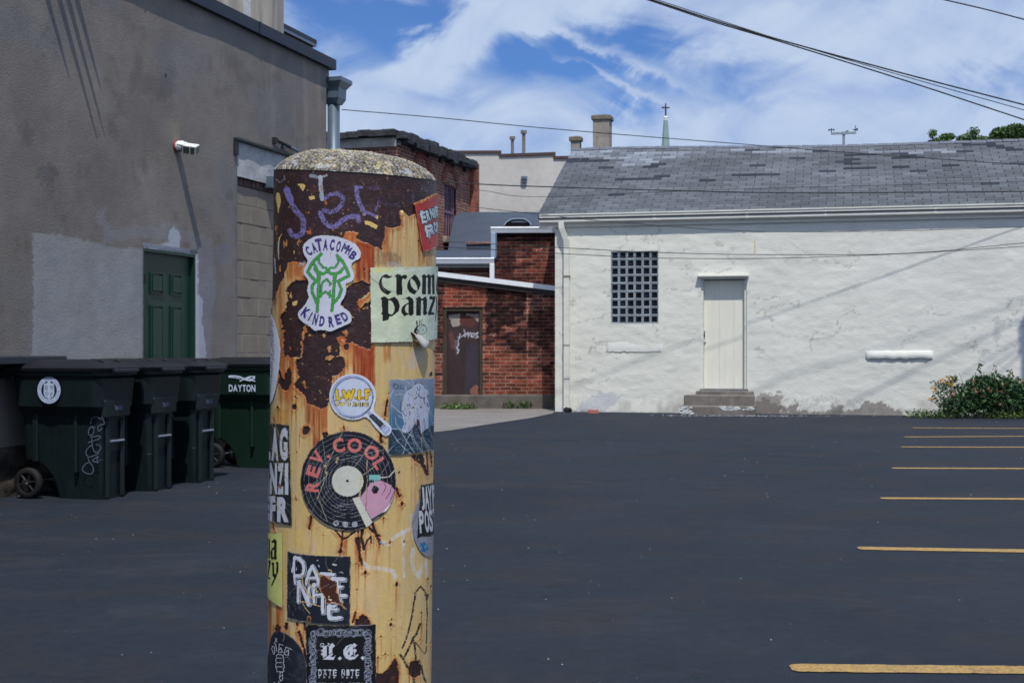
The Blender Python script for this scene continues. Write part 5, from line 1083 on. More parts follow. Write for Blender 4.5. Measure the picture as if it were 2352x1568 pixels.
tree('broadleaf_tree', 'small sprig of treetop just showing over the shingle roof ridge', 2150, 44, [(-8*v, 0, tz(318), .16, .2, .14), (24*v, 0, tz(326), .26, .4, .12), (10*v, .2, tz(340), .4, .6, .2)], 2200, 4, .09)
# ================================================================ bollard
BX0, BY0, BR_, BK, BTOP = -.2268, 1.828, .1093, .0117, 1.433
BO = thing('bollard', 'rust-eaten yellow steel bollard with a rounded concrete cap, covered in stickers and scratched tags', 'bollard', (BX0, BY0, 0)); BO.rotation_euler = (0, math.atan(BK), 0)
TH0 = math.atan2(-BX0-.21*0, BY0)*.95                  # side of the post that faces the photographer
def rim(th): return BTOP-.0015-.0085*np.cos(th-TH0)+.0*th-.0045*np.sin(th-TH0)+.0012*(vn(th*9, th*0+3, 5)-.5)
ST_ = .00070
th_f = np.arange(-R(100), R(100), ST_/BR_)+TH0; z_f = np.arange(.70, 1.4331, ST_)
def bpx(th, z):
    """photo coordinates of a point of the post; past the visible edge they are continued smoothly"""
    lim = R(76); t = th-TH0; tc_ = np.clip(t, -lim, lim)
    def pr(tt):
        X = BR_*np.sin(tt+TH0); Y = -BR_*np.cos(tt+TH0); return project(BX0+X+BK*z, BY0+Y, z-BK*X)
    x, y = pr(tc_); x2, _ = pr(tc_-.01*np.sign(t)); sl = (x-x2)/(.01*np.sign(t)+1e-12); return np.where(np.abs(t) > lim, x+sl*(t-tc_), x), y
TG, ZG = np.meshgrid(th_f, z_f, indexing='ij'); PXG, PYG = bpx(TG, ZG)
UG = TG*BR_
# ---- paint and rust of the tube
def paint_body():
    p = Paint(PXG, PYG, np.zeros(PXG.shape+(3,))); p.fill((202, 174, 120))
    fine = fbm(UG*260, ZG*40, 100, 4, .6)[..., None]; wide = fbm(UG*40, ZG*9, 101, 4)[..., None]
    p.col = p.col*(.93+.13*fine)*(.94+.12*wide)
    k = sm(.52, .68, fbm(UG*60, ZG*14, 103, 4))[..., None]; p.col = p.col*(1-.28*k)+.28*k*np.array((206, 174, 96))/255.
    k = sm(.56, .70, fbm(UG*70, ZG*45, 104, 4))[..., None]; p.col = p.col*(1-.2*k)+.2*k*np.array((176, 166, 148))/255.
    crk = (1-sm(0, .012, np.abs(fbm(UG*120, ZG*30, 105, 4)-.5)))[..., None]*sm(.5, .6, fbm(UG*30, ZG*20, 106, 3))[..., None]; p.col *= 1-.18*crk
    p.extra['r'] = np.zeros(PXG.shape); A = lambda: p.crop(640, 360, 3.1356); B = lambda: p.crop(640, 820, 3.1356); Cc = lambda: p.crop(640, 1200, 3.3578)
    streak = lambda lo, sd: (lambda x, y: np.clip(lo+(1.15-lo)*sm(.32, .68, fbm(x*.055, y*.004, sd, 5, .6)), 0, 1)*1.)
    # rust run-down: brown-orange streaks below the bare patches
    def run(x0, x1, y0, y1, a, rgb=(150, 66, 24), lo=.1, sd=0):
        idx = p._sel(x0-12, x1+12, y0-15, y1+90); x = p.x[idx]; y = p.y[idx]; xx = x+8*(fbm(x*.02, y*.01, sd+1)-.5); tail = y1+80*(fbm(x*.09, x*0, sd+2)-.5)
        m = sm(x0-8, x0+8, xx)*(1-sm(x1-8, x1+8, xx))*sm(y0-10, y0+12, y)*(1-sm(tail-40, tail+30, y))*np.clip(lo+(1.25-lo)*sm(.30, .66, fbm(x*.07, y*.0035, sd+3, 5, .62)), 0, 1)
        c = np.array(rgb)/255.*(.8+.4*fbm(x*.05, y*.006, sd+5, 3))[:, None]; a_ = (m*a)[:, None]; p.col[idx] = p.col[idx]*(1-a_)+a_*c
    A()
    run(615, 760, 640, 760, .8, (176, 92, 36), .2, 1); run(715, 860, 720, 1045, 1., (140, 52, 16), .55, 2); run(690, 724, 840, 1040, .7, (190, 120, 50), .2, 3); run(945, 985, 610, 880, .8, (172, 96, 40), .3, 4)
    run(1195, 1300, 640, 905, .75, (168, 100, 46), .1, 5); run(185, 310, 870, 1010, .75, (178, 84, 30), .2, 6); run(120, 175, 1040, 1568, .8, (170, 96, 44), .1, 7); run(860, 1060, 800, 910, .35, (110, 84, 60), .2, 8)
    run(60, 120, 250, 1300, .5, (120, 70, 44), .0, 9); run(300, 370, 1370, 1568, .8, (176, 88, 34), .1, 10); run(560, 860, 1430, 1568, .7, (168, 84, 36), .1, 11); run(300, 345, 980, 1050, .9, (150, 66, 26), .5, 12)
    B()
    run(695, 865, 70, 385, 1., (146, 56, 20), .5, 13); run(630, 700, 30, 250, .6, (186, 110, 54), .1, 14); run(925, 985, 50, 200, .7, (176, 110, 50), .1, 15); run(130, 240, 100, 500, .8, (170, 92, 44), .05, 16)
    run(325, 382, 500, 720, .85, (132, 62, 28), .3, 17); run(385, 442, 540, 850, 1., (150, 66, 24), .45, 18); run(442, 500, 540, 740, .8, (158, 80, 36), .2, 19); run(255, 330, 380, 560, .7, (176, 110, 60), .05, 20); run(60, 200, 560, 680, .6, (196, 140, 60), .1, 21)
    run(190, 240, 40, 260, .6, (176, 100, 46), .1, 22)
    Cc()
    run(112, 178, 930, 1110, .95, (176, 90, 40), .4, 23); run(48, 75, 890, 1600, .8, (150, 84, 48), .3, 24); run(80, 230, 1090, 1200, .6, (160, 96, 52), .2, 25); run(430, 470, 280, 330, .4, (190, 120, 60), .2, 26); run(150, 210, 320, 900, .4, (196, 150, 70), .1, 27)
    # bare rust: warped outlines
    dk = (52, 30, 26)
    def rust(pts, w=16, ws=.03, sd=0): p.poly(pts, 1., 1., w, ws, 'r', sd)
    def rs(pts, w, wp=5, sd=0): p.stroke(pts, w, 1., 1., wp, .07, 'r', sd)
    A()
    rust([(-300, 120), (1700, 160), (1700, 330), (1345, 345), (1165, 430), (1180, 510), (1130, 530), (1080, 492), (1045, 490), (1066, 560), (1058, 602), (1000, 618), (948, 608), (936, 680), (915, 785), (870, 762), (812, 735), (740, 712), (716, 690), (745, 655), (700, 640), (640, 645), (620, 700), (360, 720), (350, 860), (335, 895), (225, 868), (190, 880), (178, 960), (160, 1010), (130, 1060), (96, 1150), (70, 1260), (30, 1400), (-300, 1300)], 14, .035, 1)
    rust([(235, 1030), (345, 1010), (400, 1200), (300, 1235), (290, 1290), (330, 1345), (300, 1440), (300, 1600), (160, 1600), (165, 1480), (200, 1420), (150, 1390), (142, 1300), (180, 1240), (195, 1140), (185, 1085)], 20, .04, 2)
    rust([(340, 1370), (700, 1300), (600, 1200), (640, 1085), (690, 1040), (770, 1025), (832, 1050), (815, 1110), (785, 1140), (728, 1185), (742, 1240), (790, 1200), (835, 1170), (835, 1545), (740, 1512), (690, 1492), (600, 1475), (590, 1600), (350, 1600)], 14, .04, 3)
    B()
    rust([(160, -40), (300, -40), (285, 40), (250, 90), (205, 135), (162, 105)], 22, .05, 4)
    rust([(350, -60), (600, -60), (602, 80), (560, 125), (505, 118), (478, 180), (512, 195), (562, 158), (622, 165), (632, 230), (590, 292), (535, 310), (525, 400), (522, 480), (495, 540), (445, 556), (400, 532), (345, 520), (328, 470), (300, 430), (248, 400), (252, 360), (282, 320), (262, 250), (258, 180), (300, 168), (312, 100), (310, 40)], 12, .045, 5)
    rust([(600, 20), (700, -30), (832, -40), (832, 108), (740, 80), (690, 50), (655, 62)], 10, .05, 6); p.ell(645, 85, 18, 26, 1., 1., 6, .06, 'r', 7)
    rust([(130, 255), (150, 300), (165, 335), (188, 262), (212, 240), (226, 300), (222, 350), (200, 400), (168, 422), (122, 370)], 10, .05, 8); rust([(225, 530), (250, 520), (265, 545), (250, 568), (222, 555)], 6, .08, 9); rust([(305, 730), (318, 695), (350, 690), (370, 710), (355, 745), (310, 758)], 6, .08, 10)
    for (x, y, r_) in ((625, 700, 8), (628, 715, 7), (262, 890, 6), (1295, 295, 14), (1320, 120, 10), (1150, 1010, 5), (1072, 1285, 13), (250, 468, 7), (930, 1395, 7), (118, 548, 9)): p.ell(x, y, r_*.85, r_*1.3, 1., 1., 3, .1, 'r', 11)
    rust([(455, 740), (500, 738), (505, 760), (465, 790)], 6, .07, 12); rs([(960, 495), (948, 560), (938, 640)], 17, 5, 13); rs([(912, 745), (908, 790), (915, 812)], 24, 6, 14)
    rust([(1140, 912), (1235, 905), (1248, 980), (1280, 1062), (1270, 1075), (1252, 1060), (1215, 985), (1165, 950)], 8, .06, 15); rs([(1262, 890), (1268, 1000), (1272, 1060)], 12, 4, 16); rs([(1288, 885), (1298, 960), (1302, 1000)], 11, 4, 17); rs([(1030, 1165), (1040, 1200), (1052, 1228)], 15, 4, 18)
    rs([(372, 1382), (368, 1420), (358, 1478)], 15, 4, 19); rs([(80, 620), (95, 660)], 6, 3, 19)
    Cc()
    rs([(600, 318), (655, 388)], 14, 4, 20); rs([(760, 325), (700, 375), (655, 392)], 15, 4, 21); rs([(660, 320), (655, 390), (648, 450)], 16, 4, 22); p.poly([(648, 450), (658, 490), (640, 515), (622, 495)], 1., 1., 3, .08, 'r')
    rust([(757, 380), (798, 365), (806, 440), (808, 520), (828, 600), (818, 615), (795, 560), (785, 480), (762, 400)], 7, .06, 23); rs([(822, 310), (812, 380), (836, 470)], 26, 7, 24); rs([(836, 470), (862, 400), (892, 370)], 14, 5, 25); rs([(890, 368), (895, 420)], 14, 4, 26); rs([(905, 265), (935, 350), (968, 425)], 22, 7, 27); rs([(880, 300), (960, 365)], 18, 6, 28)
    for (x, y, r_) in ((845, 665, 14), (1105, 760, 15), (1055, 1090, 13), (1145, 100, 9), (1048, 418, 9), (1360, 715, 6), (1010, 1330, 7), (975, 1188, 6), (1305, 990, 7), (770, 590, 6), (780, 800, 6), (285, 1085, 13), (995, 215, 6), (1385, 780, 8), (1380, 1240, 7)): p.ell(x, y, r_*.8, r_*1.35, 1., 1., 3, .1, 'r', 29)
    rs([(400, 205), (396, 250), (380, 300)], 17, 5, 30); rs([(88, 255), (92, 300), (102, 325)], 9, 3, 31); rs([(765, 990), (755, 1030), (740, 1070)], 14, 4, 32); rust([(762, 1090), (768, 1045), (798, 1040), (818, 1005), (858, 1022), (890, 1095)], 8, .05, 33)
    rust([(182, 1070), (212, 1075), (206, 1120), (192, 1145), (178, 1110)], 5, .06, 34); rs([(302, 1150), (318, 1220), (352, 1330), (365, 1400)], 24, 8, 35); rs([(345, 1075), (350, 1130)], 18, 6, 36); rust([(105, 1100), (125, 1085), (150, 1105), (145, 1150), (105, 1150)], 7, .06, 37)
    rust([(925, 1485), (985, 1492), (1042, 1440), (1088, 1362), (1112, 1400), (1122, 1500), (1118, 1620), (925, 1620)], 9, .05, 38); rust([(1203, 1440), (1220, 1392), (1290, 1376), (1306, 1420), (1300, 1500), (1245, 1530), (1204, 1490)], 6, .06, 39)
    # small pits everywhere, denser at the top
    p.x, p.y = UG*1000, ZG*1000; rr = random.Random(77)
    for i in range(150):
        cx_, cy_, s_ = rr.uniform(UG.min()*1000, UG.max()*1000), 700+733*rr.random(), rr.choice((.5, .6, .8, 1.2))*rr.uniform(.7, 1.3); p.ell(cx_, cy_, s_, s_*rr.uniform(1, 1.8), 1., .9, s_*.5, .8, 'r', i)
    r_ = p.extra['r']; n = fbm(UG*90, ZG*90, 140, 5, .6)
    # islands of paint left in the bare area
    isl = (fbm(UG*75, ZG*60, 150, 5, .6) > .745)*(ZG < 1.36); r_ = r_*(1-isl)
    # rust bleeding down from every bare patch
    s_ = np.zeros_like(r_); cur = np.zeros(r_.shape[0]); dk_ = .966+.02*fbm(UG[:, 0]*300, UG[:, 0]*0, 155, 3)
    for j in range(r_.shape[1]-1, -1, -1): cur = np.maximum(cur*dk_, r_[:, j]); s_[:, j] = cur
    s_ = s_*(1-r_)*np.clip(1.2*sm(.42, .66, fbm(UG*330, ZG*14, 156, 4, .6)), 0, 1)*(.35+.65*sm(.4, .6, fbm(UG*25, ZG*25, 157, 3))); a = np.clip(s_*.9, 0, .88)[..., None]; p.col = p.col*(1-a)+a*np.array((160, 76, 28))/255.*(.85+.3*n[..., None])
    # orange halo
    halo = np.zeros_like(r_)
    for d in (2, 4, 7):
        h = r_.copy()
        for ax in (0, 1): h = np.maximum(h, np.maximum(np.roll(r_, d, ax), np.roll(r_, -d, ax)))
        halo += h*(1-r_)/3*(.5+.8*sm(.4, .6, fbm(UG*50, ZG*50, 160, 3)))
    p.extra['lift'] = halo
    a = np.clip(halo*.5, 0, .7)[..., None]; p.col = p.col*(1-a)+a*np.array((172, 96, 44))/255.
    c = np.stack([(.150+.09*n), (.092+.050*n), (.090+.040*n)], -1); g2 = sm(.66, .80, fbm(UG*70, ZG*80, 170, 5, .6))[..., None]; c = c*(1-.45*g2)+.45*g2*np.array((124, 62, 34))/255.
    g3 = sm(.62, .72, fbm(UG*160, ZG*120, 172, 4, .6))[..., None]; c = c*(1-.25*g3)+.25*g3*np.array((100, 92, 100))/255.
    p.col = p.col*(1-r_[..., None])+c*r_[..., None]
    # chips of yellow on the dark band
    A(); ye = (222, 190, 116)
    for q in ([(265, 282), (300, 276), (328, 286), (318, 322), (308, 334), (285, 300)], [(785, 560), (830, 566), (888, 598), (876, 622), (850, 612), (826, 596), (788, 588)], [(868, 512), (895, 520), (885, 545), (862, 532)], [(355, 375), (395, 368), (400, 395), (362, 398)], [(775, 505), (795, 515), (790, 528)],
              [(1060, 478), (1080, 482), (1082, 510), (1065, 520)], [(108, 345), (128, 350), (140, 400), (120, 505), (108, 440), (98, 380)], [(122, 690), (150, 655), (132, 700), (112, 800)], [(640, 1040), (690, 1030), (680, 1060), (650, 1075)], [(225, 1180), (270, 1170), (260, 1205), (232, 1210)], [(235, 790), (245, 785), (242, 820)]): p.poly(q, ye, .95, 5, .06)
    for q in ([(470, 392), (500, 430), (480, 438)], [(330, 640), (370, 625), (372, 665), (345, 660)], [(345, 490), (362, 495), (352, 512)], [(650, 480), (660, 470), (668, 482)], [(728, 1180), (800, 1150), (830, 1090), (832, 1140), (760, 1210), (745, 1262)], [(565, 1455), (620, 1442), (650, 1470), (620, 1500), (590, 1510)]): p.poly(q, (186, 104, 48), .9, 7, .06)
    spk = (fbm(UG*230+ZG*90, ZG*210-UG*70, 180, 4, .6) > .80)*r_; a = spk[..., None]*.85; p.col = p.col*(1-a)+a*np.array((206, 158, 92))/255.
    # violet spray tag, broken up by the rust
    vi = (124, 116, 176); spray = lambda lo: (lambda x, y: sm(lo-.06, lo+.05, fbm(x*.13+y*.05, y*.13-x*.05, 33, 5, .7)))
    def tg(pts, w, a=.95, lo=.36, c_=vi): p.stroke(pts, w*.92, c_, a, 6, .08, tex=spray(lo+.08), soft=5)
    tg([(185, 325), (195, 360), (212, 395)], 56, .95, .25); tg([(212, 400), (245, 475), (290, 520), (312, 560), (312, 635)], 44); tg([(205, 635), (228, 672), (262, 682), (305, 655)], 40)
    tg([(482, 385), (520, 358), (575, 350), (618, 380), (612, 430), (575, 475), (520, 495), (470, 480)], 36, .9, .38); tg([(440, 500), (470, 560), (510, 600), (552, 605), (610, 560), (660, 530), (735, 525), (740, 560)], 40, .95, .34)
    tg([(720, 305), (728, 380), (765, 465), (785, 500)], 38, .95, .34); tg([(715, 302), (762, 305)], 20, .9, .3); tg([(785, 495), (830, 505), (872, 525)], 22, .9, .3); tg([(872, 480), (895, 410)], 22, .8, .4); tg([(820, 310), (900, 305)], 30, .7, .5)
    tg([(895, 390), (940, 430), (1060, 440), (1075, 420)], 40, .5, .52); tg([(1160, 360), (1150, 420)], 34, .5, .5); tg([(1230, 300), (1260, 330)], 40, .5, .5); tg([(600, 320), (680, 310)], 30, .3, .5)
    bl = (176, 190, 200); p.stroke([(370, 215), (420, 225), (450, 245)], 24, bl, .7, 8, .06, tex=spray(.34)); p.stroke([(440, 225), (446, 300), (455, 395)], 30, bl, .85, 6, .06, tex=spray(.30)); p.stroke([(430, 225), (490, 215)], 14, bl, .8, 5); p.stroke([(448, 290), (455, 330)], 10, (178, 100, 50), .8, 4)
    p.stroke([(100, 240), (130, 270), (170, 240), (165, 215)], 10, bl, .6, 5, .08, tex=spray(.4)); p.stroke([(80, 420), (78, 760)], 6, (200, 205, 210), .6, 5, .05, tex=spray(.45)); p.stroke([(118, 720), (122, 850)], 9, (206, 206, 200), .8, 4, .05); p.stroke([(285, 905), (320, 880)], 26, (176, 180, 200), .6, 6, .08, tex=spray(.4)); p.stroke([(90, 850), (96, 960)], 10, (214, 214, 216), .7, 5)
    # grimy glue patches
    p.poly([(860, 780), (1060, 820), (1080, 905), (870, 905)], (120, 100, 76), .5, 30, .03, tex=spray(.46)); p.poly([(960, 870), (1060, 880), (1080, 915), (960, 915)], (168, 166, 180), .5, 20, .05, tex=spray(.4))
    B(); p.poly([(1130, 150), (1180, 70), (1240, 120), (1230, 220), (1150, 262), (1122, 220)], (190, 176, 168), .55, 10, .05)
    Cc(); gr_ = (204, 206, 216); sw = lambda x, y: .35+.65*sm(.3, .6, fbm(x*.05, y*.012, 44, 4, .6))
    for pts, w in (([(1070, 385), (1130, 345), (1205, 305)], 32), ([(1150, 320), (1160, 450), (1165, 690)], 26), ([(985, 410), (1030, 425)], 40), ([(830, 580), (870, 618), (960, 625), (1070, 645), (1092, 690)], 34), ([(1240, 475), (1228, 560), (1245, 640), (1285, 695), (1308, 600)], 32), ([(1345, 540), (1352, 690)], 24), ([(1080, 680), (1086, 720)], 18)): p.stroke(pts, w, gr_, .68, 6, .05, tex=sw, soft=3)
    p.poly([(1200, 180), (1240, 170), (1250, 420), (1225, 380)], (186, 184, 190), .5, 10, .05)
    for pts in ([(372, 330), (410, 420), (405, 500)], [(255, 440), (240, 480)], [(420, 460), (400, 520)]): p.stroke(pts, 9, (176, 160, 190), .5, 4)
    p.poly([(230, 330), (330, 300), (340, 440), (260, 470)], (216, 182, 96), .4, 20, .04)
    # black marker figure low on the right
    mk = (44, 38, 32); dry = lambda x, y: sm(.30, .46, fbm(x*.10, y*.10, 55, 4, .6))
    for pts, w in (([(1250, 885), (1258, 820), (1300, 773), (1338, 820), (1350, 880), (1362, 840)], 13), ([(1348, 880), (1354, 1000), (1350, 1150), (1345, 1300), (1330, 1328), (1240, 1205)], 8), ([(1246, 895), (1232, 1000), (1205, 1120), (1180, 1210), (1150, 1275)], 12), ([(1295, 1080), (1268, 1160), (1235, 1200), (1222, 1240), (1168, 1350)], 15), ([(1235, 1205), (1250, 1250), (1262, 1370)], 14), ([(1128, 1328), (1160, 1370), (1200, 1450)], 16), ([(1305, 1420), (1320, 1500), (1345, 1568)], 14), ([(1240, 1530), (1250, 1600)], 20)): p.stroke(pts, w*1.25, mk, .95, 4, .07, tex=dry)
    return p
BP = paint_body()
m_post = simple('weathered_post_paint', None, .42, attr=True, var=.05, scale=200, bump=.25, bs=700, bdist=.0015, spec=.45)
def tubeV(T, Z, off):
    r_ = BR_+off; return np.stack([r_*np.sin(T), -r_*np.cos(T), Z], -1)
Zt = np.minimum(ZG, rim(TG)); rr_ = BP.extra['r']; off = -.0009*rr_+.0006*np.clip(BP.extra['lift'], 0, 1)*sm(.4, .6, fbm(UG*60, ZG*60, 192, 3))-.0008*(fbm(UG*9, ZG*7, 193, 3)-.3)+.0003*(fbm(UG*500, ZG*500, 190, 3)-.5)*(.3+rr_)+.0004*(fbm(UG*30, ZG*20, 191, 3)-.5)*rr_
I = np.arange(TG.size).reshape(TG.shape); Ff = np.stack([I[:-1, :-1], I[1:, :-1], I[1:, 1:], I[:-1, 1:]], -1).reshape(-1, 4)
Vf = tubeV(TG, Zt, off).reshape(-1, 3); Cf = BP.col.reshape(-1, 3)
# the far side and the foot, coarser
def coarse(t0, t1, z0, z1, st):
    T, Z = np.meshgrid(np.linspace(t0, t1, max(int((t1-t0)*BR_/st), 3)), np.linspace(z0, z1, max(int((z1-z0)/st), 3)), indexing='ij'); n = sm(.46, .54, fbm(T*BR_*18, Z*12, 200, 5, .6)+.15*sm(1.1, 1.4, Z)+.1*(Z < .1))[..., None]
    c = np.array((206, 176, 116))/255.*(.9+.2*fbm(T*BR_*150, Z*15, 201, 4))[..., None]*(1-n)+n*np.array((58, 34, 28))/255.; I = np.arange(T.size).reshape(T.shape)
    return tubeV(T, np.minimum(Z, rim(T)) if z1 > 1.3 else Z, 0).reshape(-1, 3), np.stack([I[:-1, :-1], I[1:, :-1], I[1:, 1:], I[:-1, 1:]], -1).reshape(-1, 4), c.reshape(-1, 3)
Vs, Fs, Cs = [Vf], [Ff], [Cf]; n0 = len(Vf)
for a in ((th_f[-1], th_f[0]+2*math.pi, .70, BTOP+.002, .003), (th_f[0], th_f[0]+2*math.pi, 0, .7001, .004)):
    v, f, c = coarse(*a); Vs.append(v); Fs.append(f+n0); Cs.append(c); n0 += len(v)
np_mesh('tube', np.concatenate(Vs), np.concatenate(Fs), m_post, BO, np.concatenate(Cs))
# ---- concrete cap: domed fill of coarse aggregate
def make_cap():
    nr, nt = 190, 560; rho = np.linspace(0, 1, nr)**.8; th = np.linspace(0, 2*math.pi, nt, endpoint=False); Rr, T = np.meshgrid(rho, th, indexing='ij')
    x = Rr*np.sin(T)*BR_; y = -Rr*np.cos(T)*BR_
    prof = .0315*(1-Rr**3.0)**.8; sk = .0015*np.sin(T-TH0)*Rr*0-.004*Rr*np.sin(T-TH0-.4)*(1-Rr)
    # pebbles: nearest of jittered cells
    def pebble(s_, sd):
        gx, gy = x*s_, y*s_; ix, iy = np.floor(gx), np.floor(gy); best = np.full(x.shape, 9.); cid = np.zeros(x.shape)
        for a in (-1, 0, 1):
            for b in (-1, 0, 1):
                jx = _T[(ix+a).astype(int) & 255, (iy+b+sd).astype(int) & 255]; jy = _T[(iy+b+37).astype(int) & 255, (ix+a+sd*3).astype(int) & 255]; d = np.hypot(gx-ix-a-jx, gy-iy-b-jy); m = d < best; best = np.where(m, d, best); cid = np.where(m, _T[(ix+a+91).astype(int) & 255, (iy+b+sd*7).astype(int) & 255], cid)
        return best, cid
    d1, c1 = pebble(400, 3); d2, c2 = pebble(800, 11); big = fbm(x*60, y*60, 210, 4)
    bump = .0016*(np.clip(1-d1*1.3, 0, 1))*c1+.0009*np.clip(1-d2*1.3, 0, 1)*c2+.003*(big-.5)
    edge = 1-sm(.93, 1, Rr); z = BTOP-.0015+(rim(T)-BTOP+.0015)*Rr+prof+sk+bump*(.25+.75*edge)-.0006*(1-edge)
    g = .36+.28*c1+.16*(c2-.5)-.20*sm(.25, .75, d1)-.12*sm(.4, .9, d2); g = np.clip(g*(.8+.5*big), .10, .80); col = np.stack([g*1.02, g*.985, g*.92], -1)
    yl = .38*sm(.62, .66, fbm(x*75, y*75, 220, 5, .65))[..., None]*sm(.3, .5, c2+.2)[..., None]; col = col*(1-.85*yl)+.85*yl*np.array((206, 180, 122))/255.*(.8+.3*c2)[..., None]
    wh = sm(.66, .70, fbm(x*90, y*90, 224, 4, .6))[..., None]; col = col*(1-.6*wh)+.6*wh*np.array((184, 188, 200))/255.; lemon = ((c1 > .93)*(d1 < .35))[..., None]; col = col*(1-.7*lemon)+.7*lemon*np.array((204, 186, 70))/255.
    px_, py_ = project(BX0+x+BK*z, BY0+y, z); blob = (((px_-743)/26)**2+((py_-381)/6)**2 < .6+2.2*(fbm(x*200, y*200, 226, 4)-.4))[..., None]; col = np.where(blob, .5*col+.5*np.array((196, 198, 200))/255., col)
    I = np.arange(nr*nt).reshape(nr, nt); J = np.roll(I, -1, 1); F = np.stack([I[:-1], I[1:], J[1:], J[:-1]], -1).reshape(-1, 4)
    return np_mesh('concrete_cap', np.stack([x, y, z], -1).reshape(-1, 3), F, simple('aggregate_concrete', None, .95, attr=True, var=.1, scale=200, bump=.5, bs=900, bdist=.001, spec=.15), BO, col.reshape(-1, 3))
make_cap()
# ---- stickers
LAY = [0]
def sticker(label, crop, outline, draw, holes=(), mat=None, warp=0., name='sticker', wrinkle=0., soffs=None):
    LAY[0] += 1; base = .00075+.00009*LAY[0]+wrinkle*.4 if soffs is None else soffs
    q = Paint(PXG, PYG, np.zeros((1, 1, 3))); q.crop(*crop); P_ = np.array(outline, float); idx = np.nonzero((q.x > P_[:, 0].min()-4) & (q.x < P_[:, 0].max()+4) & (q.y > P_[:, 1].min()-4) & (q.y < P_[:, 1].max()+4))
    a, b, c, d = idx[0].min(), idx[0].max()+1, idx[1].min(), idx[1].max()+1; S = (slice(a, b), slice(c, d))
    p = Paint(PXG[S], PYG[S], np.zeros(PXG[S].shape+(3,))); p.extra['a'] = np.zeros(PXG[S].shape); p.crop(*crop); p.u, p.v = UG[S], ZG[S]
    p.poly(outline, 1., 1., max(warp, .012*(P_[:, 0].max()-P_[:, 0].min()))*.6, .06, 'a'); draw(p)
    p.x, p.y = p.u*1000, p.v*1000; rc = random.Random(LAY[0]*7)
    fd = (.30*sm(.52, .72, fbm(p.u*55, p.v*55, 400+LAY[0], 5, .65)))[..., None]; p.col = p.col*(1-fd*.35)+fd*.35*np.array((168, 166, 160))/255.
    for _ in range(12):
        x0_, y0_ = rc.uniform(p.x.min(), p.x.max()), rc.uniform(p.y.min(), p.y.max()); a_ = rc.uniform(0, 6.28); l_ = rc.uniform(6, 30); p.stroke([(x0_, y0_), (x0_+l_*.5*math.cos(a_)+rc.uniform(-2, 2), y0_+l_*.5*math.sin(a_)), (x0_+l_*math.cos(a_), y0_+l_*math.sin(a_))], .9, rc.choice(((200, 200, 204), (90, 88, 86))), .35)
    p.crop(*crop)
    for h in holes: p.poly(h, 0., 1., 10, .04, 'a')
    al = p.extra['a']; er = al.copy()
    for k_ in (1, 2):
        for ax in (0, 1): er = np.minimum(er, np.minimum(np.roll(al, k_, ax), np.roll(al, -k_, ax)))
    ew = ((al-er)*(.25+.75*sm(.45, .6, fbm(p.u*120, p.v*120, 500, 3))))[..., None]*.55; p.col = p.col*(1-ew)+ew*np.array((205, 203, 196))/255.
    T, Z = TG[S], ZG[S]; I = np.arange(T.size).reshape(T.shape); keep = (al[:-1, :-1]+al[1:, 1:]+al[1:, :-1]+al[:-1, 1:])/4 > .5
    F = np.stack([I[:-1, :-1], I[1:, :-1], I[1:, 1:], I[:-1, 1:]], -1)[keep]; used = np.unique(F); re = np.full(T.size, -1); re[used] = np.arange(len(used)); F = re[F]
    of = base+(wrinkle*(fbm(UG[S]*90, ZG[S]*70, 230+LAY[0], 4)-.4) if wrinkle else 0)
    V = tubeV(T, Z, of).reshape(-1, 3)[used]; p.col *= (1-.05*fbm(UG[S]*200, ZG[S]*200, 231, 3))[..., None]
    return np_mesh(name, V, F, mat or m_vc, BO, p.col.reshape(-1, 3)[used], True, label)
m_paper = simple('sticker_paper', None, .6, attr=True, var=.03, scale=60, spec=.3, bump=.12, bs=120, bdist=.001); m_silver = simple('silver_foil', None, .38, .35, attr=True, var=.1, scale=80)
def scratches(p, n, x0, x1, y0, y1, rgb, seed, w=3., L=200, ang=None, a=.7):
    r_ = random.Random(seed)
    for i in range(n):
        x, y = r_.uniform(x0, x1), r_.uniform(y0, y1); t = r_.uniform(0, math.pi) if ang is None else math.radians(r_.gauss(*ang)); l = r_.uniform(.3, 1)*L
        p.stroke([(x, y), (x+l*.5*math.cos(t)+r_.uniform(-6, 6), y+l*.5*math.sin(t)), (x+l*math.cos(t), y+l*math.sin(t))], w*r_.uniform(.6, 1.5), rgb, a*r_.uniform(.5, 1))
# torn white sticker on the left edge
def d_white(p):
    p.fill((206, 208, 216)); p.crop(640, 360, 3.1356); r_ = random.Random(1)
    for i in range(90):
        y = 1330+i*7.6; x = 66+14*math.sin(i*.05); p.stroke([(x+r_.uniform(-20, 4), y-r_.uniform(5, 25)), (x+r_.uniform(8, 26)*(1-i/140), y)], 3.2, (40, 40, 46), .85)
sticker('torn white sticker with a fringe of fine black strokes, at the left edge of the post', (640, 360, 3.1356), [(-260, 1180), (40, 1210), (70, 1260), (105, 1335), (140, 1480), (146, 1560), (136, 1680), (112, 1840), (85, 1930), (62, 1965), (-260, 1900)], d_white, mat=m_paper)
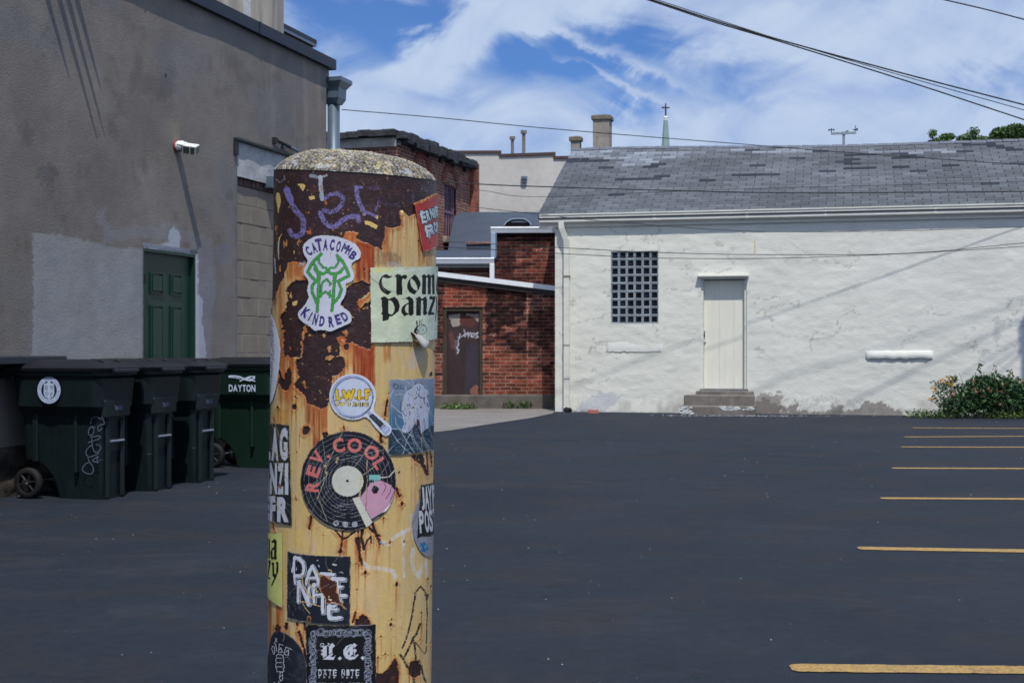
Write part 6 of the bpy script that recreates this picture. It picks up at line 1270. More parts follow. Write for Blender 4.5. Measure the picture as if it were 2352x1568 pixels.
# silver oval, then black JAY POS label over it
def d_oval(p):
    p.fill((158, 160, 170)); p.col *= (.85+.3*fbm(p.u*500, p.v*500, 240, 4))[..., None]; p.poly([(140, 1330), (185, 1335), (205, 1375), (185, 1400), (150, 1392)], (40, 120, 176), .95, 22, .06); p.poly([(165, 1350), (190, 1350), (185, 1385)], (120, 190, 214), .8, 10)
sticker('crinkled silver oval sticker with a blue splash', (980, 900, 3.14), [(150, 985), (128, 1010), (104, 1060), (88, 1110), (78, 1165), (84, 1230), (92, 1290), (112, 1345), (138, 1392), (172, 1428), (205, 1436), (250, 1420), (330, 1380), (380, 1250), (380, 1050), (300, 970), (200, 960)], d_oval, mat=m_silver, wrinkle=0, warp=2)
def d_jay(p):
    p.fill((22, 22, 24)); wh = (200, 202, 208)
    for c, cx_, w in (('J', 160, 24), ('A', 190, 30), ('Y', 216, 28), ('P', 245, 25), ('H', 275, 25)): p.glyph(c, cx_-(0 if cx_ < 200 else 2), 992-.18*(cx_-160), w, 178, wh, 0, .04, 1, 0, .1, -.06)
    for c, cx_, w in (('P', 150, 36), ('O', 190, 32), ('S', 221, 28), ('T', 250, 26)): p.glyph(c, cx_, 1172-.16*(cx_-150), w, 172, wh, 0, .04, 1, 0, .1, -.06)
sticker('black label with white condensed letters JAY over POST', (980, 900, 3.14), [(142, 884), (200, 878), (246, 872), (330, 862), (330, 1262), (240, 1280), (180, 1288), (114, 1298)], d_jay)
# left stack
def d_nag(p):
    p.fill((30, 32, 34)); wh = (196, 200, 208)
    for c, cx_, w, cy in (('A', 104, 52, 262), ('G', 170, 60, 262), ('L', 50, 40, 262)): p.glyph(c, cx_, cy, w, 250, wh, 0, .06)
    for c, cx_, w in (('N', 92, 56), ('Z', 147, 46), ('I', 192, 26), ('A', 46, 30)): p.glyph(c, cx_, 525+(cx_-60)*.02, w, 240, wh, 0, .06)
    for c, cx_, w in (('F', 86, 44), ('R', 164, 88), ('E', 44, 34)): p.glyph(c, cx_, 752+(cx_-60)*.1, w, 192, wh, 0, .06)
    tn = (170, 140, 96); scratches(p, 26, 60, 200, 60, 800, tn, 3, 2.4, 190, (62, 16)); scratches(p, 20, 60, 200, 60, 800, (214, 216, 222), 4, 1.5, 190, (68, 22))
    for pts in ([(85, 50), (110, 130), (150, 230), (215, 340)], [(75, 290), (120, 350), (215, 360)], [(95, 340), (140, 430), (175, 470)], [(75, 560), (120, 740), (190, 810)]): p.stroke(pts, 4.5, tn, .9)
    p.ell(142, 582, 10, 26, (140, 84, 54), .9, 3, rot=-.4); p.ell(66, 510, 6, 22, (100, 62, 46), .9, 3)
sticker('scratched black label with bold white letters AG, NZI and FR', (640, 1000, 3.14), [(-60, 84), (60, 100), (140, 106), (211, 115), (224, 500), (234, 890), (150, 876), (55, 852), (-60, 820)], d_nag)
def blackletter(p, polys, rgb, bg=None):
    for q in polys: p.poly(q, rgb)
def d_lemon(p):
    p.fill((206, 208, 120)); p.col *= (.94+.1*fbm(p.u*60, p.v*40, 250, 4))[..., None]; k = (24, 24, 22)
    p.poly([(75, 1010), (98, 985), (118, 1000), (116, 1120), (120, 1135), (110, 1152), (96, 1140), (84, 1150), (72, 1130), (70, 1090), (80, 1062), (98, 1045), (98, 1018), (84, 1018)], k); p.poly([(86, 1078), (98, 1068), (98, 1122), (88, 1128)], (206, 208, 120))
    for a in (48, 62): p.poly([(a-5, 985), (a+5, 990), (a+5, 1138), (a-5, 1138)], k)
    p.poly([(48, 1155), (72, 1150), (72, 1172), (54, 1280), (70, 1286), (68, 1296), (44, 1296), (58, 1180)], k)
    p.poly([(76, 1178), (86, 1162), (98, 1172), (100, 1250), (112, 1258), (116, 1180), (108, 1172), (122, 1158), (132, 1172), (130, 1240), (112, 1290), (84, 1346), (78, 1352), (76, 1340), (98, 1286), (86, 1270), (84, 1190)], k)
    p.poly([(45, 1405), (160, 1480), (160, 1515), (45, 1440)], (186, 190, 118), .5)
sticker('pale lemon sticker with black letter endings a and zy, on the left edge', (640, 1000, 3.14), [(-60, 930), (48, 944), (100, 948), (158, 944), (160, 1250), (160, 1516), (100, 1480), (45, 1440), (-60, 1400)], d_lemon, mat=m_paper)
def d_digg(p):
    p.fill((30, 33, 44)); w = (206, 208, 216); p.col *= (.9+.25*fbm(p.u*60, p.v*60, 255, 4))[..., None]
    for pts in ([(270, 440), (300, 515)], [(298, 450), (245, 545)], [(215, 600), (200, 640), (240, 755), (262, 700), (250, 600), (212, 600)], [(272, 545), (300, 700)], [(415, 575), (345, 550), (330, 720), (400, 705), (375, 620), (350, 660)], [(580, 655), (470, 605), (430, 750), (520, 765), (520, 660), (490, 690), (460, 720)],
                [(290, 775), (310, 750), (380, 755), (415, 775), (420, 830), (430, 860), (430, 900), (415, 920), (435, 950), (440, 1000), (420, 1030), (435, 1070), (400, 1085), (300, 1080), (290, 1020), (275, 980), (280, 930), (300, 910), (275, 880), (285, 830), (300, 815), (285, 775)],
                [(300, 820), (380, 825)], [(300, 910), (385, 905)], [(290, 985), (400, 990)], [(365, 1085), (345, 1200), (370, 1260), (400, 1240), (410, 1180), (400, 1090)], [(355, 1180), (395, 1150)]): p.stroke(pts, 11, w, .95, 2)
    p.poly([(225, 1300), (260, 1280), (275, 1310), (240, 1340)], w); p.poly([(320, 1280), (340, 1260), (345, 1310)], w)
    scratches(p, 20, 200, 800, 500, 1400, (150, 152, 162), 6, 4, 260, (15, 30), .6); p.stroke([(430, 350), (440, 420), (412, 500)], 6, (190, 170, 110), .9)
ov = [(470+365*math.cos(t), 1150+850*math.sin(t)) for t in np.linspace(-math.pi, math.pi, 60)]
ov = [(115, 1000), (125, 800), (150, 560), (200, 380), (260, 318), (320, 300), (400, 312), (500, 360), (600, 432), (690, 530), (770, 660), (830, 800), (870, 1000), (880, 1250), (870, 1600), (800, 1900), (650, 2060), (400, 2080), (200, 1900), (120, 1500)]
sticker('black rounded sticker with a white line drawing of a fist below the letters DIGG', (640, 1500, 7.84), ov, d_digg)
# DATE NITE drip lettering
def d_date(p):
    p.fill((24, 29, 40)); p.col *= (.75+.5*fbm(p.u*45, p.v*45, 260, 4))[..., None]; w = (202, 206, 218); dk = (22, 26, 36)
    S = [([(245, 230), (235, 400), (210, 480)], 70), ([(245, 480), (240, 600), (250, 720)], 46), ([(240, 235), (330, 250), (400, 330), (420, 440), (400, 540), (350, 580), (250, 585)], 66),
         ([(575, 395), (520, 500), (480, 620), (462, 730)], 62), ([(575, 395), (640, 520), (680, 640), (700, 760)], 66), ([(500, 620), (650, 620)], 44),
         ([(740, 540), (840, 545), (975, 560)], 66), ([(830, 560), (830, 680)], 60), ([(950, 640), (1180, 650)], 78), ([(960, 640), (1000, 800), (1130, 790)], 60), ([(1050, 700), (1060, 960), (1200, 960)], 66), ([(1080, 1000), (1120, 1070)], 40),
         ([(325, 690), (310, 850), (310, 1070)], 62), ([(325, 690), (400, 850), (450, 980), (500, 1120)], 66), ([(520, 800), (500, 900), (510, 1130)], 58), ([(610, 740), (600, 900), (610, 1080)], 64), ([(590, 750), (640, 760)], 60),
         ([(640, 950), (740, 940), (810, 960)], 60), ([(775, 950), (770, 1150), (775, 1280)], 74), ([(890, 1160), (885, 1300), (900, 1370)], 84), ([(890, 1170), (1000, 1160)], 56), ([(900, 1220), (1040, 1225)], 56), ([(900, 1380), (980, 1395), (1105, 1380)], 74)]
    for pts, wd_ in S: p.stroke([(a+14, b+10) for a, b in pts], wd_*.9+22, w)
    for pts, wd_ in S: p.stroke([(a+13, b+9) for a, b in pts], wd_*.9+4, dk)
    for pts, wd_ in S: p.stroke(pts, wd_*.86, w, 1, 4, .03)
    p.stroke([(262, 290), (258, 540)], 16, dk); p.poly([(285, 295), (335, 320), (360, 400), (350, 480), (330, 540), (285, 545)], dk); p.poly([(575, 450), (610, 590), (530, 590)], dk); p.stroke([(565, 470), (530, 585)], 10, w); p.stroke([(345, 840), (345, 1050)], 14, dk); p.stroke([(930, 1240), (935, 1350)], 12, dk)
    tn = (196, 168, 116)
    for pts, t in (([(350, 560), (385, 610), (405, 760)], 22), ([(440, 790), (480, 900), (560, 1000), (620, 1010)], 26), ([(460, 690), (540, 760), (680, 890)], 20), ([(340, 1060), (500, 1100), (760, 1175)], 17), ([(380, 1080), (450, 1200), (530, 1300)], 14), ([(890, 470), (930, 470), (945, 510)], 22), ([(660, 510), (720, 560)], 30)): p.stroke(pts, t, tn, .95, 6, .04)
    p.ell(995, 370, 48, 18, (206, 200, 190), .95, 5, rot=.2); p.stroke([(990, 320), (1080, 200)], 4, (140, 130, 110)); p.ell(675, 285, 14, 8, w); p.ell(700, 390, 8, 28, w, rot=-.5); p.stroke([(1090, 520), (1130, 505), (1160, 540)], 12, (180, 184, 196), .9)
    scratches(p, 26, 110, 420, 850, 1400, (130, 134, 148), 9, 4, 220, (88, 14), .7); p.ell(515, 1410, 40, 66, (168, 116, 70), 1, 8); p.ell(515, 1420, 26, 52, (60, 38, 32), 1, 8)
    # torn-through rust
    p.poly([(700, 590), (780, 552), (900, 610), (960, 690), (1040, 700), (1050, 900), (1085, 950), (1095, 1040), (1160, 1150), (1240, 1240), (1180, 1215), (1130, 1150), (1000, 1095), (850, 1125), (820, 1010), (720, 850), (690, 790), (710, 700)], (186, 130, 78), 1, 14, .04)
    p.poly([(728, 600), (800, 570), (890, 650), (1010, 690), (1042, 720), (1020, 900), (1075, 950), (1085, 1040), (1140, 1135), (1000, 1080), (850, 1105), (835, 1010), (740, 850), (722, 780)], (70, 36, 24), 1, 12, .04)
    p.poly([(890, 960), (905, 990), (880, 1000)], (226, 200, 160)); p.poly([(880, 1020), (945, 1025), (950, 1060), (890, 1050)], (230, 204, 180), 1, 5); p.stroke([(940, 1090), (1060, 1130)], 14, (226, 226, 226), .9)
sticker('black sticker with white dripping letters DATE NITE torn through to rust', (690, 1330, 7.839), [(103, 108), (220, 138), (350, 160), (600, 186), (860, 200), (1308, 206), (1300, 900), (1292, 1522), (900, 1512), (560, 1490), (400, 1466), (95, 1400)], d_date, warp=2)
# small LE plate with looped border
def d_le(p):
    p.fill((16, 16, 18)); w = (198, 202, 212); r_ = random.Random(12); lw = (150, 158, 176)
    def path(t):                                      # rounded square ring
        t = t % 4; k = int(t); f = t-k; x0, x1, y0, y1 = 980, 2020, 340, 1360
        return ((x0+(x1-x0)*f, y0), (x1, y0+(y1-y0)*f), (x1-(x1-x0)*f, y1), (x0, y1-(y1-y0)*f))[k]
    for i in range(150):
        x, y = path(i*4/150+r_.uniform(-.01, .01)); x += r_.uniform(-22, 22); y += r_.uniform(-22, 22); rx, ry = r_.uniform(36, 72), r_.uniform(34, 72); p.ring(x, y, rx, ry, 6.5, lw, .9, 0, 360, 22)
    # capital L
    for q in ([(1175, 600), (1240, 600), (1240, 770), (1175, 810)], [(1280, 590), (1345, 570), (1345, 720), (1280, 755)], [(1345, 530), (1400, 578), (1352, 625), (1300, 575)], [(1165, 845), (1350, 720), (1362, 745), (1300, 800), (1370, 800), (1420, 748), (1370, 850)], [(1130, 675), (1160, 645), (1190, 675), (1160, 705)], [(1130, 745), (1160, 712), (1190, 745), (1160, 778)], [(1200, 600), (1240, 590), (1240, 780), (1195, 800)]): p.poly(q, w)
    p.stroke([(1120, 585), (1135, 540), (1180, 540), (1190, 575), (1160, 590)], 13, w); p.stroke([(1130, 600), (1200, 600), (1280, 570), (1290, 545), (1265, 540)], 14, w); p.stroke([(1250, 600), (1275, 780)], 8, (16, 16, 18)); p.stroke([(1180, 820), (1345, 715)], 8, (16, 16, 18))
    p.poly([(1448, 825), (1490, 785), (1532, 825), (1490, 862)], w); p.poly([(1880, 815), (1920, 780), (1960, 815), (1920, 855)], w)
    # capital E
    p.poly([(1770, 575), (1700, 555), (1610, 590), (1560, 660), (1555, 740), (1600, 820), (1680, 855), (1770, 840), (1840, 760), (1780, 790), (1700, 790), (1640, 740), (1620, 660), (1650, 600), (1700, 580)], w)
    for q in ([(1670, 600), (1735, 575), (1735, 750), (1670, 790)], [(1765, 530), (1812, 572), (1768, 618), (1722, 575)], [(1735, 675), (1772, 640), (1812, 680), (1772, 720)], [(1630, 650), (1665, 625), (1660, 700), (1640, 740)]): p.poly(q, w)
    p.stroke([(1780, 700), (1760, 750), (1785, 775), (1830, 755)], 13, w); p.stroke([(1760, 600), (1760, 650)], 8, w)
    x = 1075; 
    for c in 'DATE NITE':
        if c == ' ': x += 62; continue
        ww = 74 if c != 'I' else 60; p.glyph(c, x+ww/2+3, 1100, ww*.86, 112, w, 0, .015); p.stroke([(x+4, 1046), (x+ww*.5, 1036), (x+ww, 1048)], 9, w); p.stroke([(x+ww*.5, 1165), (x+ww*.2, 1180), (x+ww*.3, 1200), (x+ww*.6, 1190)], 8, w); (p.stroke([(x+ww*.42, 1055), (x+ww*.42, 1150)], 5, (16, 16, 18)) if c != 'I' else None); x += ww+20
sticker('black square sticker reading L.E. and DATE NITE inside a border of tangled white loops', (640, 1500, 7.84), [(845, 178), (1200, 192), (1700, 192), (2170, 170), (2176, 900), (2190, 1520), (850, 1540)], d_le)
# engraving
def d_eng(p):
    n = fbm(p.u*70, p.v*70, 270, 5); c1, c2 = np.array((70, 108, 136))/255., np.array((128, 142, 162))/255.; g = np.clip(sm(100, 1000, p.y)+.5*(n-.5), 0, 1)[..., None]; p.col[...] = c2*(1-g)+c1*g
    sea = (34, 50, 70); wl = (104, 140, 158); r_ = random.Random(21)
    p.poly([(30, 1040), (300, 1030), (700, 1050), (820, 960), (910, 920), (910, 1520), (30, 1520)], sea, 1, 10, .03)
    for i in range(46):
        y = 1060+i*9.5; x = r_.uniform(40, 760); pts = [(x+k*26, y+10*math.sin(k*1.1+i)) for k in range(8)]; p.stroke(pts, 4, wl, .8)
    p.stroke([(130, 195), (345, 190)], 7, (40, 52, 68)); p.stroke([(125, 288), (340, 288)], 7, (40, 52, 68))
    x = 140
    for c in 'MCMXIII': p.glyph(c, x+13, 240, 24 if c != 'I' else 8, 84, (36, 46, 62), 0, .01); x += 29
    hd = (176, 184, 204); ink = (30, 36, 52)
    p.poly([(590, 175), (650, 185), (690, 250), (760, 290), (780, 380), (740, 440), (770, 520), (790, 640), (770, 760), (770, 1000), (700, 1040), (640, 1120), (620, 960), (560, 900), (500, 950), (440, 1060), (330, 1090), (280, 1050), (330, 940), (310, 820), (290, 680), (310, 480), (350, 380), (380, 320), (470, 265), (530, 210)], hd, 1, 8, .03)
    for pts, w in (([(380, 320), (470, 262)], 12), ([(520, 215), (560, 180), (590, 195), (620, 178), (670, 205)], 13), ([(570, 250), (575, 300), (600, 315), (620, 290), (620, 240)], 11), ([(590, 385), (615, 435), (690, 462)], 17), ([(575, 425), (520, 475)], 16), ([(700, 265), (745, 298)], 13), ([(340, 470), (275, 540), (262, 690)], 6), ([(745, 550), (770, 600)], 15), ([(700, 440), (690, 500), (710, 560)], 16),
                   ([(510, 560), (550, 575)], 8), ([(610, 575), (660, 560)], 8), ([(575, 640), (560, 740), (600, 770)], 7), ([(300, 690), (350, 780), (380, 770)], 12), ([(430, 700), (440, 760)], 16), ([(560, 790), (600, 800)], 9), ([(430, 560), (440, 610)], 14), ([(380, 580), (420, 570)], 12)): p.stroke(pts, w, ink, .9, 4)
    p.ell(495, 630, 26, 14, ink, .9); p.ell(640, 622, 26, 14, ink, .9); p.ell(487, 630, 8, 6, hd); p.ell(650, 622, 8, 6, hd)
    for i in range(60):
        x, y = r_.uniform(330, 770), r_.uniform(300, 1050)
        if 470 < x < 680 and 470 < y < 800: continue
        l = r_.uniform(40, 110); p.stroke([(x, y), (x+r_.uniform(-20, 20), y+l*.5), (x+r_.uniform(-30, 30), y+l)], 4.5, ink, .75)
    for i in range(16): x = 560+r_.uniform(-60, 160); p.stroke([(x, 820+r_.uniform(0, 60)), (x+r_.uniform(-20, 40), 1050+r_.uniform(0, 60))], 4, ink, .6)
    ws_ = (196, 206, 220)
    for pts in ([(250, 120), (330, 130), (400, 170), (490, 240)], [(470, 110), (500, 210)], [(165, 402), (270, 385), (350, 400)], [(110, 585), (200, 660), (320, 770)], [(230, 770), (320, 830)], [(175, 800), (190, 920), (240, 1000), (380, 1240), (540, 1480)], [(120, 1018), (240, 1015), (400, 1090), (500, 1160)], [(110, 1070), (200, 1220), (340, 1370), (470, 1480)], [(480, 1040), (380, 1230), (310, 1490)], [(60, 1420), (125, 1340)], [(345, 240), (385, 330)], [(150, 280), (80, 450)]): p.stroke(pts, 9, ws_, .85, 3)
    scratches(p, 46, 420, 830, 350, 1300, (190, 196, 204), 31, 4.5, 520, (66, 9), .75)
    for pts in ([(245, 350), (330, 540), (440, 850), (500, 980)], [(490, 235), (490, 450), (520, 620), (550, 850)], [(560, 900), (640, 1150), (660, 1440)], [(640, 1120), (800, 1400)]): p.stroke(pts, 9, (180, 160, 116), .85, 4)
    for pts in ([(580, 850), (600, 930), (510, 1010), (540, 1040)], [(560, 960), (600, 1060), (640, 1140)], [(580, 860), (570, 1000)]): p.stroke(pts, 30, (62, 34, 28), .95, 10, .04)
sticker('blue engraved print of a curly bearded head over waves, marked MCMXIII and heavily scratched', (940, 910, 7.469), [(72, 112), (400, 108), (640, 100), (880, 84), (880, 700), (866, 1408), (600, 1452), (300, 1490), (42, 1502), (52, 900)], d_eng, mat=m_paper, warp=2)
# record
def d_rec(p):
    p.fill((17, 17, 24)); cx_, cy_ = 700, 775; kx, ky = 668/710, 1.; gv = (128, 132, 148)
    for r_ in (650, 585, 520, 465, 410, 365, 325, 285): p.ring(cx_-5, cy_, r_*kx, r_*ky, 5.5, gv, .9)
    sal = (204, 108, 104)
    for c, x, y, w, h, a in (('R', 200, 850, 150, 190, -84), ('E', 212, 635, 150, 185, -72), ('V', 270, 445, 165, 185, -52), ('C', 565, 270, 160, 205, -14), ('O', 788, 268, 205, 200, 4), ('O', 1025, 372, 205, 200, 30), ('L', 1140, 525, 120, 185, 56)): p.glyph(c, x, y, w, h, sal, a, .035)
    p.ell(424, 428, 25, 25, sal)
    p.ell(690, 775, 220, 217, (200, 200, 188)); p.col *= 1; p.stroke([(500, 640), (560, 690), (700, 600)], 4, (170, 170, 164), .8); p.ell(688, 770, 20, 20, (26, 26, 28))
    cr = (206, 204, 190); p.poly([(755, 1018), (855, 992), (1040, 1370), (955, 1430)], cr)
    pk = (198, 148, 172)
    p.poly([(870, 1010), (960, 880), (1010, 800), (1040, 790), (1062, 815), (1090, 775), (1160, 770), (1230, 800), (1290, 830), (1345, 900), (1335, 1000), (1330, 1080), (1170, 1220), (1020, 1310), (960, 1200), (900, 1100)], pk)
    p.poly([(1060, 830), (1100, 850), (1130, 880), (1100, 950), (1050, 950), (1022, 910), (1040, 860)], (17, 17, 24))
    for pts in ([(1195, 800), (1228, 855), (1170, 975)], [(1298, 860), (1285, 930), (1222, 1030)], [(1340, 920), (1310, 1000), (1275, 1080)]): p.stroke(pts, 8, (60, 34, 48))
    p.poly([(988, 688), (1148, 688), (1148, 760), (988, 758)], (122, 186, 182)); p.poly([(1058, 755), (1085, 755), (1082, 800), (1062, 810)], (122, 186, 182)); p.stroke([(1148, 722), (1268, 715), (1365, 600)], 13, (196, 196, 186))
    p.poly([(1338, 1010), (1336, 1080), (1240, 1190), (1170, 1222), (1250, 1130), (1320, 1070)], (226, 222, 226))
    for x, y in ((527, 1370), (657, 1386), (790, 1386)): p.ring(x, y, 34, 34, 8, (190, 192, 204)); p.ring(x, y, 20, 20, 7, (190, 192, 204)); p.stroke([(x-12, y), (x+12, y)], 5, (190, 192, 204)); p.stroke([(x, y-12), (x, y+12)], 5, (190, 192, 204))
    li = (178, 176, 172); scratches(p, 34, 150, 900, 150, 1100, li, 41, 4, 520, (118, 18), .6); scratches(p, 40, 300, 560, 400, 800, (150, 150, 150), 42, 3.5, 260, (120, 30), .6); scratches(p, 14, 450, 1000, 1000, 1300, li, 43, 4, 420, (-14, 6), .8)
    for pts, w in (([(620, 80), (470, 400), (370, 640)], 7), ([(1060, 180), (860, 480), (620, 760), (540, 800)], 6), ([(1200, 330), (900, 400), (600, 480)], 6), ([(520, 920), (860, 720), (1080, 560)], 8), ([(960, 480), (965, 760), (940, 1190)], 13), ([(270, 1010), (330, 860), (400, 690), (300, 800)], 7), ([(275, 990), (330, 1140), (410, 1350)], 7), ([(340, 180), (360, 330), (400, 600)], 5), ([(1270, 500), (1100, 760), (920, 990)], 5)): p.stroke(pts, w, (196, 184, 150) if w > 6 else li, .85, 3)
    p.stroke([(965, 560), (960, 900), (942, 1190)], 8, (120, 70, 40), .9, 4); p.stroke([(880, 700), (865, 860), (860, 1010)], 20, (196, 184, 140), .9, 6)
    for x, y in ((550, 460), (395, 660), (372, 560), (535, 500)): p.ell(x, y, 16, 22, (202, 178, 126), .9, 8, .08)
sticker('round record sticker reading REV. COOL with a pink hand at the tone arm', (730, 1040, 5.808), [(700+668*math.cos(t), 773+708*math.sin(t)) for t in np.linspace(0, 2*math.pi, 90, endpoint=False)], d_rec, holes=[[(1010, 1390), (1060, 1330), (1180, 1250), (1340, 1090), (1420, 1120), (1240, 1340), (1100, 1460)]])
# magnifier
def d_mag(p):
    p.fill((206, 212, 226)); cx_, cy_ = 700, 590
    p.ell(cx_, cy_, 448, 452, (150, 162, 200)); p.ell(cx_-12, cy_-8, 440, 440, (168, 180, 212)); p.ring(cx_, cy_+4, 446, 448, 15, (40, 52, 74), 1, 30, 130); p.ring(cx_+16, cy_+8, 410, 404, 16, (40, 52, 74), 1, 150, 420); p.ell(cx_+18, cy_+6, 398, 392, (196, 204, 224)); p.ring(cx_, cy_, 425, 425, 16, (120, 134, 184), .9, 200, 300); p.ring(cx_, cy_, 425, 425, 16, (120, 134, 184), .9, 60, 110)
    ye = (226, 190, 40); br = (84, 40, 34)
    L_ = [([(372, 460), (388, 640), (430, 635)], 54), ([(498, 598)], 44), ([(510, 470), (575, 640), (625, 480), (660, 640), (725, 450)], 56), ([(770, 615)], 44), ([(845, 470), (842, 640)], 60), ([(918, 620)], 44), ([(1050, 455), (985, 460), (995, 640)], 56), ([(990, 545), (1050, 535)], 44)]
    for pts, w in L_: p.stroke(pts, w+24, br)
    for pts, w in L_: p.stroke(pts, w-2, ye)
    def word(t, x0, x1, y0, y1, big):
        asp = [glyph_edges(c, .02)[1]*(1.2 if i == 0 else 1) for i, c in enumerate(t)]; k = (x1-x0)/(sum(asp)+.12*len(t)); x = x0
        for i, (c, a) in enumerate(zip(t, asp)):
            h = (y1-y0)*(1.22 if i == 0 else .88); cy2 = y1-h/2; p.glyph(c, x+a*k/2, cy2, a*k*.92, h, (216, 186, 60), 0, .02, 1, 0, .1, 0, (9, (50, 40, 22))); x += (a+.12)*k
        x = x0
        for i, (c, a) in enumerate(zip(t, asp)):
            h = (y1-y0)*(1.22 if i == 0 else .88); p.glyph(c, x+a*k/2, y1-h/2, a*k*.92, h, (216, 186, 60), 0, .02); x += (a+.12)*k
    word('THRIFTED', 345, 668, 690, 788, 1); word('ARCHIVES', 705, 1045, 700, 796, 1)
    p.poly([(1005, 935), (1060, 895), (1115, 950), (1055, 1005)], (150, 158, 190)); p.poly([(1045, 1010), (1075, 975), (1130, 948), (1362, 1160), (1340, 1195), (1272, 1256)], (40, 44, 52)); p.stroke([(1110, 1000), (1310, 1190)], 26, (74, 80, 88), .8)
    p.poly([(1262, 1282), (1290, 1240), (1375, 1170), (1400, 1190), (1290, 1300)], (150, 158, 190)); p.stroke([(1300, 1290), (1395, 1200)], 13, (28, 32, 40)); p.poly([(1300, 1318), (1415, 1210), (1480, 1240), (1492, 1310), (1420, 1395), (1368, 1392)], (156, 166, 204)); p.stroke([(1370, 1330), (1440, 1250)], 30, (190, 198, 224), .9)
mo = [(705+492*math.cos(t), 592+490*math.sin(t)) for t in np.linspace(R(66), R(66)+2*math.pi-R(43), 70)]; mo = [m_ for m_ in mo]; mo += [(1150, 900), (1300, 1030), (1480, 1180), (1522, 1250), (1520, 1320), (1470, 1400), (1400, 1430), (1340, 1405), (1200, 1260), (1060, 1080), (1000, 1035), (950, 1030)]
sticker('magnifying glass shaped sticker reading L.W.I.F THRIFTED ARCHIVES', (780, 900, 8.71), mo, d_mag)
# catacomb kindred
def d_cat(p):
    p.fill((206, 208, 222)); p.col *= (.96+.06*fbm(p.u*80, p.v*60, 280, 4))[..., None]; nv = (56, 46, 116)
    for c, x, y, w, h, a in (('C', 205, 308, 62, 140, -33), ('A', 282, 262, 62, 150, -21), ('T', 350, 222, 88, 185, -9), ('A', 442, 218, 62, 165, 2), ('C', 535, 220, 60, 160, 8), ('O', 622, 245, 56, 160, 12), ('M', 715, 270, 82, 130, 24), ('M', 762, 300, 60, 130, 30), ('B', 825, 370, 80, 130, 36)): p.glyph(c, x, y, w*1.06, h, nv, a, .055, 1, 2, .1)
    for c, x, y, w, h, a in (('K', 165, 1180, 92, 150, 34), ('I', 228, 1235, 18, 140, 28), ('N', 300, 1275, 60, 170, 14), ('D', 392, 1300, 66, 150, 8), ('R', 520, 1310, 70, 160, -6), ('E', 615, 1275, 70, 150, -16), ('D', 705, 1235, 76, 140, -30)): p.glyph(c, x, y, w*1.06, h, nv, a, .055, 1, 2, .1)
    gr_ = (66, 156, 66); gd = (38, 84, 60)
    S = [([(378, 352), (300, 425), (240, 500), (192, 605), (250, 675), (312, 735)], 34), ([(345, 410), (352, 470), (410, 540), (448, 545), (466, 578)], 20), ([(285, 500), (330, 590), (395, 632), (430, 620), (466, 585)], 30), ([(300, 560), (350, 640), (340, 740)], 44), ([(345, 640), (345, 800), (335, 1000), (324, 1165)], 32),
         ([(312, 735), (252, 800), (258, 890), (300, 1000), (325, 1060)], 30), ([(602, 372), (670, 445), (722, 530), (770, 655), (700, 690), (620, 735)], 34), ([(612, 400), (622, 465), (575, 540), (505, 548), (466, 578)], 20), ([(685, 555), (640, 610), (570, 632), (515, 628), (466, 585)], 32), ([(575, 640), (565, 740)], 44), ([(570, 640), (560, 800), (545, 1000), (530, 1150)], 32), ([(620, 745), (662, 850), (630, 950), (560, 1040)], 30),
         ([(378, 920), (385, 790), (405, 745), (458, 708), (515, 770), (500, 790)], 20), ([(352, 905), (375, 955), (392, 905), (415, 905), (440, 880), (482, 920), (505, 875), (496, 960), (535, 930)], 18)]
    for pts, w in S: p.stroke(pts, w+13, gd, 1, 4, .06)
    for pts, w in S: p.stroke(pts, w, gr_, 1, 3, .06)
sticker('white die-cut sticker with a green horned mask between CATACOMB and KINDRED', (720, 560, 5.805), [(400, 84), (460, 82), (520, 87), (620, 105), (700, 130), (790, 168), (860, 210), (905, 262), (937, 320), (932, 390), (900, 428), (850, 450), (812, 478), (802, 530), (812, 570), (830, 600), (842, 650), (836, 700), (805, 740), (730, 768), (722, 800), (736, 850), (722, 920), (690, 980), (655, 1030), (650, 1065), (670, 1100), (730, 1130), (775, 1170), (808, 1235), (802, 1300), (768, 1335), (700, 1362), (600, 1410), (550, 1435), (510, 1450), (470, 1445), (430, 1426), (370, 1425), (305, 1436), (270, 1420), (225, 1375), (180, 1348), (120, 1310), (72, 1262), (52, 1205), (64, 1160), (110, 1118), (160, 1055), (195, 990), (205, 955), (186, 880), (186, 820), (200, 770), (200, 715), (160, 668), (135, 620), (132, 570), (160, 515), (190, 470), (188, 420), (150, 370), (125, 310), (122, 260), (140, 205), (200, 150), (270, 108), (330, 88)], d_cat)
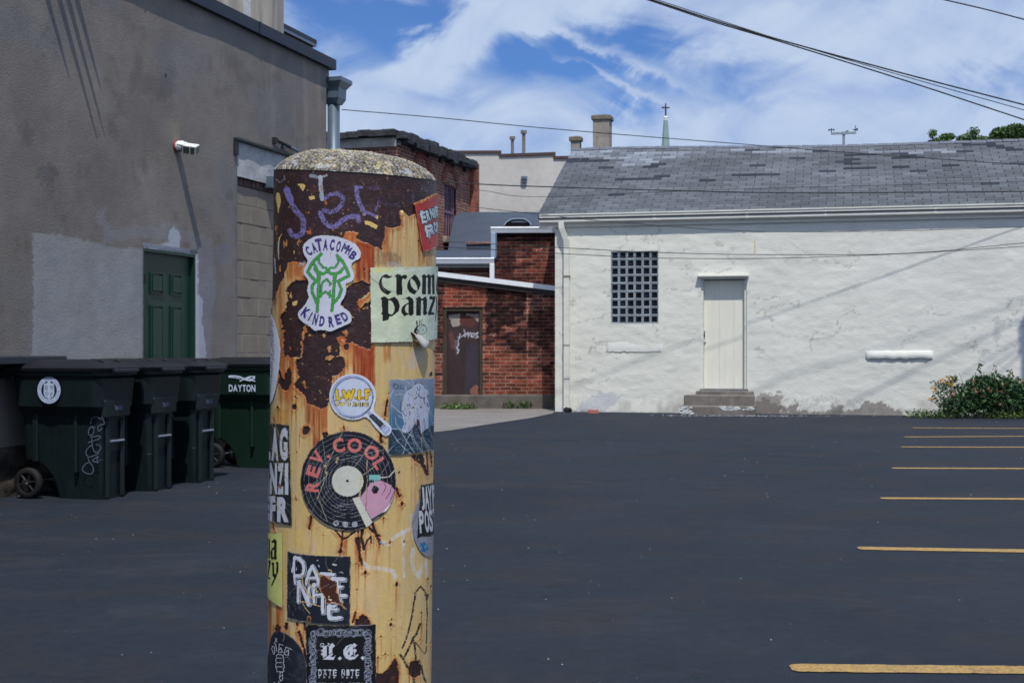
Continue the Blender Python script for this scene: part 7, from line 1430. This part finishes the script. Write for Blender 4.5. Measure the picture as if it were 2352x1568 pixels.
# red torn sticker on the right
def d_red(p):
    p.fill((178, 42, 30)); p.col *= (.9+.15*fbm(p.u*80, p.v*60, 290, 4))[..., None]; bk = (24, 26, 30); w = (190, 206, 214)
    W1 = [('E', 1226, 535, 38, 92), ('R', 1262, 520, 26, 84), ('N', 1290, 505, 24, 78), ('I', 1310, 500, 8, 74), ('E', 1328, 485, 22, 74), ('S', 1352, 480, 20, 74)]; W2 = [('F', 1262, 640, 40, 92), ('R', 1292, 625, 24, 80), ('O', 1315, 610, 22, 74), ('M', 1338, 600, 24, 74)]
    for c, x, y, ww, h in W1+W2: p.glyph(c, x, y, ww, h, bk, -12, .04, 1, 5, .07, 0, (15, bk))
    for c, x, y, ww, h in W1+W2: p.glyph(c, x, y, ww, h, w, -12, .05, 1, 5, .07)
    p.poly([(1262, 655), (1280, 655), (1278, 738), (1270, 735)], bk); p.poly([(1266, 650), (1277, 650), (1275, 725)], w); p.poly([(1200, 480), (1245, 492), (1225, 515)], w, 1, 4); p.poly([(1185, 450), (1345, 400), (1345, 392), (1180, 440)], (120, 30, 26), .6, 6)
sticker('red sticker with spiky white lettering ERNIES FROM on a black shadow, by the top right edge', (640, 360, 3.1356), [(1160, 434), (1200, 424), (1250, 402), (1300, 374), (1345, 345), (1440, 290), (1440, 690), (1345, 738), (1300, 775), (1228, 803), (1212, 760), (1190, 620)], d_red)
# pale green CROM PANZ poster sticker with a peeled lower corner
def d_crom(p):
    p.fill((200, 210, 182)); n = fbm(p.u*60, p.v*45, 300, 5, .55); p.col *= (.93+.13*n)[..., None]; g = sm(500, 1100, p.x)[..., None]*.35; p.col = p.col*(1-g)+g*np.array((186, 204, 204))/255.; k = (24, 25, 20); bg = (196, 208, 180)
    p.poly([(70, 95), (400, 100), (420, 130), (370, 160), (80, 185)], (214, 212, 120), .6, 14, .03); p.stroke([(25, 285), (160, 360)], 7, (110, 120, 96), .8); p.stroke([(420, 165), (760, 140), (1065, 90)], 14, (224, 230, 226), .8)
    for q in ([(402, 240), (360, 274), (330, 282), (285, 280), (242, 262), (222, 288), (215, 330), (222, 380), (248, 432), (300, 475), (388, 515), (322, 570), (262, 545), (205, 488), (172, 420), (165, 370), (178, 310), (212, 250), (262, 212), (300, 207), (330, 228), (365, 240)],
              [(430, 238), (488, 205), (532, 215), (555, 240), (600, 215), (638, 222), (652, 250), (640, 285), (608, 300), (566, 280), (562, 360), (568, 570), (466, 570), (462, 270)],
              [(780, 210), (830, 260), (868, 330), (876, 390), (850, 470), (772, 564), (700, 528), (655, 462), (648, 400), (670, 330), (722, 262)],
              [(895, 238), (940, 205), (976, 235), (1020, 205), (1050, 235), (1098, 205), (1118, 222), (1118, 556), (1075, 556), (1072, 262), (1052, 262), (1052, 560), (1000, 560), (998, 262), (972, 268), (968, 560), (900, 560), (906, 262)],
              [(188, 630), (262, 588), (338, 640), (440, 598), (500, 665), (528, 762), (508, 848), (430, 915), (390, 940), (346, 940), (336, 1000), (236, 1028), (226, 912), (198, 890), (222, 868), (214, 652)],
              [(545, 628), (575, 640), (610, 630), (680, 590), (745, 632), (760, 680), (756, 880), (766, 895), (712, 938), (672, 908), (600, 942), (552, 882), (545, 830), (562, 780), (600, 740), (668, 700), (666, 660), (640, 640), (600, 640), (572, 650)],
              [(795, 630), (862, 590), (892, 635), (970, 590), (986, 650), (980, 850), (996, 890), (945, 928), (918, 900), (918, 665), (886, 665), (880, 928), (805, 928), (808, 658)],
              [(1025, 620), (1046, 580), (1078, 598), (1132, 585), (1128, 650), (1062, 860), (1110, 878), (1116, 912), (1000, 920), (1000, 888), (1082, 660), (1052, 640), (1040, 650)],
              [(1150, 330), (1165, 250), (1200, 210), (1220, 240), (1220, 560), (1160, 560), (1140, 480)], [(1140, 600), (1158, 590), (1170, 750), (1150, 900), (1130, 1040), (1122, 1020), (1140, 880)]): p.poly(q, k)
    for q in ([(715, 280), (745, 300), (780, 340), (812, 400), (826, 460), (815, 502), (760, 465), (722, 415), (702, 340)], [(330, 662), (372, 668), (410, 710), (432, 770), (430, 850), (402, 900), (362, 908), (330, 880)], [(668, 728), (632, 752), (612, 800), (615, 850), (640, 878), (672, 890)]): p.poly(q, bg)
    p.ell(895, 1165, 84, 92, k); p.ell(895, 1165, 76, 84, (186, 204, 192)); p.stroke([(812, 1018), (815, 1115), (790, 1150), (770, 1200), (790, 1245)], 20, k); p.poly([(765, 1180), (800, 1130), (830, 1120), (805, 1200), (835, 1262), (790, 1255), (762, 1220)], k)
    for pts in ([(855, 1000), (845, 1090), (870, 1130)], [(905, 985), (885, 1070)], [(870, 1010), (860, 1090)]): p.stroke(pts, 9, k, .85)
    for x, y in ((918, 1180), (950, 1105), (922, 1095), (895, 1105), (830, 1178), (850, 1208)): p.ell(x, y, 10, 11, k)
    p.stroke([(290, 450), (400, 505), (530, 545)], 6, (70, 70, 60), .8); p.stroke([(470, 955), (590, 965)], 8, (150, 160, 120), .6); p.stroke([(1035, 960), (1010, 1050), (985, 1200), (975, 1350)], 6, (140, 156, 156), .7, 6)
CRO = sticker('pale green sticker with heavy black gothic letters CROM and PANZ and a small palette emblem', (900, 640, 7.128), [(20, 88), (500, 84), (1070, 76), (1190, 62), (1330, 50), (1330, 1300), (1165, 1335), (978, 1366), (940, 1320), (868, 1268), (800, 1260), (742, 1240), (716, 1205), (712, 1240), (735, 1320), (748, 1384), (400, 1392), (35, 1402), (26, 700)], d_crom, mat=m_paper, wrinkle=.0010, warp=2)
def curl():
    # flap of paper folded down and away from the post
    q = Paint(PXG, PYG); nu, nv = 26, 18; V = []; F = []; Cl = []
    def inv(X, Y):                                    # crop point -> angle,height on the post
        px_ = (X/7.128+900)*.9408; py_ = (Y/7.128+640)*.9408; a, b = -R(76)+TH0, R(76)+TH0; z = 1.2
        for _ in range(40):
            m = (a+b)/2; z = HC+(HY-py_)/FP*(BY0-BR_*math.cos(m)); x, y = bpx(np.array(m), np.array(z))
            if x < px_: a = m
            else: b = m
        return m, z
    top = [inv(712, 1200), inv(800, 1258), inv(870, 1268), inv(978, 1366)]
    for i in range(nu+1):
        f = i/nu*3; k = min(int(f), 2); g_ = f-k; t0 = top[k][0]*(1-g_)+top[k+1][0]*g_; z0 = top[k][1]*(1-g_)+top[k+1][1]*g_; ln = .018*math.sin(math.pi*min(1, (i/nu)*.9+.12))**.8
        for j in range(nv+1):
            s_ = j/nv; o_ = .0030+.011*math.sin(s_*math.pi*.62)*math.sin(math.pi*(i/nu)*.8+.5); z = z0+.001-ln*s_; V.append(((BR_+o_)*math.sin(t0+.03*s_), -(BR_+o_)*math.cos(t0+.03*s_), z)); Cl.append(np.array((168, 166, 164))/255.)
    for i in range(nu):
        for j in range(nv): a = i*(nv+1)+j; F.append((a, a+nv+1, a+nv+2, a+1))
    o = np_mesh('peeled_corner', V, F, m_paper, CRO, np.array(Cl), True); sd = o.modifiers.new('thick', 'SOLIDIFY'); sd.thickness = .0003
curl()
